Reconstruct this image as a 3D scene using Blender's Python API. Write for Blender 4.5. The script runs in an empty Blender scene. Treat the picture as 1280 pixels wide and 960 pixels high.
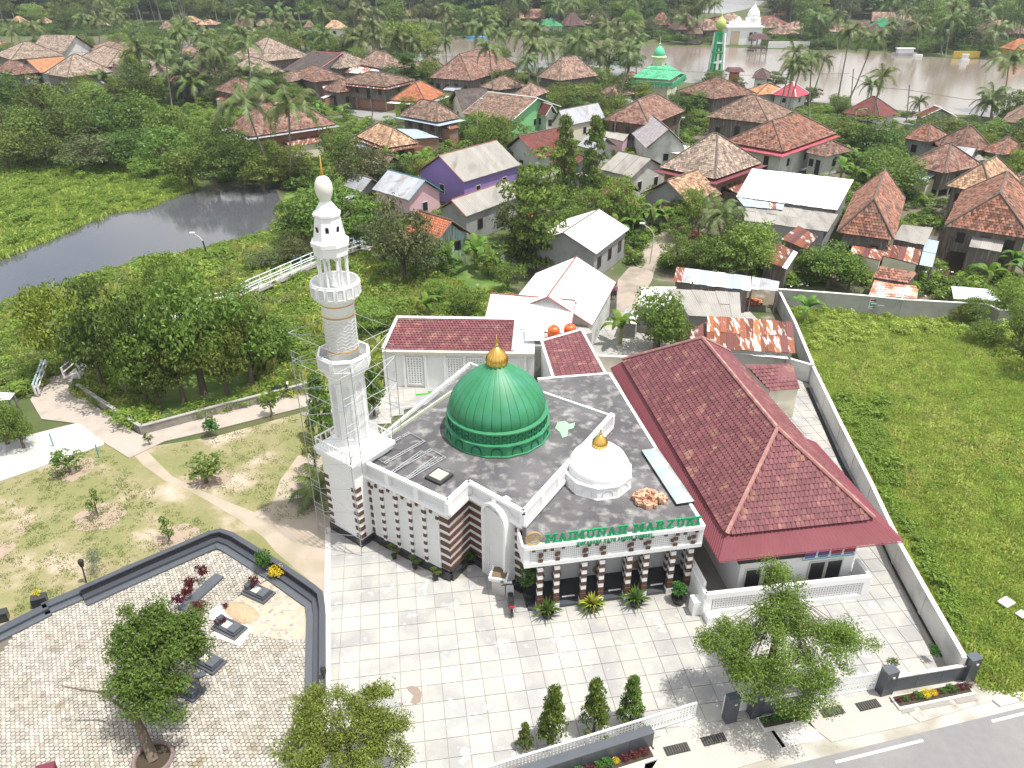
import bpy, bmesh, math, random
import numpy as np
from mathutils import Vector, Matrix
R=math.radians; PI=math.pi
random.seed(7); rng=np.random.default_rng(7)
S=bpy.context.scene; C=S.collection
# ---------------------------------------------------------------- camera, sky, sun, exposure
H=31.7; F=980.0; PITCH=R(29.6)
cam=bpy.data.objects.new('camera',bpy.data.cameras.new('camera')); C.objects.link(cam)
cam.location=(0,0,H); cam.rotation_euler=(PI/2-PITCH,0,0)
cam.data.sensor_width=36; cam.data.lens=36*F/1280; cam.data.clip_end=6000; S.camera=cam
SUN_EL=R(72); SUN_AZ=R(106)          # azimuth of the sun measured from +y towards +x
W=bpy.data.worlds.new('World'); S.world=W; W.use_nodes=True
nt=W.node_tree; sky=nt.nodes.new('ShaderNodeTexSky'); sky.sky_type='NISHITA'; sky.sun_disc=False
sky.sun_elevation=SUN_EL; sky.sun_rotation=SUN_AZ; sky.air_density=1.2; sky.dust_density=3.0; sky.ozone_density=1.0
bg=nt.nodes['Background']; bg.inputs[1].default_value=0.15; 
# broken bright cloud over the blue, as the river mirrors it
wt=nt.nodes.new('ShaderNodeTexCoord'); wn=nt.nodes.new('ShaderNodeTexNoise'); wn.inputs['Scale'].default_value=2.2; wn.inputs['Detail'].default_value=6; nt.links.new(wt.outputs['Generated'],wn.inputs['Vector'])
wr=nt.nodes.new('ShaderNodeMapRange'); wr.inputs[1].default_value=.4; wr.inputs[2].default_value=.58; nt.links.new(wn.outputs[0],wr.inputs[0])
wm_=nt.nodes.new('ShaderNodeMix'); wm_.data_type='RGBA'; nt.links.new(wr.outputs[0],wm_.inputs[0]); nt.links.new(sky.outputs[0],wm_.inputs[6]); wm_.inputs[7].default_value=(6.3,6.2,6.1,1); nt.links.new(wm_.outputs[2],bg.inputs[0])

sl=bpy.data.lights.new('sun','SUN'); sl.energy=4.1; sl.angle=R(1.0); sl.color=(1,.965,.9)
sun=bpy.data.objects.new('sun',sl); C.objects.link(sun)
sd=Vector((math.sin(SUN_AZ)*math.cos(SUN_EL),math.cos(SUN_AZ)*math.cos(SUN_EL),math.sin(SUN_EL)))
sun.rotation_euler=sd.to_track_quat('Z','Y').to_euler(); sun.location=(20,20,60)
S.view_settings.view_transform='Standard'; S.view_settings.look='None'; S.view_settings.gamma=1
S.view_settings.exposure=0.5
S.cycles.max_bounces=6; S.cycles.diffuse_bounces=3; S.cycles.transparent_max_bounces=4
# ---------------------------------------------------------------- measuring helpers
_c,_s=math.cos(PITCH),math.sin(PITCH)
def ray(x,y):
    dx=(x-640)/F; dy=(480-y)/F
    return Vector((dx,_c+dy*_s,-_s+dy*_c))
def G(x,y,z=0.0):
    d=ray(x,y); return Vector((0,0,H))+d*((z-H)/d.z)
def GY(x,y,Y):
    d=ray(x,y); return Vector((0,0,H))+d*(Y/d.y)
def PX(p):
    q=Vector(p)-Vector((0,0,H)); z=q.y*_c-q.z*_s
    return 640+F*q.x/z, 480-F*(q.y*_s+q.z*_c)/z
def dist(p): 
    q=Vector(p)-Vector((0,0,H)); return q.y*_c-q.z*_s
def ZY(p,ty):                      # height above p that projects to image row ty
    lo,hi=-2,60
    for _ in range(40):
        m=(lo+hi)/2
        if PX((p[0],p[1],m))[1]>ty: lo=m
        else: hi=m
    return lo
def poly(pts,z=0.0): return [G(x,y,z) for x,y in pts]
# ---------------------------------------------------------------- materials
MATS={}
def mat(name,col,rough=.8,var=.12,scale=3.0,bump=0.0,bscale=20.,isl=0.,obr=0.,metal=0.,dirt=None,dscale=.6,dlo=.5,dhi=.75,spec=.3,stretch=None,col2=None,c2scale=1.5,c2lo=.45,c2hi=.6,hue=0.):
    if name in MATS: return MATS[name]
    m=bpy.data.materials.new(name); m.use_nodes=True; n=m.node_tree.nodes; L=m.node_tree.links
    b=n['Principled BSDF']; b.inputs['Roughness'].default_value=rough; b.inputs['Metallic'].default_value=metal
    b.inputs['Specular IOR Level'].default_value=spec
    tc=n.new('ShaderNodeNewGeometry'); pos=tc.outputs['Position']
    if stretch:
        mp=n.new('ShaderNodeMapping'); mp.inputs['Scale'].default_value=stretch; L.new(pos,mp.inputs[0]); pos=mp.outputs[0]
    def noise(sc,det=4):
        t=n.new('ShaderNodeTexNoise'); t.inputs['Scale'].default_value=sc; t.inputs['Detail'].default_value=det; L.new(pos,t.inputs['Vector']); return t.outputs[0]
    def mix(f,a,bb):
        x=n.new('ShaderNodeMix'); x.data_type='RGBA'
        if isinstance(f,float): x.inputs[0].default_value=f
        else: L.new(f,x.inputs[0])
        for s_,v in ((6,a),(7,bb)):
            if isinstance(v,tuple): x.inputs[s_].default_value=(*v,1)
            else: L.new(v,x.inputs[s_])
        return x.outputs[2]
    def ramp(v,lo,hi):
        x=n.new('ShaderNodeMapRange'); x.inputs[1].default_value=lo; x.inputs[2].default_value=hi; L.new(v,x.inputs[0]); return x.outputs[0]
    c=tuple(col)
    if col2: c=mix(ramp(noise(c2scale),c2lo,c2hi),c,tuple(col2))
    if dirt: c=mix(ramp(noise(dscale,6),dlo,dhi),c,tuple(dirt))
    hs=n.new('ShaderNodeHueSaturation'); 
    if isinstance(c,tuple): hs.inputs['Color'].default_value=(*c,1)
    else: L.new(c,hs.inputs['Color'])
    def madd(a,k,off):
        x=n.new('ShaderNodeMath'); x.operation='MULTIPLY_ADD'; L.new(a,x.inputs[0]); x.inputs[1].default_value=k; x.inputs[2].default_value=off; return x.outputs[0]
    v=madd(noise(scale),2*var,1-var)
    if isl:
        a=madd(tc.outputs['Random Per Island'],2*isl,-isl); x=n.new('ShaderNodeMath'); L.new(v,x.inputs[0]); L.new(a,x.inputs[1]); v=x.outputs[0]
    if obr:
        oi=n.new('ShaderNodeObjectInfo'); a=madd(oi.outputs['Random'],2*obr,-obr); x=n.new('ShaderNodeMath'); L.new(v,x.inputs[0]); L.new(a,x.inputs[1]); v=x.outputs[0]
        if hue: L.new(madd(oi.outputs['Random'],2*hue,.5-hue),hs.inputs['Hue'])
    L.new(v,hs.inputs['Value']); L.new(hs.outputs[0],b.inputs['Base Color'])
    if bump:
        bp=n.new('ShaderNodeBump'); bp.inputs['Strength'].default_value=bump; bp.inputs['Distance'].default_value=.05; L.new(noise(bscale,5),bp.inputs['Height']); L.new(bp.outputs[0],b.inputs['Normal'])
    MATS[name]=m; return m
def leafmat(name,col,hue=.025,tr=.38,isl=.35,obr=.2,rough=.45):
    m=mat(name,col,rough=rough,var=.35,scale=.7,isl=isl,obr=obr,hue=hue,spec=.25)
    n=m.node_tree.nodes; L=m.node_tree.links; b=n['Principled BSDF']; o=n['Material Output']
    t=n.new('ShaderNodeBsdfTranslucent'); L.new(b.inputs['Base Color'].links[0].from_socket,t.inputs[0])
    x=n.new('ShaderNodeMixShader'); x.inputs[0].default_value=tr; L.new(b.outputs[0],x.inputs[1]); L.new(t.outputs[0],x.inputs[2]); L.new(x.outputs[0],o.inputs[0])
    return m
WHITE=mat('white_paint',(.72,.72,.71),.6,.05,dirt=(.5,.49,.46),dscale=.5,dlo=.55,dhi=.85)
WHITE2=mat('clean_white',(.8,.8,.79),.5,.03,dirt=(.66,.65,.62),dscale=.8,dlo=.6,dhi=.85)
CREAM=mat('cream_paint',(.68,.64,.5),.7,.08,dirt=(.35,.32,.27),dscale=.4)
BROWNB=mat('brown_stone',(.115,.06,.042),.6,.2,scale=8)
BLACKG=mat('black_granite',(.028,.03,.034),.22,.2,scale=25,spec=.5)
GRAN=mat('dark_granite',(.06,.066,.078),.3,.12,scale=12,spec=.5,obr=.05)
GRANL=mat('granite_slab',(.085,.095,.11),.35,.15,scale=3,spec=.5)
ROOFC=mat('roof_concrete',(.085,.082,.086),.9,.25,scale=1.2,col2=(.15,.145,.15),c2scale=.35,c2lo=.4,c2hi=.7,dirt=(.42,.41,.39),dscale=1.6,dlo=.5,dhi=.9,bump=.3)
CONC=mat('concrete',(.33,.32,.3),.9,.15,scale=1.5,dirt=(.17,.16,.15),dscale=.5,bump=.3)
CONCL=mat('light_concrete',(.55,.53,.49),.9,.1,scale=1.5,dirt=(.36,.34,.31),dscale=.7,bump=.3)
GREEND=mat('green_dome_sheet',(.028,.2,.085),.5,.15,scale=2,spec=.5,obr=.05,dirt=(.05,.24,.15),dscale=.8,dlo=.5,dhi=.8)
GOLD=mat('gold',(.75,.48,.12),.28,.05,metal=.9,spec=.6)
DARK=mat('dark_opening',(.015,.015,.018),.4,.1,spec=.5)
GLASS=mat('window_glass',(.03,.04,.05),.08,.1,spec=.8)
FRAME=mat('window_frame',(.55,.53,.5),.6,.1)
MAROON=mat('maroon_tile',(.165,.058,.064),.6,.15,scale=1.0,isl=.22,dirt=(.29,.15,.11),dscale=1.2,dlo=.55,dhi=.75)
MAROONM=mat('maroon_metal',(.165,.042,.052),.6,.15,scale=1,obr=.06)
WOOD=mat('old_wood',(.14,.12,.105),.9,.35,scale=2.5,stretch=(5,5,.5),dirt=(.3,.28,.26),dscale=.8)
WOODB=mat('brown_wood',(.12,.075,.05),.9,.35,scale=2.5,stretch=(5,5,.5),dirt=(.22,.18,.15),dscale=.8)
STEEL=mat('scaffold_steel',(.42,.43,.44),.45,.1,metal=.5)
WMET=mat('white_metal_roof',(.78,.78,.77),.45,.05,dirt=(.55,.52,.48),dscale=.5,dlo=.6,dhi=.9)
GMET=mat('grey_metal_roof',(.36,.38,.41),.45,.15,obr=.1,dirt=(.25,.2,.17),dscale=.8)
BMET=mat('blue_grey_metal',(.33,.4,.47),.45,.1)
RUST=mat('rusty_metal',(.2,.075,.045),.85,.3,scale=1.2,obr=.35,dirt=(.5,.47,.45),dscale=1.0,dlo=.55,dhi=.62,stretch=(3,.7,1))
ASB=mat('asbestos',(.3,.285,.26),.9,.15,scale=1,obr=.08,dirt=(.17,.16,.145),dscale=.5,stretch=(2,.6,1))
BARK=mat('bark',(.13,.1,.075),.9,.3,scale=6,bump=.5)
PBARK=mat('palm_bark',(.25,.23,.2),.9,.25,scale=4,stretch=(1,1,6))
ORANGE=mat('orange_plastic',(.72,.12,.025),.4,.05,spec=.5)
BLACKP=mat('black_plastic',(.02,.02,.022),.4,.1,spec=.5)
TERR=mat('terracotta',(.4,.2,.12),.8,.1)
def tilem(name,col,col2,isl=.5,**k): return mat(name,tuple(c*.93 for c in col),.9,.25,scale=1.2,isl=isl,obr=.12,col2=tuple(c*.93 for c in col2),c2scale=.8,c2lo=.38,c2hi=.64,spec=.12,dirt=(.075,.066,.06),dscale=1.1,dlo=.56,dhi=.8,**k)
T_BROWN=tilem('tile_brown',(.2,.14,.11),(.3,.2,.15))
T_GREYB=tilem('tile_greybrown',(.26,.205,.165),(.36,.28,.22))
T_RED=tilem('tile_red',(.3,.14,.095),(.2,.125,.1),isl=.55)
T_REDB=tilem('tile_redbrown',(.22,.115,.09),(.27,.18,.14))
T_PINK=tilem('tile_pinkish',(.34,.23,.18),(.22,.15,.12))
T_ORANGE=tilem('tile_orange',(.48,.17,.09),(.38,.17,.1),isl=.25)
T_LORANGE=tilem('tile_light_orange',(.6,.3,.16),(.5,.25,.14),isl=.2)
T_DARK=tilem('tile_dark',(.1,.088,.085),(.14,.115,.105),isl=.2)
T_TAN=tilem('tile_tan',(.46,.31,.2),(.33,.2,.13))
T_MAR=tilem('tile_maroonish',(.2,.06,.055),(.17,.08,.07),isl=.2)
T_PURP=tilem('tile_purplish',(.12,.075,.08),(.16,.09,.09),isl=.2)
T_GREEN=tilem('tile_green',(.06,.3,.14),(.05,.22,.11),isl=.15)
T_LGREEN=tilem('tile_light_green',(.13,.5,.27),(.1,.42,.23),isl=.15)
T_PINKM=tilem('tile_pink_metal',(.5,.1,.13),(.44,.09,.12),isl=.1)
LG=[leafmat('leaf_dark',(.085,.135,.025)),leafmat('leaf_mid',(.135,.2,.035)),leafmat('leaf_light',(.2,.27,.05)),leafmat('leaf_yellow',(.2,.27,.035)),leafmat('leaf_olive',(.12,.145,.055)),leafmat('leaf_far',(.065,.1,.03),obr=.35)]
PALMG=leafmat('palm_leaf',(.1,.14,.035),tr=.15,obr=.15)
BANG=leafmat('banana_leaf',(.12,.22,.03),obr=.15)
CROTR=leafmat('croton_red',(.12,.02,.03),obr=.1); CROTY=leafmat('croton_yellow',(.6,.5,.03),obr=.1)
SHRUBG=leafmat('shrub_green',(.07,.17,.03)); GREYG=leafmat('grey_green',(.17,.2,.13))
# ---------------------------------------------------------------- mesh helpers
class MB:
    def __init__(s): s.v=[]; s.f=[]; s.m=[]
    def add(s,vs,fs,mi=0):
        o=len(s.v); s.v+= [tuple(v) for v in vs]; s.f+=[tuple(i+o for i in f) for f in fs]; s.m+=[mi]*len(fs); return s
    def box(s,c,d,rz=0,mi=0,tz=None):      # centre, size, rotation about z
        cx,cy,cz=c; a,b,h=d[0]/2,d[1]/2,d[2]/2; k=1 if tz is None else tz
        pts=[(-a,-b,-h),(a,-b,-h),(a,b,-h),(-a,b,-h),(-a*k,-b*k,h),(a*k,-b*k,h),(a*k,b*k,h),(-a*k,b*k,h)]
        co,si=math.cos(rz),math.sin(rz)
        return s.add([(cx+x*co-y*si,cy+x*si+y*co,cz+z) for x,y,z in pts],[(0,3,2,1),(4,5,6,7),(0,1,5,4),(1,2,6,5),(2,3,7,6),(3,0,4,7)],mi)
    def beam(s,p,q,w,h,z0,mi=0):           # wall-like box from p to q (xy), thickness w, height h from z0
        p=Vector(p[:2]);q=Vector(q[:2]); d=q-p; c=(p+q)/2
        return s.box((c.x,c.y,z0+h/2),(d.length,w,h),math.atan2(d.y,d.x),mi)
    def prism(s,pts,z0,z1,mi=0):
        n=len(pts); P=[(p[0],p[1]) for p in pts]
        A=sum(P[i][0]*P[(i+1)%n][1]-P[(i+1)%n][0]*P[i][1] for i in range(n))
        if A<0: P=P[::-1]
        vs=[(x,y,z0) for x,y in P]+[(x,y,z1) for x,y in P]
        return s.add(vs,[tuple(range(n))[::-1],tuple(range(n,2*n))]+[(i,(i+1)%n,n+(i+1)%n,n+i) for i in range(n)],mi)
    def sheet(s,pts,z,mi=0):
        n=len(pts); A=sum(pts[i][0]*pts[(i+1)%n][1]-pts[(i+1)%n][0]*pts[i][1] for i in range(n))
        vs=[(p[0],p[1],z) for p in (pts if A>0 else pts[::-1])]; return s.add(vs,[tuple(range(n))],mi)
    def face(s,*pts,mi=0): return s.add(pts,[tuple(range(len(pts)))],mi)
    def tube(s,path,rad,n=6,mi=0,cap=True):
        if not hasattr(rad,'__len__'): rad=[rad]*len(path)
        path=[Vector(p) for p in path]; vs=[]; fs=[]
        for i,p in enumerate(path):
            t=(path[min(i+1,len(path)-1)]-path[max(i-1,0)]).normalized()
            u=t.cross(Vector((0,0,1))) if abs(t.z)<.95 else t.cross(Vector((1,0,0))); u.normalize(); w=t.cross(u)
            vs+=[tuple(p+(u*math.cos(2*PI*k/n)+w*math.sin(2*PI*k/n))*rad[i]) for k in range(n)]
        for i in range(len(path)-1):
            fs+=[(i*n+k,i*n+(k+1)%n,(i+1)*n+(k+1)%n,(i+1)*n+k) for k in range(n)]
        if cap: fs+=[tuple(range(n)),tuple(range((len(path)-1)*n,len(path)*n))[::-1]]
        return s.add(vs,fs,mi)
    def lathe(s,prof,n=24,c=(0,0,0),mi=0,rib=0,ribk=0,a0=0.):
        vs=[];fs=[]
        for r,z in prof:
            for k in range(n):
                a=a0+2*PI*k/n; rr=r*(1+(rib*abs(math.sin(a*ribk/2)) if rib else 0)); vs.append((c[0]+rr*math.cos(a),c[1]+rr*math.sin(a),c[2]+z))
        for i in range(len(prof)-1): fs+=[(i*n+k,i*n+(k+1)%n,(i+1)*n+(k+1)%n,(i+1)*n+k) for k in range(n)]
        fs+=[tuple(range(n))[::-1],tuple(range((len(prof)-1)*n,len(prof)*n))]
        return s.add(vs,fs,mi)
    def mesh(s,name,mats,smooth=False):
        me=bpy.data.meshes.new(name); me.from_pydata(s.v,[],s.f)
        for m in (mats if isinstance(mats,(list,tuple)) else [mats]): me.materials.append(m)
        me.polygons.foreach_set('material_index',s.m)
        if smooth: me.polygons.foreach_set('use_smooth',[True]*len(s.f))
        me.update(); return me
    def obj(s,name,mats,parent=None,smooth=False,kind=None,loc=None):
        return link(name,s.mesh(name,mats,smooth),parent,kind,loc)
LOCAL=set()
def link(name,me,parent=None,kind=None,loc=None):
    o=bpy.data.objects.new(name,me); C.objects.link(o)
    if loc is not None: o.location=loc
    if parent is not None:
        o.parent=parent
        if parent.type=='EMPTY' and parent.name not in LOCAL: o.matrix_parent_inverse=Matrix.Translation(-Vector(parent.location))
    if kind: o['kind']=kind
    return o
def sub(o,par):        # parent keeping world placement (par untransformed mesh child)
    o.parent=par; return o
def tag(o,label,cat,group=None):
    o['label']=label; o['category']=cat
    if group: o['group']=group
    return o
def thing(name,label,cat,loc,group=None,rz=0.,local=False):
    o=bpy.data.objects.new(name,None); C.objects.link(o); o.location=loc; o.rotation_euler=(0,0,rz); o.empty_display_size=.3
    if local: LOCAL.add(o.name)
    return tag(o,label,cat,group)
def struct(o): o['kind']='structure'; return o
AUTO=[]
def auto(o,phrase,cat,group): AUTO.append((o,phrase)); return tag(o,phrase,cat,group)
def copy_tree(o,parent=None):
    c=o.copy(); C.objects.link(c)
    if parent is not None: c.parent=parent
    for ch in o.children: copy_tree(ch,c)
    return c
# ---------------------------------------------------------------- ground, water, haze
GRASSG=mat('ground_green',(.07,.1,.03),.95,.3,scale=.6,col2=(.1,.1,.045),c2scale=.12)
struct(MB().sheet([(-1500,-80),(1500,-80),(1500,1600),(-1500,1600)],-.06).obj('ground',GRASSG))
def water(name,pts,col,rough,z=-.04,bump=.15,bs=1.2):
    m=mat('water_'+name,col,rough,.15,scale=.05,spec=.5,bump=bump,bscale=bs); return struct(MB().sheet(poly(pts,0),z).obj(name,m))
water('river',[(-900,62),(-300,58),(0,55),(100,52),(150,46),(270,46),(420,48),(530,46.5),(640,48),(740,53),(800,57),(900,59),(1000,62.5),(1120,68),(1200,74),(1300,78),(1700,95),(1900,200),(1500,170),(1290,150),(1200,143),(1150,140),(1060,131),(1000,126),(940,112),(870,104),(800,99),(740,92),(650,90),(600,86),(540,82),(480,72),(430,65),(310,60),(200,65),(0,66),(-300,70),(-900,75)],(.22,.18,.148),.12,bump=.2,bs=.6)
water('far_river',[(872,15),(892,2),(912,-2),(960,-3),(950,6),(930,12),(905,17)],(.5,.5,.5),.15)
water('pond',[(-200,350),(0,322),(45,306),(90,288),(130,268),(180,262),(240,238),(290,232),(345,234),(352,255),(340,292),(300,302),(230,320),(165,332),(120,345),(60,366),(0,382),(-200,420)],(.075,.078,.088),.07,bump=.1,bs=2.5)
water('swamp_channel',[(560,350),(600,330),(640,312),(665,330),(650,345),(600,362)],(.09,.1,.11),.12)
water('flooded_yard',[(700,470),(745,400),(770,370),(800,385),(800,460),(760,480)],(.07,.065,.055),.1)
water('flooded_ground',[(1060,345),(1110,300),(1160,270),(1200,260),(1290,320),(1240,360),(1180,365),(1150,372)],(.1,.075,.045),.12)
water('swamp_pool',[(170,500),(200,470),(300,462),(330,480),(300,500),(200,520)],(.06,.065,.075),.1)
water('flooded_street',[(785,318),(800,285),(850,262),(880,300),(850,312),(820,330)],(.09,.075,.05),.12)
hz=bpy.data.materials.new('haze'); hz.use_nodes=True; hn=hz.node_tree; hn.nodes.remove(hn.nodes['Principled BSDF'])
pv=hn.nodes.new('ShaderNodeVolumePrincipled'); pv.inputs['Color'].default_value=(.86,.92,1,1); pv.inputs['Density'].default_value=.0002; pv.inputs['Anisotropy'].default_value=.2
hn.links.new(pv.outputs[0],hn.nodes['Material Output'].inputs['Volume'])
MB().box((0,760,20),(3100,1760,42.5)).obj('haze',hz,kind='stuff')
# ================================================================ paved and planted ground
def inside(p,pg):
    x,y=p[0],p[1]; r=False; n=len(pg)
    for i in range(n):
        a,b=pg[i],pg[(i+1)%n]
        if (a[1]>y)!=(b[1]>y) and x<(b[0]-a[0])*(y-a[1])/(b[1]-a[1])+a[0]: r=not r
    return r
def clip(P,a,b):        # keep the part of polygon P left of a->b
    out=[]; n=len(P)
    sd_=lambda p:(b[0]-a[0])*(p[1]-a[1])-(b[1]-a[1])*(p[0]-a[0])
    for i in range(n):
        p,q=P[i],P[(i+1)%n]; s1,s2=sd_(p),sd_(q)
        if s1>=0: out.append(p)
        if (s1>=0)!=(s2>=0): t=s1/(s1-s2); out.append((p[0]+(q[0]-p[0])*t,p[1]+(q[1]-p[1])*t))
    return out
def ground_sheet(name,px,m,z): return struct(MB().sheet(poly(px),z).obj(name,m))
LAWN=mat('lawn',(.2,.2,.085),.95,.2,scale=5,col2=(.28,.24,.14),c2scale=.3,c2lo=.44,c2hi=.6,dirt=(.44,.37,.3),dscale=.3,dlo=.54,dhi=.7,bump=.5,bscale=30)
SAND=mat('sand',(.37,.31,.25),.95,.12,scale=2,col2=(.31,.27,.2),c2scale=.5,dirt=(.3,.27,.14),dscale=.7,dlo=.6,dhi=.75,bump=.3)
ground_sheet('lawn',[(-60,1000),(-60,590),(0,575),(60,560),(130,545),(175,560),(270,545),(390,512),(440,520),(470,560),(420,640),(415,700),(412,960),(400,1050)],LAWN,-.02)
ground_sheet('sand_path',[(405,560),(425,600),(412,655),(413,700),(412,800),(404,790),(398,735),(345,690),(330,672),(300,650),(270,632),(235,612),(205,600),(180,582),(160,562),(175,555),(195,575),(215,595),(250,612),(280,625),(318,640),(340,630),(350,600),(372,570)],SAND,-.014)
for i,(x,y,w) in enumerate([(125,646,31),(222,672,28),(92,587,26),(28,660,10),(-4,688,20),(263,598,24)]):
    c=G(x,y); sc=w/ (F/dist(c)); struct(MB().sheet([(c.x+sc*math.cos(a)*random.uniform(.85,1.1),c.y+sc*math.sin(a)*random.uniform(.8,1.1)) for a in np.arange(0,2*PI,.3)],-.009).obj('soil_patch',mat('soil',(.32,.25,.19),.95,.2,scale=4,bump=.4)))
MARSH=mat('marsh_grass',(.27,.36,.08),.95,.3,scale=.6,col2=(.2,.24,.05),c2scale=.15,dirt=(.22,.19,.09),dscale=.1,dlo=.6,dhi=.8,bump=.6,bscale=8)
ground_sheet('marsh',[(-200,345),(0,321),(45,305),(90,287),(130,267),(180,261),(240,237),(235,215),(180,205),(0,205),(-200,205)],MARSH,-.03)
ground_sheet('bank',[(-200,422),(0,384),(60,368),(120,347),(165,334),(230,322),(300,304),(340,294),(352,257),(360,230),(430,210),(560,330),(640,330),(640,440),(480,440),(470,520),(390,495),(180,545),(100,500),(50,470),(0,480),(-200,520)],mat('bank_green',(.09,.16,.03),.95,.3,scale=.6,col2=(.15,.2,.06),c2scale=.3),-.035)
LOT=mat('lot_grass',(.33,.4,.1),.95,.25,scale=1.2,col2=(.28,.27,.07),c2scale=.25,dirt=(.28,.24,.12),dscale=.2,dlo=.58,dhi=.75,bump=.6,bscale=10)
ground_sheet('vacant_lot',[(1012,480),(990,380),(1240,392),(1420,400),(1500,700),(1420,880),(1275,880),(1215,862),(1130,720)],LOT,-.02)
PATHM=mat('path_concrete',(.38,.335,.29),.95,.1,scale=2,dirt=(.3,.26,.22),dscale=.6,bump=.3)
struct(MB().prism(poly([(38,500),(60,470),(78,462),(102,478),(96,492),(130,515),(172,542),(270,518),(385,488),(392,506),(270,537),(205,552),(162,573),(134,556),(100,530),(52,524)]),-.03,.04).obj('footpath',PATHM))
struct(MB().prism(poly([(-60,570),(52,540),(100,528),(131,545),(130,556),(0,602),(-60,620)]),-.03,.03).obj('concrete_pad',mat('pad',(.4,.4,.39),.9,.08,scale=1,col2=(.52,.5,.46),c2scale=.4,dirt=(.3,.32,.31),dscale=.6)))
ground_sheet('village_ground',[(600,330),(640,290),(560,240),(480,215),(400,150),(430,110),(700,110),(1000,140),(1290,165),(1290,384),(1150,376),(975,360),(985,450),(870,445),(735,445),(700,400),(640,372)],mat('village_dirt',(.15,.125,.095),.95,.3,scale=.8,col2=(.075,.1,.035),c2scale=.18,c2lo=.42,c2hi=.58,dirt=(.27,.24,.2),dscale=.4,dlo=.6,dhi=.75,bump=.5),-.052)
struct(MB().prism(poly([(735,445),(745,425),(770,400),(772,350),(790,330),(812,300),(860,270),(905,255),(925,262),(885,285),(850,300),(822,325),(815,350),(792,392),(784,445)]),-.05,.0).obj('village_lane',mat('lane_dirt',(.33,.28,.23),.95,.2,scale=1.2,dirt=(.18,.16,.13),dscale=.35,bump=.4)))
ROADM=mat('asphalt',(.2,.195,.195),.92,.12,scale=3,col2=(.25,.24,.235),c2scale=.12,dirt=(.27,.255,.24),dscale=.9,dlo=.68,dhi=.8,bump=.25,bscale=60)
ground_sheet('village_road',[(430,137),(470,139),(520,145),(560,151),(600,160),(585,163),(530,158),(490,154),(450,146),(425,141)],ROADM,.01)
ground_sheet('river_road',[(1110,148),(1150,145),(1185,146),(1230,152),(1290,158),(1290,166),(1180,157),(1135,158)],ROADM,.01)
# road at the bottom right with its markings
ra,rb=G(960,963),G(1280,884); rd=(rb-ra).normalized(); rn=Vector((rd.y,-rd.x,0))
def rp(s,t): return ra+rd*s+rn*t
struct(MB().sheet([rp(-14,0),rp(60,0),rp(60,9),rp(-14,9)],.0).obj('road',ROADM))
struct(MB().sheet([rp(-16,0),rp(-16,-3.2),rp(16,-2.6),rp(16,0)],-.008).obj('road_verge',mat('verge_earth',(.42,.4,.36),.95,.15,scale=2,col2=(.3,.28,.23),c2scale=.5,dirt=(.2,.21,.12),dscale=1.2,dlo=.62,dhi=.75,bump=.4)))
PAINT=mat('road_paint',(.72,.72,.7),.7,.15,scale=6,dirt=(.4,.39,.38),dscale=2,dlo=.55,dhi=.75)
for s0,s1,t0,t1 in ((3.1,7.6,.3,.43),(-3,2.0,.5,.62),(11.4,40,.22,.35),(-12,60,3.05,3.15),(-12,60,3.5,3.6)):
    struct(MB().sheet([rp(s0,t0),rp(s1,t0),rp(s1,t1),rp(s0,t1)],.006).obj('road_marking',PAINT))
# driveway slabs, verge
DRIVE=mat('driveway',(.39,.37,.335),.9,.08,scale=1.2,dirt=(.42,.39,.35),dscale=.9,dlo=.58,dhi=.8,bump=.2)
GZ=.03
def slab(name,px,m,z0=-.1,z1=GZ): return struct(MB().prism(poly(px),z0,z1).obj(name,m))
slab('driveway',[(812,928),(870,898),(912,904),(955,899),(965,910),(985,938),(958,950),(835,985),(800,985)],DRIVE)
slab('driveway',[(1010,873),(1100,859),(1112,868),(1148,904),(1040,928),(1010,905)],DRIVE)
slab('verge_slab',[(962,912),(1008,898),(1030,924),(978,935)],CONCL)
slab('verge_slab',[(1118,880),(1214,862),(1240,876),(1150,903)],mat('verge',(.42,.39,.35),.95,.2,scale=4,dirt=(.25,.23,.2),dscale=1.5,bump=.6))
for q in ([(1122,880),(1136,878),(1144,889),(1128,893)],[(1143,878),(1182,874),(1190,881),(1152,888)],[(1190,873),(1214,869),(1222,876),(1197,881)]):
    struct(MB().prism(poly(q),.03,.06).obj('gravel_bed',mat('gravel',(.36,.34,.3),.95,.4,scale=30,bump=1.,bscale=60)))
slab('verge_slab',[(640,985),(812,930),(822,950),(800,985)],CONCL)
slab('kerb',[(1240,876),(1262,868),(1290,864),(1290,874),(1250,884)],CONCL,-.1,.1)
# open drain in front of the planted beds
for q in ([(948,905),(1010,886),(1012,893),(952,912)],[(1111,872),(1212,856),(1214,861),(1114,879)],[(790,950),(812,930),(818,936),(800,952)]):
    struct(MB().sheet(poly(q),.036).obj('open_drain',mat('drain_dark',(.03,.027,.02),.6,.3)))
for i,(x,y) in enumerate([(846,937),(892,925),(1040,890),(1085,882)]):
    c=G(x,y); o=thing('drain_grate',['first cast iron drain grate in the left driveway','drain grate in the left driveway nearer the gate pier','drain grate in the right driveway nearer the tree','drain grate in the right driveway nearer the planted bed'][i],'grate',(c.x,c.y,GZ),'drain grates in the driveways')
    a=math.atan2(rd.y,rd.x)
    MB().box((c.x,c.y,GZ+.012),(1.15,.46,.02),a).obj('grate_frame',mat('iron_dark',(.035,.035,.03),.7,.3,scale=20),o)
    for k in range(9):
        t=-.48+.12*k; MB().box((c.x+t*math.cos(a),c.y+t*math.sin(a),GZ+.035),(.045,.4,.03),a).obj('bar',mat('iron_bar',(.09,.085,.08),.6,.3),o)
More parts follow.
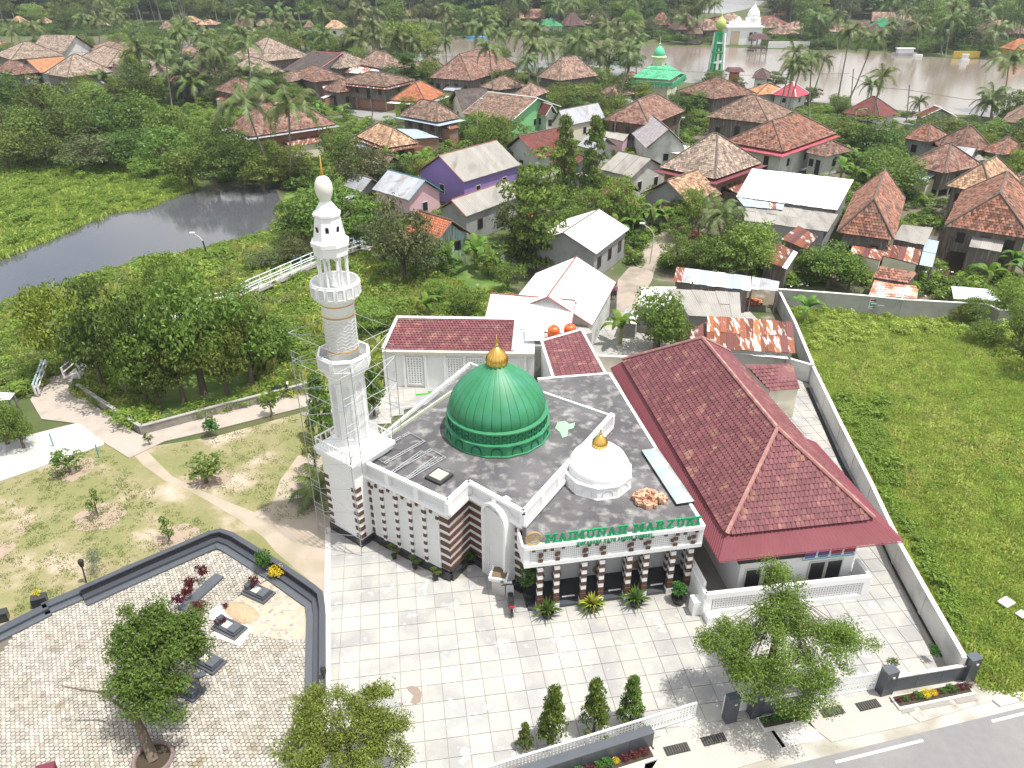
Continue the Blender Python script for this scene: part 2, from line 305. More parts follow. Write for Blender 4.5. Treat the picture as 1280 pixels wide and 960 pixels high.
# ---- plaza of big tiles
GYAW=R(8.68); gx=Vector((math.cos(GYAW),math.sin(GYAW),0)); gy=Vector((math.sin(GYAW),-math.cos(GYAW),0))*1.012; GO=Vector((-4.564,26.936,0))
def grid(c,r): return GO+gx*c+gy*r
MOSQ=[G(408,655),G(470,540),G(560,470),G(683,487),G(768,516),G(873,690),G(861,738),G(676,757),G(636,733),G(612,712),G(590,700),G(563,727)]
HALLP=[G(903,740),G(1010,735),G(1100,690),G(930,470),G(770,470)]
HALLP=[Vector((11.2,32.2,0)),Vector((19.3,33.8,0)),Vector((16.3,53,0)),Vector((8.0,51.5,0))]
TILE=mat('plaza_tile',(.4,.385,.352),.85,.06,scale=2.5,obr=.08,isl=.05,col2=(.315,.31,.303),c2scale=.55,c2lo=.42,c2hi=.6,dirt=(.62,.6,.56),dscale=1.1,dlo=.6,dhi=.75,bump=.1)
plaza=struct(MB().prism(poly([(413,640),(413,1000),(585,1000),(812,921),(1218,845),(1140,720),(1012,480),(990,470),(900,600),(870,640),(700,560),(450,600)]),-.1,.0).obj('plaza',mat('joint_dark',(.3,.28,.25),.95,.2)))
L0,L1=G(413.5,660),G(413.5,1000); B0,B1=G(560,975),G(1222,840); RW0,RW1=G(1166,823),G(1007,485)
k=0
TP=[]
for c in range(-7,34):
    for r in range(-38,9):
        g=random.uniform(.01,.02); P=[grid(c+g,r+g),grid(c+1-g,r+g),grid(c+1-g,r+1-g),grid(c+g,r+1-g)]; P=[(p.x,p.y) for p in P][::-1]
        for a,b in ((L1,L0),(B1,B0),(RW0,RW1)):
            s_=(b.x-a.x)*(29-a.y)-(b.y-a.y)*(5-a.x); P=clip(P,a,b) if s_>0 else clip(P,b,a)
            if len(P)<3: break
        if len(P)<3: continue
        cx=sum(p[0] for p in P)/len(P); cy=sum(p[1] for p in P)/len(P); x,y=PX((cx,cy,0))
        if inside((cx,cy),MOSQ) or not(-20<x<1300 and 380<y<985): continue
        if inside((cx,cy),HALLP): continue
        TP.append((dist((cx,cy,0)),P))
TP.sort(key=lambda t:t[0]); rest=MB()
for i,(d_,P) in enumerate(TP):
    z=.03+random.uniform(0,.006)
    if i<300: MB().prism(P,-.02,z).obj('tile',TILE,plaza)
    else: rest.prism(P,-.02,z)
if len(TP)>300: rest.obj('tiles',TILE,plaza,kind='stuff')
print('plaza tiles',len(TP))
struct(MB().prism([L0,L1,L1+Vector((-.35,0,0)),L0+Vector((-.35,0,0))],-.05,.05).obj('kerb_strip',CONCL))
ground_sheet('wash_yard',[(470,520),(480,482),(668,470),(640,500),(560,500)],mat('yard_tile',(.3,.3,.31),.8,.15,scale=1),.01); ground_sheet('artificial_turf',[(484,489),(560,489),(530,494),(505,496),(482,494)],mat('turf',(.06,.3,.03),.95,.1),.02)
# ---- cemetery: hexagonal pavers
CEM=[(-80,830),(0,790),(100,745),(268,690),(282,692),(378,742),(388,760),(390,1000),(-80,1000)]
cemw=poly(CEM)
cem=struct(MB().sheet(cemw,-.005).obj('cemetery_ground',mat('cem_sand',(.13,.115,.085),.95,.2,scale=3)))
PAV=mat('hex_paver',(.38,.355,.315),.9,.12,scale=1.5,isl=.2,col2=(.36,.33,.28),c2scale=.45,c2lo=.45,c2hi=.62,dirt=(.22,.19,.12),dscale=.9,dlo=.6,dhi=.75)
mb=MB(); s=.125; h=s*math.sqrt(3)
x0,x1=-26,-9; y0,y1=16,39
SANDY=[G(x,y) for x,y in ((300,745),(345,720),(385,745),(388,800),(355,800),(300,790),(262,770))]
j=0; yy=y0
while yy<y1:
    xx=x0+(h/2 if j%2 else 0)
    while xx<x1:
        if inside((xx,yy),cemw):
            px=PX((xx,yy,0))
            if -8<px[0]<400 and px[1]<968 and not (inside((xx,yy),SANDY) and random.random()<.5):
                z=.025+random.uniform(0,.012); ts=random.uniform(-.02,.02); tt=random.uniform(-.02,.02)
                mb.add([(xx+s*.86*math.sin(PI/3*q),yy+s*.86*math.cos(PI/3*q),z+ts*math.sin(PI/3*q)+tt*math.cos(PI/3*q)) for q in range(6)][::-1],[(0,1,2,3,4,5)])
        xx+=h
    yy+=1.5*s; j+=1
mb.obj('pavers',PAV,cem,kind='stuff')
struct(MB().sheet(SANDY,.019).obj('sand_patch',mat('sandpatch',(.44,.36,.28),.95,.12,scale=2,dirt=(.38,.3,.2),dscale=.8)))
# cemetery wall: tall back, two steps, following the photographed curve
WP=[(-70,818),(0,786),(58,757)],[(100,737),(180,702),(262,667),(275,664),(290,669),(350,706),(392,735),(400,742),(403,760),(403,860)]
def offset(pl,d):
    out=[]
    for i,p in enumerate(pl):
        a=pl[max(i-1,0)];b=pl[min(i+1,len(pl)-1)]; t=Vector((b[0]-a[0],b[1]-a[1],0)).normalized(); out.append((p[0]+t.y*d,p[1]-t.x*d))
    return out
cw=thing('cemetery_wall','low dark granite wall with inner steps curving round the cemetery','wall',G(275,664))
def ribbon(pl,w0,w1,z0,z1,name,m,par):
    a=offset(pl,w0);b=offset(pl,w1); mb=MB()
    for i in range(len(pl)-1): mb.prism([a[i],a[i+1],b[i+1],b[i]],z0,z1)
    return mb.obj(name,m,par)
for pl in WP:
    w=[G(x,y,.62) if pl is WP[1] else G(x,y,.2) for x,y in pl]; w=[(p.x,p.y) for p in w]
    if pl is WP[1]:
        ribbon(w,-.12,.12,0,.66,'wall_back',BLACKG,cw); ribbon(w,-.16,.16,.66,.72,'coping',GRAN,cw)
        ribbon(w,.12,.5,0,.3,'step',GRAN,cw); ribbon(w,.5,.9,0,.14,'step',GRANL,cw)
    else: ribbon(w,-.1,.4,0,.3,'step',GRAN,cw); ribbon(w,.4,.8,0,.14,'step',GRANL,cw)
for (x,y) in ((51,755),(2,775)):
    c=G(x,y); MB().box((c.x,c.y,.28),(.75,.5,.56),R(25)).obj('pedestal',BLACKG,cw)
w=[G(x,y,.2) for x,y in ((52,757),(102,736))]; ribbon([(p.x,p.y) for p in w],-.1,.4,0,.3,'step',GRAN,cw); ribbon([(p.x,p.y) for p in w],.4,.8,0,.14,'step',GRANL,cw)
# graves
def grave(x,y,label,sc=1.,rz=R(-28)):
    c=G(x,y); o=thing('grave',label,'grave',(c.x,c.y,0.03),'stepped granite graves in the cemetery'); rx=rz
    def lb(dx,dy,sz,z,nm,m): MB().box((c.x+dx*math.cos(rx)-dy*math.sin(rx),c.y+dx*math.sin(rx)+dy*math.cos(rx),z+sz[2]/2),sz,rx).obj(nm,m,o)
    lb(0,0,(1.7*sc,.95*sc,.14),.03,'base_step',GRANL); lb(0,0,(1.5*sc,.75*sc,.12),.17,'middle_step',GRAN); lb(.42*sc,0,(.5*sc,.6*sc,.12),.29,'slab',GRANL)
    lb(-.1*sc,0,(.46*sc,.42*sc,.04),.29,'gravel_fill',mat('pebbles',(.6,.55,.45),.9,.3,scale=30,bump=.8)); lb(-.6*sc,0,(.26*sc,.5*sc,.3),.29,'headstone',GRAN)
grave(323,743,'grave with red plant nearest the curved corner of the granite wall'); grave(287,787,'grave on a pale slab beside the soil mound')
grave(260,829,'grave right of the leaning cemetery tree, below the soil mound'); grave(236,864,'small grave half hidden under the right edge of the cemetery tree',.9)
for x,y,l in ((251,845,'small square granite slab between two graves right of the tree'),(222,885,'small square granite slab in the shade of the cemetery tree')):
    c=G(x,y); tag(MB().box((c.x,c.y,.08),(.45,.35,.1),R(35)).obj('stone_slab',GRANL),l,'slab')
c=G(252,742); tag(MB().box((c.x,c.y,.1),(.62,2.9,.14),R(-24)).obj('long_grave_kerb',GRANL),'long granite kerb beside the row of red shrubs','kerb')
def flat(name,px,m,label,cat,z=.05,t=.05): return tag(MB().prism(poly(px),z-.02,z+t).obj(name,m),label,cat)
flat('white_tile_slab',[(262,764),(276,758),(300,766),(282,782),(262,775)],mat('white_tile',(.75,.75,.74),.4,.03),'white tiled slab beside the cemetery tree','slab')
c=G(300,766); m=MB(); 
m.lathe([(.95,0),(.9,.06),(.6,.16),(.2,.24),(.01,.26)],14,(0,0,0)); mo=m.obj('soil_mound',mat('mound_soil',(.42,.31,.2),.95,.35,scale=6,bump=1.,bscale=12),smooth=True); mo.location=(c.x,c.y,.0); mo.scale=(1.3,.7,1); mo.rotation_euler=(0,0,R(-28)); tag(mo,'fresh brown soil mound between two graves','mound')
flat('pale_grave_slab',[(262,795),(300,808),(318,785),(300,780),(290,800),(268,790)],mat('pale_slab',(.62,.56,.47),.9,.06),'pale concrete strip round the middle grave','slab',.03,.02)
c=G(60,972); tag(MB().box((c.x,c.y,.3),(.75,.55,.6),R(20)).obj('maroon_box',mat('maroon_box',(.15,.03,.05),.7,.1)),'maroon box standing on the pavers at the bottom edge','box')
# ================================================================ site walls and gates
LOTW=mat('lot_wall_plaster',(.38,.375,.36),.95,.12,scale=1.2,dirt=(.2,.2,.19),dscale=.5,dlo=.5,dhi=.8,bump=.3)
WHW=mat('white_wall_stained',(.62,.61,.58),.9,.08,scale=1.2,dirt=(.33,.33,.32),dscale=.45,dlo=.48,dhi=.8)
def wall_run(name,label,pts,z,mw,cap=WHITE,w=.16,piers=None,cat='wall'):
    q=[G(x,y,z) for x,y in pts]; o=thing(name,label,cat,(q[0].x,q[0].y,0))
    for i in range(len(q)-1):
        MB().beam(q[i],q[i+1],w,z-.06,0).obj('wall_panel',mw,o); MB().beam(q[i],q[i+1],w+.08,.07,z-.06).obj('coping',cap,o)
        if piers:
            L=(q[i+1]-q[i]).length; n=max(1,int(L/piers))
            for k in range(n): 
                p=q[i]+(q[i+1]-q[i])*(k/n); MB().box((p.x,p.y,z/2),(.24,.24,z-.1),math.atan2((q[i+1]-q[i]).y,(q[i+1]-q[i]).x)).obj('pier',mw,o)
    return o
wall_run('boundary_wall','long pale boundary wall between the tiled yard and the vacant lot',[(1205,819),(1160,741),(1125,679),(1090,605),(1052,530),(1016,456)],1.55,WHW,piers=3)
wall_run('boundary_wall','rough grey wall between rusty roofs and the vacant lot',[(1016,455),(994,402),(973,361)],1.7,LOTW,piers=3)
wall_run('boundary_wall','grey block wall with a banner at the back of the vacant lot',[(973,361),(1030,365),(1080,369),(1130,374),(1235,380)],2.0,LOTW,piers=4)
wall_run('boundary_wall','low weathered wall right of the lot, behind shrubs',[(1235,380),(1250,387),(1300,388)],1.6,CONC)
wall_run('boundary_wall','white wall closing the yard behind the maroon kitchen roof',[(984,447),(1016,456)],1.6,WHW)
wall_run('boundary_wall','cream wall between water tanks and the hall roof',[(744,444),(785,446)],2.2,CREAM)
# yard drain along the wall
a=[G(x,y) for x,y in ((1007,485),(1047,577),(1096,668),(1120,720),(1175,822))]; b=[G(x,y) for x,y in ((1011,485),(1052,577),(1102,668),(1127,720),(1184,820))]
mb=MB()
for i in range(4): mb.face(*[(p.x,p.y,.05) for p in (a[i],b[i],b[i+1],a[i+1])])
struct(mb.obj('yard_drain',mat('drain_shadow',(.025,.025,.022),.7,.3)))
b2=[G(x,y) for x,y in ((1018,485),(1060,577),(1109,668),(1135,718),(1191,818))]
mb=MB()
for i in range(4): mb.prism([b[i],b2[i],b2[i+1],b[i+1]],-.05,.12)
struct(mb.obj('drain_edge',mat('drain_edge_m',(.2,.21,.22),.9,.2,scale=2,dirt=(.4,.4,.38),dscale=.7)))
c0,c1=G(1080,371,1.75),G(1130,375,1.75)
# lattice builder: sheet with hexagonal holes
def lattice(w,h,cell=.16,t=.03,hole=.34,frame=.07):
    mb=MB(); nx=max(1,int((w-2*frame)/cell)); nz=max(1,int((h-2*frame)/cell)); cx=(w-2*frame)/nx; cz=(h-2*frame)/nz
    for i in range(nx):
        for j in range(nz):
            x=-w/2+frame+cx*(i+.5); z=frame+cz*(j+.5); rx,rz_=(cx*hole,cz*hole) if (i+j)%2 else (cx*hole*.75,cz*hole*1.1)
            o=[(x-cx/2,z-cz/2),(x+cx/2,z-cz/2),(x+cx/2,z+cz/2),(x-cx/2,z+cz/2)]; n_=[(x,z-rz_),(x+rx,z),(x,z+rz_),(x-rx,z)]
            mb.add([(a,-t,b) for a,b in o+n_],[(0,1,4),(1,5,4),(1,2,5),(2,6,5),(2,3,6),(3,7,6),(3,0,7),(0,4,7)])
    for x,z,sx,sz in ((0,frame/2,w,frame),(0,h-frame/2,w,frame),(-w/2+frame/2,h/2,frame,h-2*frame),(w/2-frame/2,h/2,frame,h-2*frame)): mb.box((x,0,z),(sx,.09,sz))
    return mb
def place_lattice(p,q,z0,h,par,m=WHITE2,back=None,name='lattice_panel',cell=.16):
    p=Vector(p[:2]);q=Vector(q[:2]); L=(q-p).length; o=lattice(L,h,cell).obj(name,m); c=(p+q)/2; o.location=(c.x,c.y,z0); o.rotation_euler=(0,0,math.atan2((q-p).y,(q-p).x))
    if par is not None: o.parent=par; o.matrix_parent_inverse=Matrix.Translation(-Vector(par.location))
    if back:
        bb=MB().box((0,.05,h/2),(L-.1,.03,h-.1)).obj('backing',back,o)
    return o
p,q=G(586,985),G(868,897)
g=thing('sliding_gate','long white lattice sliding gate behind the dark granite wall','gate',(p.x,p.y,0))
mid=p+(q-p)*.5
place_lattice(p,p+(q-p)*.5,.08,1.0,g); place_lattice(p+(q-p)*.5,q,.08,1.0,g)
p,q=G(920,893),G(939,887); g=thing('small_gate','narrow white lattice gate between two granite piers','gate',(p.x,p.y,0)); place_lattice(G(902,893),G(938,886),.05,1.25,g)
p,q=G(1012,874),G(1100,860); g=thing('right_gate','white lattice gate right of the big leafy tree','gate',(p.x,p.y,0)); place_lattice(p,q,.05,1.15,g)
def pier(x,y,h,label,w=.55):
    c=G(x,y); o=thing('gate_pier',label,'pier',(c.x,c.y,0),'dark granite gate piers'); MB().box((c.x,c.y,h/2),(w,w*.75,h),R(16)).obj('shaft',GRAN,o); MB().box((c.x,c.y,h+.03),(w+.02,w*.77,.05),R(16)).obj('cap',GRANL,o); MB().box((c.x+.1,c.y-w*.42,h-.25),(.12,.05,.08),R(16)).obj('lamp',FRAME,o)
pier(911,900,1.6,'dark granite pier between driveway and narrow lattice gate'); pier(942,893,1.6,'dark granite pier right of the narrow lattice gate'); pier(1004,882,1.55,'dark granite pier half hidden by the leafy tree'); pier(1104,865,1.55,'dark granite pier between white gate and planted bed',.65); pier(1207,848,1.5,'dark granite corner pier at the vacant lot',.6)
def gwall(label,p,q,h,m,cap,w=.3):
    p=G(*p);q=G(*q); o=thing('front_wall',label,'wall',(p.x,p.y,0)); L=(q-p).length; n=max(1,round(L/1.2))
    for k in range(n): 
        a=p+(q-p)*(k/n);b=p+(q-p)*((k+1)/n); dd=(b-a)*.006; MB().beam(a+dd,b-dd,w,h,0).obj('granite_panel',m,o)
    MB().beam(p,q,w+.04,.06,h).obj('coping',cap,o)
gwall('long dark granite wall with planted bed at the bottom',(628,990),(813,930),1.0,GRAN,GRANL,.38)
gwall('grey granite wall behind the planted bed near the corner pier',(1110,864),(1203,848),.95,GRANL,CONCL,.14); gwall('grey granite wall behind the leafy tree',(948,893),(1000,883),.95,GRANL,CONCL,.14)
# ================================================================ mosque
def V2(p): return Vector((p[0],p[1]))
MP=[G(x,y,5.8) for x,y in ((412,557),(560,627),(586,603),(655,641),(768,516),(683,487),(587,449),(455,556))]
MP=[V2(p) for p in MP]
def inset(P,d):
    n=len(P); A=sum(P[i][0]*P[(i+1)%n][1]-P[(i+1)%n][0]*P[i][1] for i in range(n)); sg=1 if A>0 else -1; out=[]
    for i in range(n):
        a,b,c=P[i-1],P[i],P[(i+1)%n]; u=(b-a).normalized();v=(c-b).normalized(); n1=Vector((-u.y,u.x))*sg;n2=Vector((-v.y,v.x))*sg
        k=n1+n2; k=k/max(k.dot(n1),.3); out.append(b+k*d)
    return out
mo=thing('mosque','white mosque with brown striped walls and flat dark roof under the green dome','mosque',(-1,38,0))
WI=inset(MP,.25)
MB().prism(WI,0,5.2).obj('wall',WHITE2,mo)
MB().prism(inset(MP,.3),5.2,5.42).obj('roof_deck',ROOFC,mo)
SK=inset(MP,.13); 
mb=MB()
for i in (0,1,2): mb.beam(SK[i],SK[i+1],.3,.5,0.0)
mb.obj('plinth',BLACKG,mo)
IN=inset(MP,.1)
for i in range(4):
    a,b=IN[i],IN[i+1]
    MB().beam(a,b,.26,.16,5.64).obj('parapet_rail',WHITE2,mo); MB().beam(a,b,.34,.2,4.72).obj('cornice',WHITE2,mo)
    MB().beam(a+(b-a)*.001+Vector((.12,.12)),b+Vector((.12,.12)),.1,.75,4.9).obj('parapet_back',WHITE,mo)
    L=(b-a).length; n=max(1,round(L/2))
    for k in range(n+1):
        p=a+(b-a)*(k/n); 
        if i==0 and k==n: continue
        MB().box((p.x,p.y,5.28),(.3,.28,.72),math.atan2((b-a).y,(b-a).x)).obj('parapet_pier',WHITE2,mo)
for i in (4,5,6): MB().beam(IN[i],IN[i+1],.16,.22,5.4).obj('parapet_lip',WHITE,mo)
q=[V2(G(x,y,5.6)) for x,y in ((478,548),(580,478))]; MB().beam(q[0],q[1],.1,.2,5.42).obj('roof_lip',mat('mossy_white',(.5,.55,.42),.9,.2,scale=3),mo)
# brown bands
def bands(a,b,t0,t1,off,par,zs=None,nm='stripe_band',h=.28,d=.06):
    a=V2(a);b=V2(b); u=(b-a).normalized(); n=Vector((u.y,-u.x)); p=a+(b-a)*t0; q=a+(b-a)*t1
    for z in (zs or [.62+.56*k for k in range(8)]):
        if z+h>4.72: continue
        MB().beam(p+n*off,q+n*off,d,h,z).obj(nm,BROWNB,par)
W0,W1,W2_,W3=WI[0],WI[1],WI[2],WI[3]
def tx(a,b,x,z):
    lo,hi=0.,1.; fa=PX((a[0],a[1],z))[0]; fb=PX((b[0],b[1],z))[0]; s_=1 if fb>fa else -1
    for _ in range(40):
        m=(lo+hi)/2; p=a+(b-a)*m
        if (PX((p.x,p.y,z))[0]-x)*s_<0: lo=m
        else: hi=m
    return lo
n01=Vector(((W1-W0).normalized().y,-(W1-W0).normalized().x))
bands(W0,W1,tx(W0,W1,412,3),tx(W0,W1,422,3),.04,mo); bands(W0,W1,tx(W0,W1,441,3),tx(W0,W1,467,3),.04,mo)
bands(W0,W1,tx(W0,W1,551,3),1.012,.04,mo)
cols=[tx(W0,W1,x,3) for x in (480,497.5,515,532.5)]; edges=[tx(W0,W1,467,3)]+cols+[tx(W0,W1,550,3)]
rot01=math.atan2((W1-W0).y,(W1-W0).x)
for t in cols:
    p=W0+(W1-W0)*t+n01*.09; MB().box((p.x,p.y,2.35),(.19,.14,4.5),rot01).obj('pilaster',WHITE2,mo)
    mb=MB()
    for k in range(7): mb.box((p.x+n01.x*.02,p.y+n01.y*.02,.8+.56*k),(.2,.13,.24),rot01)
    mb.obj('pilaster_blocks',BROWNB,mo,kind='stuff')
for i in range(5):       # lattice infill and striped arch heads between the pilasters
    a=W0+(W1-W0)*edges[i]+n01*.05; b=W0+(W1-W0)*edges[i+1]+n01*.05
    place_lattice(a,b,.5,3.9,mo,WHITE2,None,'lattice_panel',.14)
    c=(a+b)/2+n01*.05; r=(b-a).length/2; u=(b-a).normalized(); mb=MB()
    for k in range(5):
        th=PI*(k+.5)/5; x=-math.cos(th)*r*.9; z=4.0+math.sin(th)*r*.75
        if k%2==0: mb.box((c.x+u.x*x,c.y+u.y*x,z),(.18,.1,.18),rot01)
    mb.obj('arch_blocks',BROWNB,mo,kind='stuff')
bands(W1,W2_,-.05,1.0,.04,mo); bands(W2_,W3,0,.36,.04,mo); bands(W2_,W3,.88,1.0,.04,mo)
# portal: round headed frame with lattice inside
def arch_profile(w,h,n=12):
    pts=[(-w/2,0)]+[(-w/2*math.cos(PI*k/n),h-w/2+w/2*math.sin(PI*k/n)) for k in range(n+1)]+[(w/2,0)]; return pts
def arch_frame(w,h,t,d):
    o=arch_profile(w,h); i=arch_profile(w-2*t,h-t); mb=MB(); n=len(o)
    vs=[(x,-d/2,z) for x,z in o]+[(x,-d/2,z) for x,z in i]+[(x,d/2,z) for x,z in o]+[(x,d/2,z) for x,z in i]; fs=[]
    for k in range(n-1):
        fs+=[(k,k+1,n+k+1,n+k),(2*n+k+1,2*n+k,3*n+k,3*n+k+1),(k+1,k,2*n+k,2*n+k+1),(n+k,n+k+1,3*n+k+1,3*n+k)]
    return mb.add(vs,fs)
pl,pr=V2(G(610,712)),V2(G(637,735)); u=(pr-pl).normalized(); n=Vector((u.y,-u.x)); c=(pl+pr)/2-n*.2; w=(pr-pl).length+.1; wo=(W2_-c).dot(n)+.08
print('portal wall offset',wo); fr=arch_frame(w,5.45,.16,1.15).obj('portal_frame',WHITE2,mo); fr.location=(c.x,c.y,0); fr.rotation_euler=(0,0,math.atan2(u.y,u.x))
place_lattice(c-u*(w/2-.1)+n*wo,c+u*(w/2-.1)+n*wo,0,4.9,mo,WHITE2,None,'portal_lattice',.15)
# ---- annex roof and porch
AP=[V2(G(x,y,4.6)) for x,y in ((655,684),(880,657),(762,466),(672,473))]
an=thing('porch_annex','mosque front annex with striped columns, green letters and a flat stained roof','annex',(5,38,0))
fd=(AP[1]-AP[0]).normalized(); fn=Vector((-fd.y,fd.x)); L=(AP[1]-AP[0]).length
MB().prism(inset(AP,.05),4.35,4.55).obj('roof_deck',ROOFC,an)
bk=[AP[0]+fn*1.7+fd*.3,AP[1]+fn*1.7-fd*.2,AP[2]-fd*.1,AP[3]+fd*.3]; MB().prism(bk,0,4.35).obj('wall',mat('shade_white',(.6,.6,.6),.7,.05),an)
for i,(a,b) in enumerate(((AP[0],AP[1]),(AP[1],AP[2]),(AP[3],AP[2]))): MB().beam(a,b,.2 if i else .26,.24 if i==0 else .18,4.42).obj('roof_edge',WHITE2,an)
MB().beam(AP[0]+fn*.05,AP[1]+fn*.05,.24,.26,3.2).obj('fascia_rail',WHITE2,an)
for a in (AP[0]+fd*.12,AP[1]-fd*.12): MB().box((a.x+fn.x*.1,a.y+fn.y*.1,3.94),(.3,.26,1.14),math.atan2(fd.y,fd.x)).obj('fascia_end',WHITE2,an)
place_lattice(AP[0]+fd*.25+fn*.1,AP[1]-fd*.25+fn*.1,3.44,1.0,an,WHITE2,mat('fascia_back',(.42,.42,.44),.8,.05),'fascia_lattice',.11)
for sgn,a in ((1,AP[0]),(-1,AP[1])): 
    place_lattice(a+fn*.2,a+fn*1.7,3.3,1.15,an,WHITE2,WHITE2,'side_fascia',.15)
MB().prism([AP[0]+fn*.3+fd*.2,AP[1]+fn*.3-fd*.2,AP[1]+fn*1.69-fd*.2,AP[0]+fn*1.69+fd*.2],0.0,.42).obj('porch_floor',BLACKG,an)
MB().prism([AP[0]+fn*.0+fd*.3,AP[1]-fd*.8,AP[1]+fn*.32-fd*.8,AP[0]+fn*.32+fd*.3],0,.2).obj('porch_step',GRAN,an)
fa=math.atan2(fd.y,fd.x)
for x in (676,697,731,753,787,808,841,863):
    t=tx(AP[0],AP[1],x-1,2.0); p=AP[0]+(AP[1]-AP[0])*t+fn*.12
    o=MB().box((p.x,p.y,1.75),(.28,.28,3.1),fa).obj('column',WHITE2,an)
    MB().box((p.x,p.y,.2),(.36,.36,.4),fa).obj('column_foot',WHITE2,an); mb=MB()
    for k in range(5): mb.box((p.x,p.y,1.0+.55*k),(.3,.3,.27),fa)
    mb.box((p.x,p.y,.62),(.33,.33,.45),fa); 
    for z in (3.55,3.95): mb.box((p.x-fn.x*.16,p.y-fn.y*.16,z),(.24,.05,.2),fa)
    mb.obj('column_blocks',BROWNB,an,kind='stuff')
    q=p+fn*1.3+fd*.35; MB().box((q.x,q.y,2),(.3,.3,3.1),fa).obj('column',WHITE2,an); mb=MB()
    for k in range(6): mb.box((q.x,q.y,.8+.55*k),(.31,.31,.27),fa)
    mb.obj('column_blocks',BROWNB,an,kind='stuff')
for xc in ((676,697),(731,753),(787,808),(841,863)):        # brown voussoirs of the four arches on the fascia
    t0,t1=[tx(AP[0],AP[1],x-1,3.9) for x in xc]; c=AP[0]+(AP[1]-AP[0])*((t0+t1)/2)-fn*.02; r=(t1-t0)*L/2; 
    for sgn in (-1,0,1):
        mb=MB()
        for k in range(0,7):
            th=PI*(k+.5)/7; 
            if k%2 and sgn==0: continue
            if sgn: 
                if k not in (0,): continue
                x=sgn*r*1.75; z=4.32
            else: x=-math.cos(th)*r; z=3.72+math.sin(th)*.58
            if abs(x)<=r*1.8: mb.box((c.x+fd.x*x,c.y+fd.y*x,min(z,4.3)),(.17,.07,.17),fa)
        mb.obj('arch_stones',BROWNB,an,kind='stuff')
# steps between column pairs: pale nosings
for x in (712,770,823):
    t=tx(AP[0],AP[1],x,.2); p=AP[0]+(AP[1]-AP[0])*t+fn*.35; MB().box((p.x,p.y,.43),(.7,.08,.03),fa).obj('nosing',WHITE2,an)
for k,x in enumerate((704,757,808)):
    t=tx(AP[0],AP[1],x,.8); p=AP[0]+(AP[1]-AP[0])*t+fn*1.64; me=MB().lathe([(.28,-.03),(.28,.03)],16); o=me.obj('round_panel',mat('carved_wood',(.3,.17,.1),.7,.3,scale=20),an); o.location=(p.x,p.y,.85); o.rotation_euler=(PI/2,0,fa); 
    
# right side white fin walls
for pts,h in ((((861,740),(876,762)),1.5),):
    a,b=V2(G(*pts[0])),V2(G(*pts[1])); o=thing('fin_wall','white wall running from the porch corner to the lattice fence','wall',(a.x,a.y,0)); MB().beam(a+Vector((-.2,2.2)),b,.16,2.0,0).obj('wall_panel',WHITE2,o)
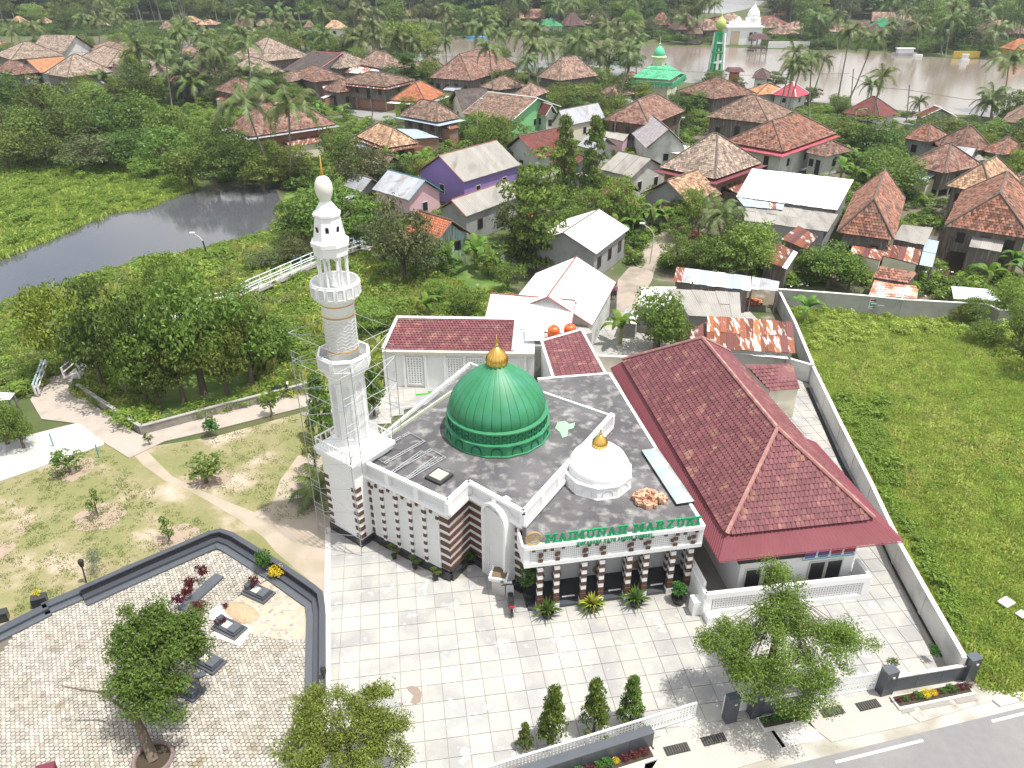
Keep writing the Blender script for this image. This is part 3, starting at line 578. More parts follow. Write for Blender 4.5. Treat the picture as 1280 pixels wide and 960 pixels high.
# ---- lettering and emblem
def text(body,size,ext,m,loc,rz,w,tilt=PI/2,off=.012):
    cu=bpy.data.curves.new('t','FONT'); cu.body=body; cu.size=size; cu.extrude=ext; cu.offset=off; cu.align_x='CENTER'; cu.space_character=1.12; cu.resolution_u=2
    to=bpy.data.objects.new('t',cu); C.objects.link(to); dg=bpy.context.evaluated_depsgraph_get(); me=bpy.data.meshes.new_from_object(to.evaluated_get(dg)); bpy.data.objects.remove(to)
    xs=[v.co.x for v in me.vertices]; k=w/(max(xs)-min(xs)); cx=(max(xs)+min(xs))/2
    for v in me.vertices: v.co.x=(v.co.x-cx)*k
    me.materials.clear(); me.materials.append(m); o=bpy.data.objects.new('lettering',me); C.objects.link(o); o.location=loc; o.rotation_euler=(tilt,0,rz); return o
LET=mat('green_letter',(.01,.27,.1),.4,.05)
def slab_text(body,h,ext,m,c,ux,uz,W,st,depth):
    # heavy slab serif capitals drawn as strokes on a 0..1 x 0..1 cell
    G_={'M':[[(.08,0),(.08,1)],[(.08,1),(.5,.25)],[(.5,.25),(.92,1)],[(.92,1),(.92,0)]],'A':[[(.1,0),(.5,1)],[(.5,1),(.9,0)],[(.28,.36),(.72,.36)]],'I':[[(.5,0),(.5,1)]],'U':[[(.15,1),(.15,.2)],[(.15,.2),(.35,0)],[(.35,0),(.65,0)],[(.65,0),(.85,.2)],[(.85,.2),(.85,1)]],
        'N':[[(.12,0),(.12,1)],[(.12,1),(.88,0)],[(.88,0),(.88,1)]],'H':[[(.14,0),(.14,1)],[(.86,0),(.86,1)],[(.14,.5),(.86,.5)]],'R':[[(.15,0),(.15,1)],[(.15,1),(.65,1)],[(.65,1),(.82,.76)],[(.82,.76),(.65,.52)],[(.65,.52),(.15,.52)],[(.5,.52),(.9,0)]],'Z':[[(.1,1),(.9,1)],[(.9,1),(.1,0)],[(.1,0),(.9,0)]],'K':[[(.15,0),(.15,1)],[(.15,.45),(.85,1)],[(.38,.6),(.9,0)]],
        'S':[[(.88,.85),(.7,1)],[(.7,1),(.3,1)],[(.3,1),(.14,.78)],[(.14,.78),(.86,.26)],[(.86,.26),(.7,0)],[(.7,0),(.3,0)],[(.3,0),(.1,.17)]],'D':[[(.15,0),(.15,1)],[(.15,1),(.6,1)],[(.6,1),(.87,.7)],[(.87,.7),(.87,.3)],[(.87,.3),(.6,0)],[(.6,0),(.15,0)]],'Y':[[(.08,1),(.5,.5)],[(.92,1),(.5,.5)],[(.5,.5),(.5,0)]],'G':[[(.88,.82),(.65,1)],[(.65,1),(.3,1)],[(.3,1),(.12,.7)],[(.12,.7),(.12,.3)],[(.12,.3),(.3,0)],[(.3,0),(.88,0)],[(.88,0),(.88,.45)],[(.88,.45),(.6,.45)]],'E':[[(.15,0),(.15,1)],[(.15,1),(.85,1)],[(.15,.5),(.7,.5)],[(.15,0),(.85,0)]],'L':[[(.15,1),(.15,0)],[(.15,0),(.88,0)]],'T':[[(.5,0),(.5,1)],[(.08,1),(.92,1)]]}
    serif={'M':((.08,0),(.92,0),(.08,1),(.92,1)),'A':((.1,0),(.9,0)),'I':((.5,0),(.5,1)),'U':((.15,1),(.85,1)),'N':((.12,0),(.12,1),(.88,1)),'H':((.14,0),(.14,1),(.86,0),(.86,1)),'R':((.15,0),(.9,0),(.15,1)),'K':((.15,0),(.15,1),(.85,1),(.9,0))}
    wd={'I':.45,' ':.5,'M':1.2,'N':1.05}; tot=sum(wd.get(ch,1) for ch in body); cw=W/tot; x=-W/2; outs=[]
    for ch in body:
        w=wd.get(ch,1)*cw
        if ch!=' ':
            mb=MB(); iw=w*.72; x0=x+w*.14
            seg=list(G_[ch])
            if st[1]: seg+=[[(sx-.16*cw/iw,sz*.94+.03),(sx+.16*cw/iw,sz*.94+.03)] for sx,sz in serif.get(ch,())]
            for k_,(p,q) in enumerate(seg):
                a=Vector((x0+p[0]*iw,p[1]*h));b=Vector((x0+q[0]*iw,q[1]*h)); d=(b-a).normalized(); nn=Vector((-d.y,d.x))*st[0]/2; a2=a-d*st[0]*.4;b2=b+d*st[0]*.4; dd=depth+.002*k_
                P=[]
                for y in (-dd/2,dd/2):
                    for e in (a2-nn,b2-nn,b2+nn,a2+nn): P.append(Vector(c)+Vector((ux.x,ux.y,0))*e.x+Vector((-ux.y,ux.x,0))*y+Vector((0,0,1))*e.y)
                mb.add(P,[(0,1,2,3),(7,6,5,4),(0,4,5,1),(1,5,6,2),(2,6,7,3),(3,7,4,0)])
            outs.append(mb)
        x+=w
    return outs
sg=thing('mosque_sign','large green letters standing on the porch roof edge','sign',(AP[0].x,AP[0].y,4.6))
t0,t1=tx(AP[0],AP[1],681,4.7),tx(AP[0],AP[1],875,4.7); c=AP[0]+(AP[1]-AP[0])*((t0+t1)/2)+fn*.02
for m_ in slab_text('MAIMUNAH MARZUKI',.5,.05,LET,(c.x,c.y,4.72),fd,None,(t1-t0)*L,(.095,True),.08): m_.obj('letter',LET,sg)
t0,t1=tx(AP[0],AP[1],720,4.5),tx(AP[0],AP[1],816,4.5); c=AP[0]+(AP[1]-AP[0])*((t0+t1)/2)-fn*.17
s2=thing('small_sign','row of small green letters on the porch fascia','sign',(AP[0].x,AP[0].y,4.4))
for m_ in slab_text('SUKADANA KAYU AGUNG SUMSEL',.22,.03,LET,(c.x,c.y,4.42),fd,None,(t1-t0)*L,(.04,False),.04): m_.obj('letter',LET,s2)
t=tx(AP[0],AP[1],667,4.9); p=AP[0]+(AP[1]-AP[0])*t; em=thing('emblem','round gold ring emblem left of the green letters','emblem',(p.x,p.y,4.7))
EG=mat('emblem_gold',(.42,.27,.1),.5,.1); ring=MB().tube([(.4*math.cos(a),0,.4*math.sin(a)) for a in np.linspace(0,2*PI,21)],.045,6,cap=False).obj('ring',EG,em); ring.location=(p.x,p.y,5.1); ring.rotation_euler=(0,0,fa)
for m_ in slab_text('MRT',.26,.03,EG,(p.x,p.y,4.97),fd,None,.6,(.06,False),.05): m_.obj('letter',EG,em)
# ---- green dome
dc=G(622,535,5.45)
gd=thing('green_dome','large green ribbed dome with gold finial on the mosque roof','dome',dc)
N=16
MB().lathe([(3.3,0),(3.3,.06),(3.22,.08),(3.18,.66),(3.26,.68),(3.26,.76),(3.0,.8)],N,dc,a0=PI/N).obj('lower_drum',GREEND,gd)
MB().lathe([(3.0,.78),(3.0,1.36),(3.1,1.4),(3.1,1.5),(2.9,1.56)],32,dc).obj('upper_drum',GREEND,gd)
def arc_rib(w,h,t=.03):
    pts=[(-w/2,0)]+[(-w/2*math.cos(PI*k/8),h-w/2+w/2*math.sin(PI*k/8)) for k in range(9)]+[(w/2,0)]
    mb=MB(); 
    for i in range(len(pts)-1):
        a,b=Vector(pts[i]),Vector(pts[i+1]); d=(b-a).normalized(); nn=Vector((-d.y,d.x))*t; P=[a-nn,b-nn,b+nn,a+nn]; mb.add([(x,-.03,z) for x,z in P]+[(x,.02,z) for x,z in P],[(0,1,2,3),(0,4,5,1),(2,6,7,3)])
    return mb
GD2=mat('green_dark',(.01,.1,.05),.4,.1)
m1=arc_rib(.62,.46).mesh('arch_rib',GD2); m2=arc_rib(.3,.3,.02).mesh('small_arch_rib',GD2)
ap=3.21*math.cos(PI/N)
for k in range(N):
    a=2*PI*k/N+2*PI/N; o=link('arch_moulding',m1,gd); o.location=(dc.x+ap*math.cos(a),dc.y+ap*math.sin(a),dc.z+.12); o.rotation_euler=(0,0,a+PI/2)
mb=MB()
for row in (0,1):
    for k in range(40):
        a=2*PI*k/40; q=arc_rib(.32,.24,.014); co,si=math.cos(a+PI/2),math.sin(a+PI/2)
        mb.add([(dc.x+3.02*math.cos(a)+x*co-y*si,dc.y+3.02*math.sin(a)+x*si+y*co,dc.z+.82+.28*row+z) for x,y,z in q.v],q.f)
mb.obj('small_arch_mouldings',GD2,gd,kind='stuff')
prof=[(2.84,0),(2.9,.3),(2.86,.65),(2.7,1.05),(2.4,1.5),(2.0,1.93),(1.55,2.32),(1.1,2.63),(.75,2.83),(.45,3.05)]
MB().lathe([(r*.985,z+1.5) for r,z in prof],32,dc).obj('dome_core',GD2,gd)
g1=MB(); n_=32; da=2*PI/n_*.478
for i,(r,z) in enumerate(prof):
    for s_ in (-1,0,1): a=s_*da; g1.v.append((r*(1.0 if s_ else 1.012)*math.cos(a),r*(1.0 if s_ else 1.012)*math.sin(a),z))
for i in range(len(prof)-1):
    for s_ in (0,1): g1.f.append((i*3+s_,i*3+s_+1,(i+1)*3+s_+1,(i+1)*3+s_)); g1.m.append(0)
gm=g1.mesh('dome_gore',GREEND,True)
for k in range(n_):
    o=link('dome_panel',gm,gd); o.location=(dc.x,dc.y,dc.z+1.5); o.rotation_euler=(0,0,2*PI*k/n_)
def finial(par,c,r,h):
    mb=MB(); mb.lathe([(r*.9,0),(r*.95,h*.05),(r,h*.18),(r*.92,h*.3),(r*.6,h*.45),(r*.25,h*.56),(r*.1,h*.6)],48,c,rib=-.16,ribk=16); mb.obj('gold_bulb',GOLD,par,smooth=True)
    MB().lathe([(r*.12,h*.58),(r*.2,h*.66),(r*.08,h*.7),(r*.06,h*.76),(r*.14,h*.8),(r*.05,h*.85),(r*.02,h*1.0)],10,c).obj('gold_spire',GOLD,par,smooth=True)
finial(gd,(dc.x,dc.y,dc.z+4.42),.68,2.0)
# ---- white dome
wc=G(747,599,4.55); wd_=thing('white_dome','small white dome with gold finial on the annex roof','dome',wc)
MB().lathe([(2.0,0),(1.96,.1),(1.92,.66),(1.98,.7),(1.98,.78),(1.72,.84)],10,wc,a0=.2).obj('drum',WHITE2,wd_)
MB().lathe([(1.72,.8),(1.76,1.0),(1.7,1.3),(1.48,1.68),(1.1,2.02),(.68,2.24),(.3,2.36)],40,wc,rib=-.02,ribk=40).obj('dome_shell',WHITE2,wd_,smooth=True)
m3=arc_rib(.6,.5,.025).mesh('white_arch',WHITE); ap=1.94*math.cos(PI/10)
for k in range(10):
    a=.2+2*PI*(k+.5)/10; o=link('arch_moulding',m3,wd_); o.location=(wc.x+ap*math.cos(a),wc.y+ap*math.sin(a),wc.z+.1); o.rotation_euler=(0,0,a+PI/2)
finial(wd_,(wc.x,wc.y,wc.z+2.28),.46,1.3)
# ---- roof things
def roofthing(x,y,z): return G(x,y,z)
sk=thing('skylight_row','row of three glass pyramid skylights on the annex roof','skylight',G(830,595,4.55))
ska,skb=G(812,561,4.75),G(857,628,4.75); sv=(skb-ska); sw=Vector((-sv.y,sv.x,0)).normalized()*1.05
SKG=mat('skylight_glass',(.42,.52,.5),.12,.1,spec=.6)
for k in range(3):
    a=ska+sv*(k/3)-sw*.5; b=ska+sv*((k+1)/3)-sw*.5; c_=b+sw; d_=a+sw; ce=(a+b+c_+d_)/4+Vector((0,0,.45))
    MB().prism([a,b,c_,d_],4.5,4.74).obj('curb',BLACKG,sk)
    for p,q in ((a,b),(b,c_),(c_,d_),(d_,a)): MB().face(p,q,ce).obj('pane',SKG,sk)
o=thing('roof_hatch','square dark framed roof hatch with a beige cover near the parapet corner','hatch',G(549,597,5.42)); c=G(549,597,5.42)
MB().box((c.x,c.y,5.5),(1.15,1.15,.16),R(-36)).obj('hatch_curb',BLACKG,o); MB().box((c.x,c.y,5.62),(.8,.8,.08),R(-36)).obj('hatch_cover',mat('beige',(.5,.42,.33),.7,.15),o)
def frame_ladder(c,l,w,rz,label,z=5.45):
    o=thing('aluminium_rack',label,'rack',c,'aluminium frames lying on the mosque roof'); co,si=math.cos(rz),math.sin(rz)
    def pt(x,y): return (c.x+x*co-y*si,c.y+x*si+y*co,z+.06)
    for y in (-w/2,-w/2+.16,w/2-.16,w/2): MB().tube([pt(-l/2,y),pt(l/2,y)],.025,4).obj('rail',STEEL,o)
    mb=MB()
    for k in range(int(l/.3)+1):
        x=-l/2+k*.3
        for y0 in (-w/2,w/2-.16): mb.tube([pt(x,y0),pt(x,y0+.16)],.02,4)
    mb.tube([pt(-l/2,-w/2),pt(-l/2,w/2)],.025,4); mb.tube([pt(l/2,-w/2),pt(l/2,w/2)],.025,4); mb.obj('rungs',STEEL,o)
frame_ladder(G(524,581,5.45),3.0,1.3,R(48),'aluminium frame lying nearest the roof hatch'); frame_ladder(G(497,560,5.45),3.1,1.5,R(48),'aluminium frame lying beside the minaret base')
frame_ladder(G(516,583,5.55),2.8,1.2,R(55),'second aluminium frame crossing the one by the roof hatch',5.55)
bp_=G(811,626,4.55); o=thing('tile_pile','heap of terracotta ridge tiles on the annex roof','pile',bp_); mb=MB()
for k in range(130):
    a=random.uniform(0,2*PI); r=random.uniform(0,.85)**.8; z=.12+(.55*(1-r))*random.random(); mb.box((bp_.x+r*math.cos(a),bp_.y+r*math.sin(a)*.8,4.55+z),(random.uniform(.1,.16),random.uniform(.25,.4),random.uniform(.1,.3)),random.uniform(0,PI))
mb.obj('tiles',mat('ridge_tiles',(.5,.29,.19),.85,.2,isl=.45),o,kind='stuff')
# ---- minaret
ax=G(443,557,6.0); mx,my=ax.x,ax.y
mi=thing('minaret','tall white minaret with two balconies and a gold spire beside the mosque','minaret',(mx,my,0))
TR=R(-38)
MB().box((mx,my,2.9),(2.75,2.75,5.8),TR).obj('base_block',WHITE2,mi)
for z,s_ in ((5.75,3.15),(6.05,3.35)): MB().box((mx,my,z),(s_,s_,.2),TR).obj('ledge',WHITE2,mi)
for k in range(7):
    z=.76+.56*k
    for sx in (-1,1): 
        for (a,b) in ((1.38,sx*1.18),):
            for ang in (TR-PI/2,TR,TR+PI):
                co,si=math.cos(ang),math.sin(ang); MB().box((mx+a*co-b*si,my+a*si+b*co,z),(.06,.36,.28),ang).obj('stripe_band',BROWNB,mi)
MB().box((mx,my,.25),(2.9,2.9,.5),TR).obj('plinth',BLACKG,mi)
for k in range(4):
    a=TR+k*PI/2; co,si=math.cos(a),math.sin(a); MB().box((mx+1.55*co,my+1.55*si,6.75),(.06,3.1,.07),a).obj('handrail',WHITE2,mi); mb=MB()
    for j in range(9): b=-1.5+.375*j; mb.box((mx+1.55*co-b*si,my+1.55*si+b*co,6.44),(.05,.05,.58),a)
    mb.obj('balusters',WHITE2,mi)
M=(mx,my,0); oc=PI/8+TR
MB().lathe([(1.25,6.15),(1.2,6.4),(1.02,6.6),(1.0,10.9),(1.08,11.0)],8,M,a0=oc).obj('lower_shaft',WHITE2,mi)
for k in range(8):
    a=oc+PI/8+k*PI/4; r=1.0*math.cos(PI/8)+.01; o=lattice(.42,3.4,.1,.02,.36,.04).obj('lattice_panel',WHITE,mi); o.location=(mx+r*math.cos(a),my+r*math.sin(a),7.0); o.rotation_euler=(0,0,a+PI/2)
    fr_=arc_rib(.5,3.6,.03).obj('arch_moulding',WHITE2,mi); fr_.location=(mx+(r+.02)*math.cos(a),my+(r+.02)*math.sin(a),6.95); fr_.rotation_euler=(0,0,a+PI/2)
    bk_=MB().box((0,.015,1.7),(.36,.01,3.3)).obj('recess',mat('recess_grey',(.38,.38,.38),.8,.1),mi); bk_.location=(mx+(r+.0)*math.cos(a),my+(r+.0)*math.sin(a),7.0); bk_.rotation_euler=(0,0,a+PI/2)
MB().lathe([(1.05,10.8),(1.25,11.2),(1.42,11.35),(1.42,11.45),(.8,11.46)],8,M,a0=oc).obj('lower_balcony_floor',WHITE2,mi)
def ringwall(r0,r1,z0,z1,n,a0): 
    mb=MB(); vs=[(M[0]+r*math.cos(a0+2*PI*k/n),M[1]+r*math.sin(a0+2*PI*k/n),z) for r,z in ((r0,z0),(r0,z1),(r1,z1),(r1,z0)) for k in range(n)]
    fs=[(i*n+k,((i+1)%4)*n+k,((i+1)%4)*n+(k+1)%n,i*n+(k+1)%n)[::-1] for i in range(4) for k in range(n)]; return mb.add(vs,fs)
ringwall(1.45,1.36,11.4,12.25,8,oc).obj('lower_balcony_wall',WHITE2,mi)
for k in range(8):
    a=oc+PI/8+k*PI/4; r=1.45*math.cos(PI/8)+.015; o=lattice(.95,.62,.09,.02,.3,.05).obj('balcony_panel',WHITE,mi); o.location=(mx+r*math.cos(a),my+r*math.sin(a),11.52); o.rotation_euler=(0,0,a+PI/2)
MB().lathe([(.86,11.4),(.86,15.2),(.95,15.3)],32,M).obj('upper_shaft',WHITE2,mi,smooth=True)
mb=MB(); n_=96
for j in range(9):
    z0=12.55+.2*j; v0=len(mb.v)
    for k in range(n_):
        a=2*PI*k/n_; zz=z0+.055*math.sin(a*13)
        for r,dz in ((.855,0),(.875,.008),(.875,.03),(.855,.035)): mb.v.append((mx+r*math.cos(a),my+r*math.sin(a),zz+dz))
    for k in range(n_):
        for q in range(3): b_=v0+k*4+q; c_=v0+((k+1)%n_)*4+q; mb.f.append((b_,c_,c_+1,b_+1)); mb.m.append(0)
mb.obj('wave_relief',mat('relief_grey',(.5,.5,.5),.6,.05),mi)
for z in (12.42,14.42,15.08): MB().lathe([(.86,z),(.9,z+.01),(.9,z+.06),(.86,z+.07)],32,M).obj('gold_ring',GOLD,mi)
MB().lathe([(.9,15.15),(1.1,15.4),(1.22,15.5),(1.22,15.58),(.6,15.59)],32,M).obj('upper_balcony_floor',WHITE2,mi)
ringwall(1.24,1.17,15.55,16.35,32,0).obj('upper_balcony_wall',WHITE2,mi)
for k in range(16):
    a=2*PI*k/16; o=lattice(.36,.6,.09,.02,.33,.04).obj('balcony_panel',WHITE,mi); o.location=(mx+1.25*math.cos(a),my+1.25*math.sin(a),15.64); o.rotation_euler=(0,0,a+PI/2)
for k in range(8):
    a=oc+k*PI/4; MB().tube([(mx+.74*math.cos(a),my+.74*math.sin(a),15.55),(mx+.74*math.cos(a),my+.74*math.sin(a),17.3)],.07,8).obj('column',WHITE2,mi)
    a2=a+PI/8; w=2*.84*math.sin(PI/8); sp=MB(); P=arch_profile(w*.74,.66,8); r=.84*math.cos(PI/8)
    out=[(-w/2,0),(-w/2,.72),(w/2,.72),(w/2,0)]
    # spandrel with arched opening, as a strip of quads between the arch curve and the top
    for y in (0,-.12):
        for (x,z) in P: sp.v.append((x,y,z)); sp.v.append((x if abs(x)<w*.365 else math.copysign(w/2,x),y,.72))
    n2=len(P)*2
    for i in range(len(P)-1):
        b_=i*2; sp.f+=[(b_,b_+2,b_+3,b_+1),(n2+b_,n2+b_+1,n2+b_+3,n2+b_+2),(b_,n2+b_,n2+b_+2,b_+2)]; sp.m+=[0]*3
    sp.add([(-w/2,0,0),(-w*.36,0,0),(-w*.36,0,.72),(-w/2,0,.72),(w/2,0,0),(w*.36,0,0),(w*.36,0,.72),(w/2,0,.72)],[(0,1,2,3),(5,4,7,6)])
    o=sp.obj('arch',WHITE2,mi); o.location=(mx+r*math.cos(a2),my+r*math.sin(a2),17.1); o.rotation_euler=(0,0,a2-PI/2)
MB().lathe([(.9,17.8),(.92,18.25),(1.0,18.3),(1.0,18.5),(.9,18.55),(.84,18.6),(.64,19.75),(.72,19.8),(.72,19.92),(.6,20.0),(.4,20.3),(.28,20.45),(.27,20.55)],8,M,a0=oc).obj('upper_stage',WHITE2,mi)
for k in range(8):
    a=oc+PI/8+k*PI/4; zz=19.0; rr=(.84-(zz+.15-18.6)*.174)*math.cos(PI/8)+.01; P=arch_profile(.17,.36,6); o=MB().add([(x,0,z) for x,z in P],[tuple(range(len(P)))]).obj('window_opening',DARK,mi); o.location=(mx+rr*math.cos(a),my+rr*math.sin(a),zz); o.rotation_euler=(R(8),0,a+PI/2)
MB().lathe([(.25,20.5),(.3,20.6),(.4,20.85),(.44,21.1),(.4,21.4),(.28,21.62),(.12,21.72)],24,M).obj('onion_finial',mat('offwhite',(.7,.68,.62),.5,.04),mi,smooth=True)
MB().lathe([(.12,21.66),(.06,21.8),(.1,21.88),(.05,21.96),(.09,22.06),(.04,22.14),(.07,22.24),(.03,22.32),(.015,22.7)],10,M).obj('gold_spire',GOLD,mi,smooth=True)
# ---- scaffolding
sf=thing('scaffolding','grey steel scaffolding round the lower half of the minaret','scaffolding',(mx,my,0))
u1=Vector((math.cos(TR),math.sin(TR))); u2=Vector((-math.sin(TR),math.cos(TR)))
cn={}
for i,s1 in enumerate((-2.05,2.05)):
    for j,s2_ in enumerate((-2.05,2.05)):
        for d in (0,.75):
            pass
def leg(p,z0,z1): MB().tube([(p.x,p.y,z0),(p.x,p.y,z1)],.026,5).obj('standard',STEEL,sf)
mc=Vector((mx,my)); LV=[1.7*k for k in range(8)]
cor=[mc-u1*1.95-u2*1.95,mc+u1*1.95-u2*1.95,mc+u1*1.95+u2*1.95,mc-u1*1.95+u2*1.95]
for i in range(4):
    a,b=cor[i],cor[(i+1)%4]; d=(b-a).normalized(); z0=0 if i in (0,3) or i==1 else 5.5
    zb=[0,0,5.6,5.6][i]
    if i==1: zb=5.6
    leg(a,0 if i in (0,3) else (0 if i==1 else 5.6),12.3 if i in (0,3) else 11.9); leg(a+d*.75,zb,12.3)
    mb=MB(); br=MB()
    for z in LV:
        if z<zb: continue
        for zz in (z+.1,z+.5,z+1.55):
            mb.tube([(a.x,a.y,zz),(a.x+d.x*.75,a.y+d.y*.75,zz)],.018,4)
        for zz in (z+1.55,): mb.tube([(a.x,a.y,zz),(b.x,b.y,zz)],.018,4)
        mb.tube([(a.x+d.x*.2,a.y+d.y*.2,z+.1),(a.x+d.x*.2,a.y+d.y*.2,z+.5)],.015,4)
        br.tube([(a.x+d.x*.75,a.y+d.y*.75,z+.1),(b.x,b.y,z+1.5)],.016,4)
    mb.obj('frame_rungs',STEEL,sf); br.obj('cross_brace',STEEL,sf)
# ================================================================ tiled roof planes
def tiles_plane(mb,p0,p1,q1,q0,tw=.5,th=.5,lift=.05,z=.02):
    # eave p0->p1, top q0->q1 (q0 above p0). Vector points
    p0,p1,q0,q1=[Vector(p) for p in (p0,p1,q0,q1)]; u=(p1-p0).normalized(); nrm=u.cross((q0+q1)/2-(p0+p1)/2).normalized()
    if nrm.z<0: nrm=-nrm
    S_=((q0+q1)/2-(p0+p1)/2); hd=S_-u*S_.dot(u); Ls=hd.length; v=hd.normalized(); nr=max(1,round(Ls/th)); th=Ls/nr
    aL=(q0-p0).dot(u)/Ls; aR=(q1-p1).dot(u)/Ls; W=(p1-p0).dot(u)
    for r in range(nr):
        s0=r*th-.04; s1=(r+1)*th; xl=max(aL*(r+.0)*th,aL*(r+1)*th); xr=min(W+aR*r*th,W+aR*(r+1)*th)
        if xr<=xl:
            continue
        off=(r%2)*tw*.5; k0=math.floor((xl-off)/tw); k1=math.ceil((xr-off)/tw)
        for k in range(k0,k1):
            x0=max(xl,off+k*tw)+.01; x1=min(xr,off+(k+1)*tw)-.01
            if x1-x0<.05: continue
            j=random.uniform(-.012,.012); a=p0+u*x0+v*s0+nrm*(z+lift+j); b=p0+u*x1+v*s0+nrm*(z+lift-j); c=p0+u*x1+v*s1+nrm*(z+.004); d=p0+u*x0+v*s1+nrm*(z+.004)
            m_=(a+b)/2+nrm*.035; m2_=(c+d)/2+nrm*.03
            mb.add([a,m_,b,c,m2_,d],[(0,1,4,5),(1,2,3,4)])
    return mb
def corrug(mb,p0,p1,q1,q0,pitch=.3,amp=.035,z=0.,lim=60):
    p0,p1,q0,q1=[Vector(p) for p in (p0,p1,q0,q1)]; u=(p1-p0); n=max(2,min(lim,int(u.length/pitch*2))); nrm=u.cross(q0-p0).normalized()
    if nrm.z<0: nrm=-nrm
    o=len(mb.v)
    for k in range(n+1):
        t=k/n; h=nrm*(z+(amp if k%2 else 0)); mb.v.append(tuple(p0+(p1-p0)*t+h)); mb.v.append(tuple(q0+(q1-q0)*t+h))
    for k in range(n): mb.f.append((o+2*k,o+2*k+2,o+2*k+3,o+2*k+1)); mb.m.append(0)
    return mb
# ---- hall with the big maroon roof
a,b,c=G(778,450,4.5),G(908,668,4.5),G(1087,642,4.5); e2=(a-b); Lb=e2.length; e2.normalize(); e1=c-b; e1=e1-e2*e1.dot(e2); Wb=e1.length; e1.normalize()
hb=b
def hp(x,y,z): return Vector((hb.x,hb.y,0))+e1*x+e2*y+Vector((0,0,z))
ha=thing('hall','long white hall under a large maroon tiled hip roof','building',hp(Wb/2,Lb/2,0))
MB().prism([hp(.9,-.45,0),hp(Wb-.9,-.45,0),hp(Wb-.9,Lb-.8,0),hp(.9,Lb-.8,0)],0,3.72).obj('wall',mat('hall_white',(.74,.74,.74),.7,.05),ha)
r0,r1=hp(Wb/2,Wb/2,8.0),hp(Wb/2,Lb-Wb/2,8.0); E=[hp(0,0,4.5),hp(Wb,0,4.5),hp(Wb,Lb,4.5),hp(0,Lb,4.5)]
base=MB(); base.face(E[0],E[1],r0); base.face(E[1],E[2],r1,r0); base.face(E[2],E[3],r1); base.face(E[3],E[0],r0,r1); base.face(E[3],E[2],E[1],E[0]); rf=base.obj('roof',MAROON,ha)
mb=MB(); tiles_plane(mb,E[0],E[1],r0,r0,.26,.33); tiles_plane(mb,E[1],E[2],r1,r0,.26,.33); tiles_plane(mb,E[2],E[3],r1,r1,.26,.33); tiles_plane(mb,E[3],E[0],r0,r1,.26,.33)
o=mb.obj('roof_tiles',MAROON,rf,kind='stuff')
HIPM=mat('ridge_mortar',(.33,.16,.15),.8,.3,scale=3,dirt=(.45,.3,.22),dscale=2)
for p,q in ((r0,r1),(E[0],r0),(E[1],r0),(E[2],r1),(E[3],r1)): MB().tube([p+Vector((0,0,.08)),q+Vector((0,0,.08))],.12,6).obj('ridge_cap',HIPM,rf)
mb=MB(); so=[hp(-.75,-1.15,3.75),hp(Wb+1.2,-1.15,3.75),hp(Wb+1.2,Lb*.42,3.75)]; 
skirt=thing('metal_skirt_roof','x','roof',hp(0,0,4)); bpy.data.objects.remove(skirt)
for (p0,p1,q1,q0) in ((so[0],so[1],hp(Wb+.15,.15,4.42),hp(.1,.15,4.42)),(hp(-.75,Lb+.3,3.75),so[0],hp(.1,.15,4.42),hp(.1,Lb,4.42)),(so[1],so[2],hp(Wb-.1,Lb*.42,4.42),hp(Wb-.1,.15,4.42)),(hp(Wb+.45,Lb*.42,4.0),hp(Wb+.45,Lb+.3,4.0),hp(Wb-.1,Lb,4.42),hp(Wb-.1,Lb*.42,4.42))):
    n=max(1,round((p1-p0).length/1.1))
    for k in range(n):
        m_=MB(); f=lambda A,B,t:A+(B-A)*t; corrug(m_,f(p0,p1,k/n),f(p0,p1,(k+1)/n),f(q0,q1,(k+1)/n),f(q0,q1,k/n),.22,.03); m_.obj('roof_sheet',MAROONM,ha)
for p,q in ((so[0],so[1]),(so[1],so[2]),(hp(-.75,Lb+.3,3.75),so[0])): MB().tube([p-Vector((0,0,.06)),q-Vector((0,0,.06))],.04,4).obj('gutter',MAROONM,ha)
MB().prism([hp(.5,-.9,0),hp(Wb*.5,-.9,0),hp(Wb*.5,-.47,0),hp(.5,-.47,0)],3.15,3.6).obj('dark_fascia',mat('dark_fascia',(.03,.03,.028),.7,.1),ha)
def opening(p,u,w,h,z,par,n=None,fr=FRAME,gl=DARK,d=.05,mull=0):
    u=Vector((u.x,u.y,0)).normalized(); n=Vector((u.y,-u.x,0)) if n is None else n; an_=math.atan2(u.y,u.x)
    f=MB().box((p.x+n.x*d*.5,p.y+n.y*d*.5,z+h/2),(w+.16,d,h+.16),an_).obj('window',fr,par)
    MB().box((p.x+n.x*(d+.01),p.y+n.y*(d+.01),z+h/2),(w,.03,h),an_).obj('pane',gl,f)
    for k in range(mull):
        t=(k+1)/(mull+1)-.5; MB().box((p.x+u.x*w*t+n.x*(d+.03),p.y+u.y*w*t+n.y*(d+.03),z+h/2),(.05,.03,h),an_).obj('mullion',fr,f)
    return f
for x in (Wb*.2,Wb*.33,Wb*.64,Wb*.76): opening(hp(x,-.46,0),e1,.8,1.2,1.05,ha)
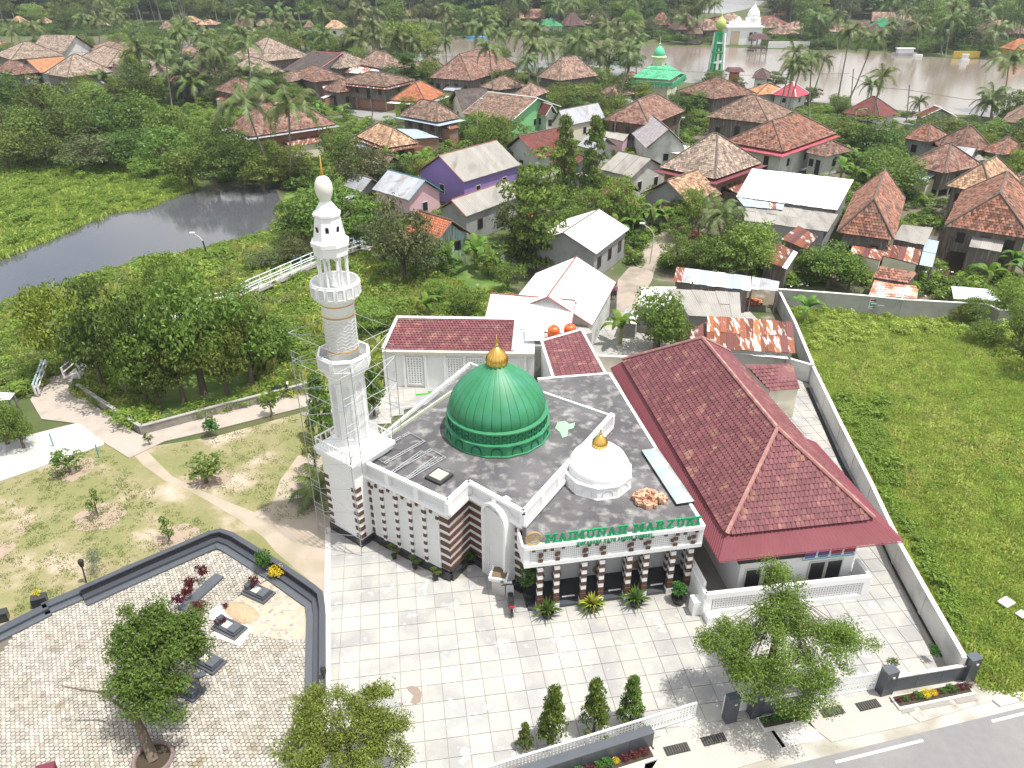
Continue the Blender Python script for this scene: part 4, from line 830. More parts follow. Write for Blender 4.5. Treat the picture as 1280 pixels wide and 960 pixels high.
# banner with pictures on the hall
bn=thing('photo_banner','banner with four portrait panels under the maroon eave','banner',hp(Wb*.65,.4,2.6)); pa=hp(Wb*.52,-.55,0); pb=hp(Wb*.88,-.55,0); an_=math.atan2(e1.y,e1.x)
MB().beam(pa,pb,.05,.85,2.55).obj('banner_sheet',mat('banner_pale',(.5,.6,.68),.6,.15,scale=3),bn)
for k in range(4):
    p=pa+(pb-pa)*((k+.5)/4)-e2*.04; MB().box((p.x,p.y,3.08),(.62,.03,.45),an_).obj('portrait_panel',mat('portrait_%d'%(k//2),[(.1,.05,.16),(.25,.03,.05)][k//2],.6,.5,scale=5),bn); MB().box((p.x,p.y,2.76),(.55,.03,.08),an_).obj('caption_bar',mat('cap_blue',(.08,.15,.4),.6,.1),bn)
MB().beam(pa-e2*.03,pb-e2*.03,.02,.05,2.58).obj('green_line',mat('line_green',(.1,.4,.15),.6,.1),bn)
# white lattice fence wall in front of hall
q1,q2=G(878,770),G(1080,747); fw=thing('lattice_fence','white wall with a lattice panel in front of the hall','fence',(q1.x,q1.y,0)); 
d=(q2-q1).normalized(); nn=Vector((-d.y,d.x,0)); h=1.65; Lf=(q2-q1).length
MB().beam(q1,q2,.2,h*.22,0).obj('wall_base',WHITE2,fw); MB().beam(q1,q2,.24,h*.22,h*.78).obj('wall_top',WHITE2,fw)
for t in (0.015,.5,.985): p=q1+(q2-q1)*t; MB().box((p.x,p.y,h/2),(.45,.22,h*.56),math.atan2(d.y,d.x)).obj('pier',WHITE2,fw)
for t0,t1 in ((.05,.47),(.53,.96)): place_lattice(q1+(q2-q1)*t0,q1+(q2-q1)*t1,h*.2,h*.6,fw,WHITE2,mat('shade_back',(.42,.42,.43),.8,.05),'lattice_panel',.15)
MB().beam(q2,q2+nn*1.4,.2,1.6,0).obj('return_wall',WHITE2,fw); MB().beam(q1,q1+nn*2.0-d*.0,.2,1.65,0).obj('return_wall',WHITE2,fw)
c=G(868,765); MB().box((c.x,c.y,.5),(.5,.6,1.0),.15).obj('end_block',WHITE2,fw); c=G(890,775); MB().box((c.x,c.y-.05,.25),(.8,.5,.5),.15).obj('end_block',WHITE2,fw)
# ================================================================ buildings behind the mosque
LM=[('the green dome',622,500),('the white minaret',430,450),('the maroon hall roof',930,560),('the tiled plaza',650,820),('the cemetery wall',275,680),('the black pond',150,300),('the vacant lot',1130,560),('the big leafy tree',970,790)]
ab=thing('wash_house','white building with lattice wall panels and a maroon lean-to roof behind the dome','building',G(560,470))
wp,wq=G(478,441,3.1),G(668,444,3.1); d=(wq-wp).normalized(); nn=Vector((-d.y,d.x,0)); Lw=(wq-wp).length; an_=math.atan2(d.y,d.x)
def wpnt(t,y,z): p=wp+(wq-wp)*t+nn*y; return Vector((p.x,p.y,z))
MB().prism([wpnt(0,0,0),wpnt(1,0,0),wpnt(1,4.6,0),wpnt(0,4.6,0)],0,3.1).obj('wall',WHITE2,ab)
for t in (0,.13,.27,.4,.53,.67,.8,.93): p=wpnt(t+.01,-.05,1.5); MB().box(p,(.22,.16,3.0),an_).obj('pilaster',WHITE2,ab)
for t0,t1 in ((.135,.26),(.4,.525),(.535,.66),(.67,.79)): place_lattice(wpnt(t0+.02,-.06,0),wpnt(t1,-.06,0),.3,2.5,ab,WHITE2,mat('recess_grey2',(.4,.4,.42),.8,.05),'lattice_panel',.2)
MB().beam(wp,wq,.35,.3,3.0).obj('roof_edge',mat('edge_stain',(.55,.52,.44),.9,.2,scale=3),ab)
P0,P1,Q1,Q0=wpnt(.0,.25,3.25),wpnt(.86,.25,3.25),wpnt(.87,4.6,4.0),wpnt(.04,4.6,4.0); bs=MB(); bs.face(P0,P1,Q1,Q0); rf=bs.obj('roof',MAROON,ab)
mb=MB(); tiles_plane(mb,P0,P1,Q1,Q0,.27,.33); mb.obj('roof_tiles',MAROON,rf,kind='stuff')
for a,b in ((P0,Q0),(Q0,Q1),(P1,Q1)):
    mb=MB(); mb.tube([a+Vector((0,0,.1)),b+Vector((0,0,.1))],.14,4); mb.obj('parapet_edge',WHITE2,ab)
# second maroon roof to the right
cq=[G(677,427,3.7),G(693,477,3.7),G(757,468,4.5),G(727,413,4.5)]
a2=thing('tank_building','white building with a steep maroon roof beside the orange water tanks','building',(cq[1].x,cq[1].y,0))
MB().prism([(p.x,p.y) for p in cq],0,3.55).obj('wall',WHITE,a2); bs=MB(); bs.face(*cq); rf=bs.obj('roof',MAROON,a2); mb=MB(); tiles_plane(mb,cq[1],cq[0],cq[3],cq[2],.33,.36); mb.obj('roof_tiles',MAROON,rf,kind='stuff')
for i in range(4): MB().tube([cq[i]+Vector((0,0,.08)),cq[(i+1)%4]+Vector((0,0,.08))],.11,4).obj('roof_edge',WHITE2,a2)
dk=[G(655,405,3.1),G(655,432,3.1),G(680,432,3.1),G(740,415,3.1),G(730,400,3.1)]
MB().prism([(p.x,p.y) for p in dk],0,3.05).obj('tank_deck',CONC,a2)
bs=MB(); corrug(bs,G(656,426,3.4),G(680,426,3.4),G(679,404,3.9),G(657,404,3.9),.3,.03); bs.obj('clear_sheet_roof',mat('pale_blue_sheet',(.45,.55,.65),.3,.1),a2)
def tank(x,y,z,r,h,label,par=None):
    c=G(x,y,z); o=thing('water_tank',label,'water tank',c,'orange water tanks' if r>=.5 else None)
    mb=MB(); prof=[(r*.95,0),(r,.05)]
    for k in range(4): zz=.1+h*.75*k/4; prof+=[(r,zz),(r*1.03,zz+.06),(r,zz+.12)]
    prof+=[(r,h*.8),(r*.8,h*.92),(r*.4,h)]; mb.lathe(prof,20,c); mb.obj('barrel',ORANGE,o,smooth=True); MB().lathe([(r*.38,h*.98),(r*.38,h*1.06),(r*.2,h*1.1)],14,c).obj('lid',ORANGE,o)
tank(692,424,3.1,.5,1.2,'left orange water tank beside the maroon roof'); tank(712,422,3.1,.5,1.2,'right orange water tank, partly behind the maroon roof')
# ---- maroon kitchen roof and rusty roof right of the hall
def quad_roof(name,label,px,zs,kind,m,group=None,walls=None,cat='roof',tw=.3,n=None,mats=None,base=True):
    p=[G(x,y,z) for (x,y),z in zip(px,zs)]      # near-left, near-right, far-right, far-left
    o=thing(name,label,cat,(p[0].x,p[0].y,0),group)
    if walls: 
        c=sum(p,Vector())/4; w=[c+(q-c)*.93 for q in p]; mb=MB(); 
        vs=[(q.x,q.y,0) for q in w]+[(q.x,q.y,q.z-.08) for q in w]; mb.add(vs,[(0,1,5,4),(1,2,6,5),(2,3,7,6),(3,0,4,7)]); mb.obj('wall',walls,o)
    else:
        for q in p: c=sum(p,Vector())/4; w=c+(q-c)*.93; MB().box((w.x,w.y,(w.z-.06)/2),(.12,.12,w.z-.06)).obj('post',WOOD,o)
    if kind=='tiles': bs=MB(); bs.face(*p); rf=bs.obj('roof',m,o); mb=MB(); tiles_plane(mb,p[0],p[1],p[2],p[3],tw,tw*1.2); mb.obj('roof_tiles',m,rf,kind='stuff')
    else:
        L=(p[1]-p[0]).length; n=n or max(1,round(L/.9)); rows=max(1,round((p[3]-p[0]).length/3.2))
        for i in range(n):
            for j in range(rows):
                f=lambda s,t:(p[0]*(1-s)+p[1]*s)*(1-t)+(p[3]*(1-s)+p[2]*s)*t; m_=MB(); e=.02 if j else 0
                dz=Vector((0,0,random.uniform(0,.04)+.03*(rows-1-j)*0+.03*((i+j)%2)))
                corrug(m_,f(i/n,j/rows)+dz,f((i+1.04)/n,j/rows)+dz,f((i+1.04)/n,min(1,(j+1.05)/rows))+dz,f(i/n,min(1,(j+1.05)/rows))+dz,.16,.025)
                mm=random.choice(mats) if mats else m; m_.obj('roof_sheet',mm,o)
    return o
quad_roof('kitchen','small maroon tiled building beside the yard, right of the hall',[(962,489),(1000,486),(991,457),(930,455)],(2.6,2.6,3.6,3.6),'tiles',MAROON,walls=CREAM,cat='building',tw=.3)
RM=[RUST,RUST,RUST,mat('rust_bright',(.4,.13,.05),.85,.3,scale=1.5,obr=.2,dirt=(.62,.6,.58),dscale=.9,dlo=.5,dhi=.56,stretch=(4,.6,1)),mat('rust_plum',(.15,.06,.055),.8,.2,obr=.2)]
quad_roof('rusty_roof','wide rusty corrugated roof patched with pale sheets next to the hall',[(883,436),(994,442),(990,403),(884,395)],(2.6,2.6,3.3,3.3),'metal',RUST,walls=CONC,mats=RM,n=13)
quad_roof('rusty_roof','small slanting rusty roof between mango tree and wide rusty roof',[(862,424),(884,432),(884,402),(864,412)],(2.2,2.2,2.6,2.4),'metal',RUST,mats=RM,n=2)
quad_roof('white_lean_to','long white sheet lean-to behind the hall',[(912,442),(985,449),(980,441),(911,436)],(2.2,2.2,2.3,2.3),'metal',WMET)
quad_roof('asbestos_roof','wide flat asbestos roof behind the round mango tree',[(861,395),(926,399),(924,366),(834,361)],(2.7,2.7,3.1,3.1),'metal',ASB,walls=CONC,mats=[ASB],n=6)
quad_roof('white_roof','white sheet roof left of the wide asbestos roof',[(796,383),(832,388),(845,359),(803,359)],(2.6,2.6,3.0,3.0),'metal',WMET,walls=CONC)
quad_roof('patched_roof','long narrow roof of white, rusty and blue sheets along the shrubs',[(841,352),(938,364),(938,346),(846,334)],(2.4,2.4,2.9,2.9),'metal',GMET,walls=WOOD,mats=[RUST,GMET,WMET,BMET,WMET],n=9)
quad_roof('patched_roof','grey sheet shelter roof at the corner of the lot wall',[(938,362),(972,364),(974,352),(940,346)],(2.4,2.3,2.6,2.6),'metal',GMET)
quad_roof('small_shed','small white and rust roofed shed left of the mango tree',[(775,404),(795,406),(800,388),(782,386)],(1.5,1.5,1.8,1.8),'metal',GMET,walls=CONC,mats=[WMET,RUST,GMET],n=2,cat='shed')
quad_roof('metal_roof','white metal strip roof in the weeds behind the lot wall',[(1192,374),(1250,377),(1239,362),(1189,358)],(1.3,1.3,1.7,1.7),'metal',mat('pale_metal',(.52,.55,.58),.4,.05))
quad_roof('rusty_roof','striped rusty roof sloping under the grey gable, near the lane',[(976,299),(1008,312),(1022,296),(998,282)],(2.5,2.5,3.4,3.4),'metal',RUST,walls=WOOD,mats=RM,n=6)
quad_roof('rusty_roof','striped rusty roof with a white sheet below the other one',[(955,325),(983,337),(997,316),(971,303)],(2.2,2.2,2.9,2.9),'metal',RUST,walls=WOOD,mats=RM+[WMET],n=5)
quad_roof('asbestos_roof','grey asbestos roof joined to the red tiled house by the lot',[(1116,299),(1156,307),(1166,285),(1127,281)],(3.2,3.2,3.8,3.8),'metal',ASB,walls=WOOD,mats=[ASB],n=4)
quad_roof('rusty_roof','brown rusty lean-to roof over a cream wall behind the lot',[(1103,320),(1147,331),(1152,312),(1108,306)],(2.6,2.6,3.1,3.1),'metal',RUST,walls=CREAM,mats=RM,n=5)
quad_roof('rusty_roof','striped rusty skirt roof left of the brown lean-to',[(1062,317),(1101,326),(1105,314),(1066,307)],(2.6,2.6,3.0,3.0),'metal',RUST,walls=CREAM,mats=RM,n=5)
quad_roof('tile_lean_to','small orange tiled lean-to with broken edge behind the banner wall',[(1090,347),(1135,354),(1146,342),(1100,332)],(2.0,2.0,2.6,2.6),'tiles',T_RED,walls=WOOD)
quad_roof('tile_lean_to','low red and white tiled roof just above the banner wall',[(1086,369),(1146,374),(1148,361),(1093,350)],(1.7,1.7,2.2,2.2),'tiles',mat('tile_rw',(.5,.2,.12),.9,.2,isl=.3,col2=(.6,.58,.55),c2scale=.8),walls=CONC)
quad_roof('metal_awning','blue grey sheet awning between two stilt houses',[(1149,331),(1165,334),(1173,302),(1157,299)],(2.6,2.6,3.0,3.0),'metal',BMET,mats=[BMET])
quad_roof('white_roof','white and pale grey metal roof of the big house beside the lane',[(920,246),(1046,263),(1067,225),(940,211)],(3.6,3.6,5.4,5.4),'metal',WMET,walls=mat('block_wall',(.3,.29,.28),.95,.15,scale=2),n=14,mats=[WMET],cat='roof')
quad_roof('asbestos_roof','long grey asbestos lean-to below the white metal roof',[(930,276),(1034,290),(1047,268),(932,252)],(2.8,2.8,3.5,3.5),'metal',ASB,walls=mat('grey_plaster',(.36,.36,.37),.95,.1),n=8)
quad_roof('metal_strip_roof','strip of pale and rusty sheets above the long asbestos lean-to',[(930,258),(978,263),(980,256),(921,247)],(3.45,3.45,3.55,3.55),'metal',BMET,mats=[BMET,BMET,RUST],n=6)
# ================================================================ village houses
WALLM={'wood':WOOD,'brown':WOODB,'white':mat('village_white',(.6,.6,.57),.85,.1,dirt=(.35,.34,.32),dscale=.5),'cream':CREAM,'grey':mat('village_grey',(.3,.3,.3),.95,.12,scale=2,dirt=(.2,.2,.19),dscale=.6),
 'purple':mat('purple_paint',(.24,.17,.42),.8,.08),'green':mat('village_green',(.2,.5,.22),.8,.08),'lime':mat('lime',(.4,.5,.12),.8,.08),'blue':mat('blue_paint',(.1,.38,.62),.8,.08),'pink':mat('pink_paint',(.62,.4,.45),.8,.08),'bluewood':mat('blue_wood',(.36,.52,.56),.9,.3,scale=2,stretch=(4,4,.4),col2=(.25,.2,.16),c2scale=.9),'yellow':mat('yellow_paint',(.6,.4,.06),.8,.08),'brick':mat('brick_wall',(.3,.15,.1),.95,.25,scale=3,dirt=(.25,.23,.2),dscale=.7)}
def hip_faces(A,B,Cc,D,zr,kind,axis,k=1.0):
    # A,B,C,D eave corners at z; axis 0: ridge along AB, 1: ridge along BC
    if axis: A,B,Cc,D=B,Cc,D,A      # ridge along AB always
    L=(B-A).length; w=(Cc-B).length; u=(B-A).normalized(); mA=(A+D)/2; mB=(B+Cc)/2; ins=0 if kind=='gable' else min(w/2*k,L*.46)
    R0=mA+u*ins;R1=mB-u*ins; R0.z=R1.z=zr
    return A,B,Cc,D,R0,R1
def house(label,a,b,c,ytop,ze,kind,roof,wall,axis=0,over=.6,tw=.32,win=(2,2),stilt=0,group=None,k=1.0,name='village_house',lm=None,skirt=None,metal=False,zr=None,cap=None,lower=None):
    A,B,Cc=G(*a,ze),G(*b,ze),G(*c,ze); e=(A-B); L=e.length; e.normalize(); f=Cc-B; f=f-e*f.dot(e); w=f.length; f.normalize()
    A=B+e*L; Cc=B+f*w; D=A+f*w; ce=(A+Cc)/2
    if zr is None: zr=ZY(ce,ytop) 
    zr=max(min(zr,ze+min(L,w)*.62),ze+.5)
    o=thing(name,label,'house',(ce.x,ce.y,0),group)
    if lm: LM.append((lm,*PX((ce.x,ce.y,ze))))
    A_,B_,C_,D_,R0,R1=hip_faces(A,B,Cc,D,zr,kind,axis,k)
    wm=WALLM[wall]; ins=inset([V2(A),V2(B),V2(Cc),V2(D)],over)
    z0=stilt
    mb=MB(); mb.prism(ins,z0,ze-.05)
    if kind=='gable':
        A2,B2,C2,D2=[Vector((p.x,p.y,ze-.06)) for p in (ins if not axis else ins[1:]+ins[:1])]
        for p,q in ((A2,D2),(B2,C2)):
            m_=(p+q)/2; m_.z=zr-over*(zr-ze)/((C_-B_).length/2)*.0-.12; sc=1; mb.face(p,q,m_)
    mb.obj('wall',wm,o)
    if stilt:
        for i in range(4):
            p,q=ins[i],ins[(i+1)%4]
            for t in (0,.33,.66): s_=p+(q-p)*t; s_=s_+(V2(ce)-s_)*.03; MB().box((s_.x,s_.y,stilt/2),(.22,.22,stilt)).obj('stilt',CONC if wall!='bluewood' else WHITE,o)
        if lower: MB().prism(inset(ins,.5),0,stilt-.02).obj('lower_wall',WALLM[lower],o)
    bs=MB(); bs.face(A_,B_,R1,R0) if (R1-R0).length>.05 else bs.face(A_,B_,R0); bs.face(C_,D_,R0,R1) if (R1-R0).length>.05 else bs.face(C_,D_,R0)
    if kind!='gable': bs.face(B_,C_,R1); bs.face(D_,A_,R0)
    th=Vector((0,0,.1)); rf=bs.obj('roof',roof,o)
    mb=MB(); pl=[(A_,B_,R1,R0),(C_,D_,R0,R1)]
    if kind!='gable': pl+=[(B_,C_,R1,R1),(D_,A_,R0,R0)]
    if metal:
        for p in pl[:2]: 
            n=max(1,round((p[1]-p[0]).length/1.0))
            for i in range(n):
                m_=MB(); q=lambda s:(p[0]+(p[1]-p[0])*s,p[3]+(p[2]-p[3])*s); x0,y0=q(i/n);x1,y1=q((i+1.03)/n); dz=Vector((0,0,.05+.02*(i%2))); corrug(m_,x0+dz,x1+dz,y1+dz,y0+dz,.25,.03); m_.obj('roof_sheet',roof,rf)
    else:
        for p in pl: tiles_plane(mb,*p,tw,tw)
        mb.obj('roof_tiles',roof,rf,kind='stuff')
    cm=cap or mat('ridge_dull',(.14,.11,.095),.9,.3,scale=3)
    segs=[(R0,R1)]+([] if kind=='gable' else [(A_,R0),(D_,R0),(B_,R1),(C_,R1)]); mb=MB()
    for p,q in segs:
        if (q-p).length>.1: mb.tube([p+th,q+th],.11 if not metal else .07,5)
    mb.obj('ridge_cap',cm,rf)
    if kind=='gable':
        for p,q in ((A_,R0),(D_,R0),(B_,R1),(C_,R1)): MB().tube([p,q],.07,4).obj('barge_board',cap or cm,rf)
    # openings on the two near walls
    hh=ze-z0; s=1
    for side,nw in zip(((ins[0],ins[1]),(ins[1],ins[2])),win):
        p,q=side; u=(q-p); 
        n=Vector((u.y,-u.x)).normalized(); 
        if n.dot(V2(ce)-p)>0: n=-n
        for i in range(nw):
            t=(i+.5)/nw; dr=(i==nw//2 and nw>1 and side[0] is ins[0]); pp=p+u*t
            opening(pp,u,.8,hh*.72 if dr else min(1.1,hh*.4),z0+(.1 if dr else hh*.38),o,n=n,gl=DARK,fr=FRAME if wall in('purple','green','cream','white','blue','pink','lime','yellow') else WOODB)
    if skirt:
        sm,dz=skirt
        O=[p+(p-ce).normalized()*1.0 for p in (A,B,Cc)]
        for p in O: p.z=ze-dz-.25
        I=[Vector((p.x,p.y,ze-dz)) for p in ins[:3]]
        for i in (0,1):
            m_=MB(); corrug(m_,O[i],O[i+1],I[i+1],I[i],.35,.03); m_.obj('skirt_roof',sm,o)
    if wall in('wood','brown','grey','brick') and not metal and dist(ce)<260 and stilt<2:
        i=random.choice((0,1)); p,q=ins[i],ins[i+1]; u=(q-p); n=Vector((u.y,-u.x)).normalized(); n=-n if n.dot(V2(ce)-p)>0 else n; t0=random.uniform(.05,.4); t1=t0+random.uniform(.35,.55)
        a_,b_=p+u*t0,p+u*t1; dd=random.uniform(1.6,2.6); zt_=min(ze-.6,2.9+stilt*.5); mm=random.choice([RUST,RUST,ASB,GMET,BMET]); nn_=max(1,round((b_-a_).length/1.0)); P=lambda v,z:Vector((v.x,v.y,z))
        for k_ in range(nn_):
            m_=MB(); x0,x1=a_+(b_-a_)*(k_/nn_),a_+(b_-a_)*((k_+1.03)/nn_); corrug(m_,P(x0+n*dd,zt_-.55+.03*(k_%2)),P(x1+n*dd,zt_-.55+.03*(k_%2)),P(x1,zt_+.03*(k_%2)),P(x0,zt_+.03*(k_%2)),.16,.025); m_.obj('lean_to_sheet',mm,o)
        MB().prism([a_+n*.02,b_+n*.02,b_+n*(dd-.3),a_+n*(dd-.3)],0,zt_-.62).obj('lean_to_wall',random.choice([WOOD,WALLM['brick'],CONC,WALLM['cream']]),o)
    return o
hs=house
hs('grey and red tiled stilt house with a wooden stair at the right edge',(1181,282),(1290,299),(1278,250),228,4.6,'hip',T_RED,'wood',1,stilt=1.8,win=(3,2),lm='the big red stilt house',k=.62)
hs('light tiled hip roof house joined behind the big red stilt house',(1182,232),(1240,243),(1254,220),200,4.6,'hip',T_TAN,'wood',1,stilt=1.5)
hs('red tiled hip house with two peaks and rusty lean-tos behind the lot',(1046,290),(1117,300),(1152,250),230,4.2,'hip',T_RED,'wood',1,win=(2,2),k=.62,lm='the red house by the lot')
hs('brown tiled hip house with a blue lower wall beside the banana plants',(824,209),(894,224),(936,200),167,4.6,'hip',T_GREYB,'brick',0,win=(0,2),k=.9,skirt=(MAROONM,.2),stilt=0,lm='the big brown hip house')
hs('small brown gabled house with a grey triangular front',(800,243),(864,258),(903,243),219,3.0,'gable',T_TAN,'grey',1,win=(0,1))
hs('grey block house under a wide white metal gable roof by the lane',(664,303),(745,318),(790,287),276,3.3,'gable',WMET,'grey',1,win=(0,3),metal=True,over=.35,lm='the white-roofed block house')
hs('white metal gable roof house with red trim, nearest the water tanks',(630,392),(740,407),(771,354),345,3.3,'gable',WMET,'white',1,win=(0,0),metal=True,over=.35,cap=mat('red_trim',(.3,.1,.08),.7,.2),lm='the long white metal roof')
hs('low white metal roof wing behind the maroon lean-to',(604,408),(712,418),(735,385),372,3.1,'gable',WMET,'white',0,win=(0,0),metal=True,over=.3,cap=mat('red_trim',(.3,.1,.08),.7,.2))
hs('purple house with a grey asbestos gable roof',(521,214),(580,228),(643,205),185,3.6,'gable',ASB,'purple',1,win=(1,2),metal=True,over=.35,cap=mat('red_trim',(.3,.1,.08),.7,.2),lm='the purple house')
hs('pale grey roofed house with a pink gable below the purple house',(465,237),(511,251),(546,237),219,3.2,'gable',GMET,'pink',0,win=(1,1),metal=True,over=.35,cap=mat('teal_trim',(.05,.2,.25),.7,.2))
hs('grey block house with a white sheet roof right of the purple house',(547,262),(583,271),(655,246),238,3.4,'gable',ASB,'grey',1,win=(0,2),metal=True,over=.3,cap=mat('red_trim',(.3,.1,.08),.7,.2))
hs('orange tiled stilt house with a weathered blue plank front',(500,296),(541,310),(581,290),270,3.4,'gable',T_ORANGE,'bluewood',0,win=(0,2),stilt=1.1,lm='the blue plank house')
hs('red brown hip roofed wooden stilt house above a white ground floor',(755,150),(812,157),(860,139),121,5.0,'hip',T_REDB,'brown',1,win=(3,3),stilt=2.2,lower='white',lm='the tall wooden house',k=.9)
hs('white gabled house with a pinkish grey tiled roof below the tall wooden house',(808,185),(860,184),(893,165),153,3.4,'gable',mat('tile_pale',(.36,.33,.34),.9,.15,isl=.2),'white',1,win=(1,1),over=.4)
hs('grey asbestos gabled house with white side wall',(750,212),(790,222),(828,208),194,3.4,'gable',ASB,'white',0,win=(0,2),metal=True,over=.3)
hs('large bright red tiled house with pink metal skirt roof',(906,177),(979,190),(1036,165),146,4.4,'hip',T_RED,'white',1,win=(2,3),skirt=(T_PINKM,.25),lm='the large red tiled house')
hs('wide brown hip house behind the large red tiled house',(882,146),(962,155),(992,139),119,4.4,'hip',T_BROWN,'wood',0,win=(3,2),lm='the wide brown house')
hs('brown hip house right beside the green mosque',(845,114),(892,124),(924,113),97,4.6,'hip',T_REDB,'wood',1,win=(2,2))
hs('small light orange hip roofed house on the river edge',(928,115),(945,119),(975,112),104,3.4,'hip',T_LORANGE,'white',0,win=(1,2))
hs('small white house with pink ribbed hip roof by the river',(964,118),(995,122),(1010,117),103,3.4,'hip',T_PINKM,'white',0,win=(1,1),stilt=1.2,cap=WHITE,lm='the pink-roofed river house')
hs('dark red hip roofed house on the near river bank',(1053,141),(1100,148),(1122,141),121,3.2,'hip',T_MAR,'white',0,win=(2,1),lm='the dark red river house')
hs('grey gabled house with a red tiled roof at the river road',(1152,147),(1196,146),(1219,142),124,3.4,'gable',T_MAR,'grey',1,win=(0,2),over=.4,cap=WHITE)
hs('red tiled hip house half hidden behind the layered tree',(1126,172),(1160,178),(1182,169),155,3.2,'hip',T_RED,'grey',0,win=(1,1))
hs('red tiled hip house with a broken corner, right of the dense tree',(1168,178),(1200,189),(1224,181),157,3.4,'hip',T_REDB,'wood',1,win=(1,1))
hs('small pyramid roofed red house above the mango tree',(1131,205),(1180,217),(1190,198),180,3.6,'hip',T_REDB,'wood',0,win=(1,1),stilt=1.0)
hs('brown roofed house at the right edge below the river',(1252,152),(1310,158),(1330,140),128,4.4,'hip',T_BROWN,'grey',0,win=(1,1))
hs('large hip roofed wooden house by the river with dark windows',(537,97),(589,101),(624,82),63,5.2,'hip',T_REDB,'wood',1,win=(4,2),k=.9,stilt=1.5,lm='the large riverside house')
hs('house with a bright orange red roof and lime walls',(488,125),(532,128),(560,118),102,4.2,'hip',T_ORANGE,'lime',1,win=(2,1),lm='the orange-roofed lime house',skirt=(WMET,.2))
hs('brown hip roofed wooden house with pale awnings by the bend of the road',(499,144),(547,153),(577,147),126,4.2,'hip',T_BROWN,'wood',0,win=(3,1),stilt=1.3,skirt=(BMET,.2),lm='the house at the road bend')
hs('low light brown hip roofed house with a rusty awning',(445,170),(484,185),(522,178),157,3.2,'hip',T_TAN,'brick',0,win=(2,1),skirt=(RUST,.15))
hs('green fronted house with a long brown gable roof',(577,142),(640,151),(674,130),119,3.4,'gable',T_BROWN,'green',0,win=(3,1),lm='the green-fronted house',cap=WHITE)
hs('dark grey gabled house behind the green fronted house',(560,128),(578,138),(596,124),112,3.4,'gable',T_DARK,'cream',1,win=(1,1))
hs('small white gabled house right of the green fronted house',(662,139),(682,145),(694,142),128,3.2,'gable',T_MAR,'white',0,win=(1,1),cap=WHITE)
hs('cream gabled house with grey roof among the trees',(688,154),(708,158),(732,143),133,3.2,'gable',GMET,'cream',1,win=(1,1),metal=True,over=.3)
hs('long maroon brown gabled roof with a white gable end',(626,187),(672,198),(706,182),165,3.4,'gable',T_MAR,'white',1,win=(1,1))
hs('two storey stilt house with brick ground floor and rusty skirt roof',(420,103),(482,109),(496,98),90,5.0,'hip',T_BROWN,'wood',0,win=(4,1),stilt=2.2,lower='brick',skirt=(RUST,.1),lm='the two-storey stilt house')
hs('grey brown hip house between two dark hedges of trees',(446,80),(478,86),(494,80),64,4.6,'hip',T_PINK,'wood',0,win=(2,1))
hs('brown hip house with patched orange tiles',(394,82),(423,86),(448,77),65,4.4,'hip',T_GREYB,'wood',0,win=(2,1))
hs('dark grey gabled roof with pink edge boards',(353,88),(392,91),(407,72),66,4.2,'gable',T_DARK,'grey',0,win=(1,1),cap=mat('pink_trim',(.55,.12,.15),.7,.1),lm='the dark roof with pink edges')
hs('orange and brown hip house in front of the dark roof',(362,94),(392,103),(421,95),83,3.8,'hip',T_REDB,'wood',0,win=(1,1))
hs('low brown roofed house behind the coconut palms left of the dark roof',(334,101),(362,103),(380,92),89,3.6,'hip',T_PINK,'wood',0,win=(1,1))
hs('large grey brown hip house, far left of the river bend',(285,71),(324,78),(367,67),47,5.2,'hip',T_GREYB,'wood',0,win=(2,4),k=.9,lm='the large grey-brown hip house')
hs('grey brown hip house below the largest one at the bend',(290,84),(318,93),(345,86),73,4.0,'hip',T_GREYB,'wood',0,win=(1,1))
hs('pale hip house half hidden by coconut palms',(236,80),(256,95),(274,90),72,4.0,'hip',T_PINK,'wood',0,win=(1,1))
hs('pale tiled house on the bank between palms',(222,64),(240,72),(254,64),60,3.8,'hip',T_PINK,'wood',0,win=(1,1))
hs('thatch coloured hip house with grey planks at the left tree line',(55,92),(84,97),(126,87),68,4.6,'hip',T_GREYB,'wood',1,win=(1,3),lm='the thatch-coloured house')
hs('long grey brown roof at the far left edge',(-6,68),(14,75),(70,66),52,4.4,'hip',T_GREYB,'wood',1,win=(1,2))
hs('grey brown gabled house with a pale gable end',(36,66),(80,67),(93,59),44,4.6,'gable',T_GREYB,'white',0,win=(1,1))
hs('small bright orange roof left of the thatch coloured house',(24,82),(50,91),(66,77),73,3.4,'gable',T_LORANGE,'grey',1,win=(0,1))
hs('brown hip house in the middle of the left cluster',(99,72),(134,84),(152,68),60,4.2,'hip',T_GREYB,'wood',0,win=(1,1))
hs('brown hip house behind the middle of the left cluster',(108,61),(132,67),(156,58),52,4.2,'hip',T_PINK,'wood',0,win=(1,1))
hs('small purple roofed house at the edge of the left cluster',(130,85),(143,95),(150,86),79,3.0,'hip',T_PURP,'grey',0,win=(1,1))
hs('small brown hip house left of the conical tree',(492,88),(513,90),(520,80),77,3.8,'hip',T_BROWN,'wood',0,win=(1,1))
hs('brown hip house right of the conical tree',(519,82),(531,92),(553,82),72,3.8,'hip',T_REDB,'wood',0,win=(1,1))
hs('brown hip house showing behind dark trees near the palms',(672,96),(700,101),(734,92),71,4.6,'hip',T_PINK,'wood',1,win=(1,1))
hs('brown hip roof half hidden in trees right of the large riverside house',(638,122),(662,124),(675,113),104,4.2,'hip',T_PINK,'wood',0,win=(1,1))
hs('maroon roof at the river edge right of the green minaret',(940,98),(960,99),(972,92),86,3.6,'hip',T_PURP,'white',0,win=(1,1))
hs('long brick house under a brown roof behind the tall leaning palms',(283,159),(312,171),(408,151),127,4.4,'hip',T_REDB,'brick',1,win=(2,3),skirt=(GMET,.1),lm='the long brick house',stilt=0)
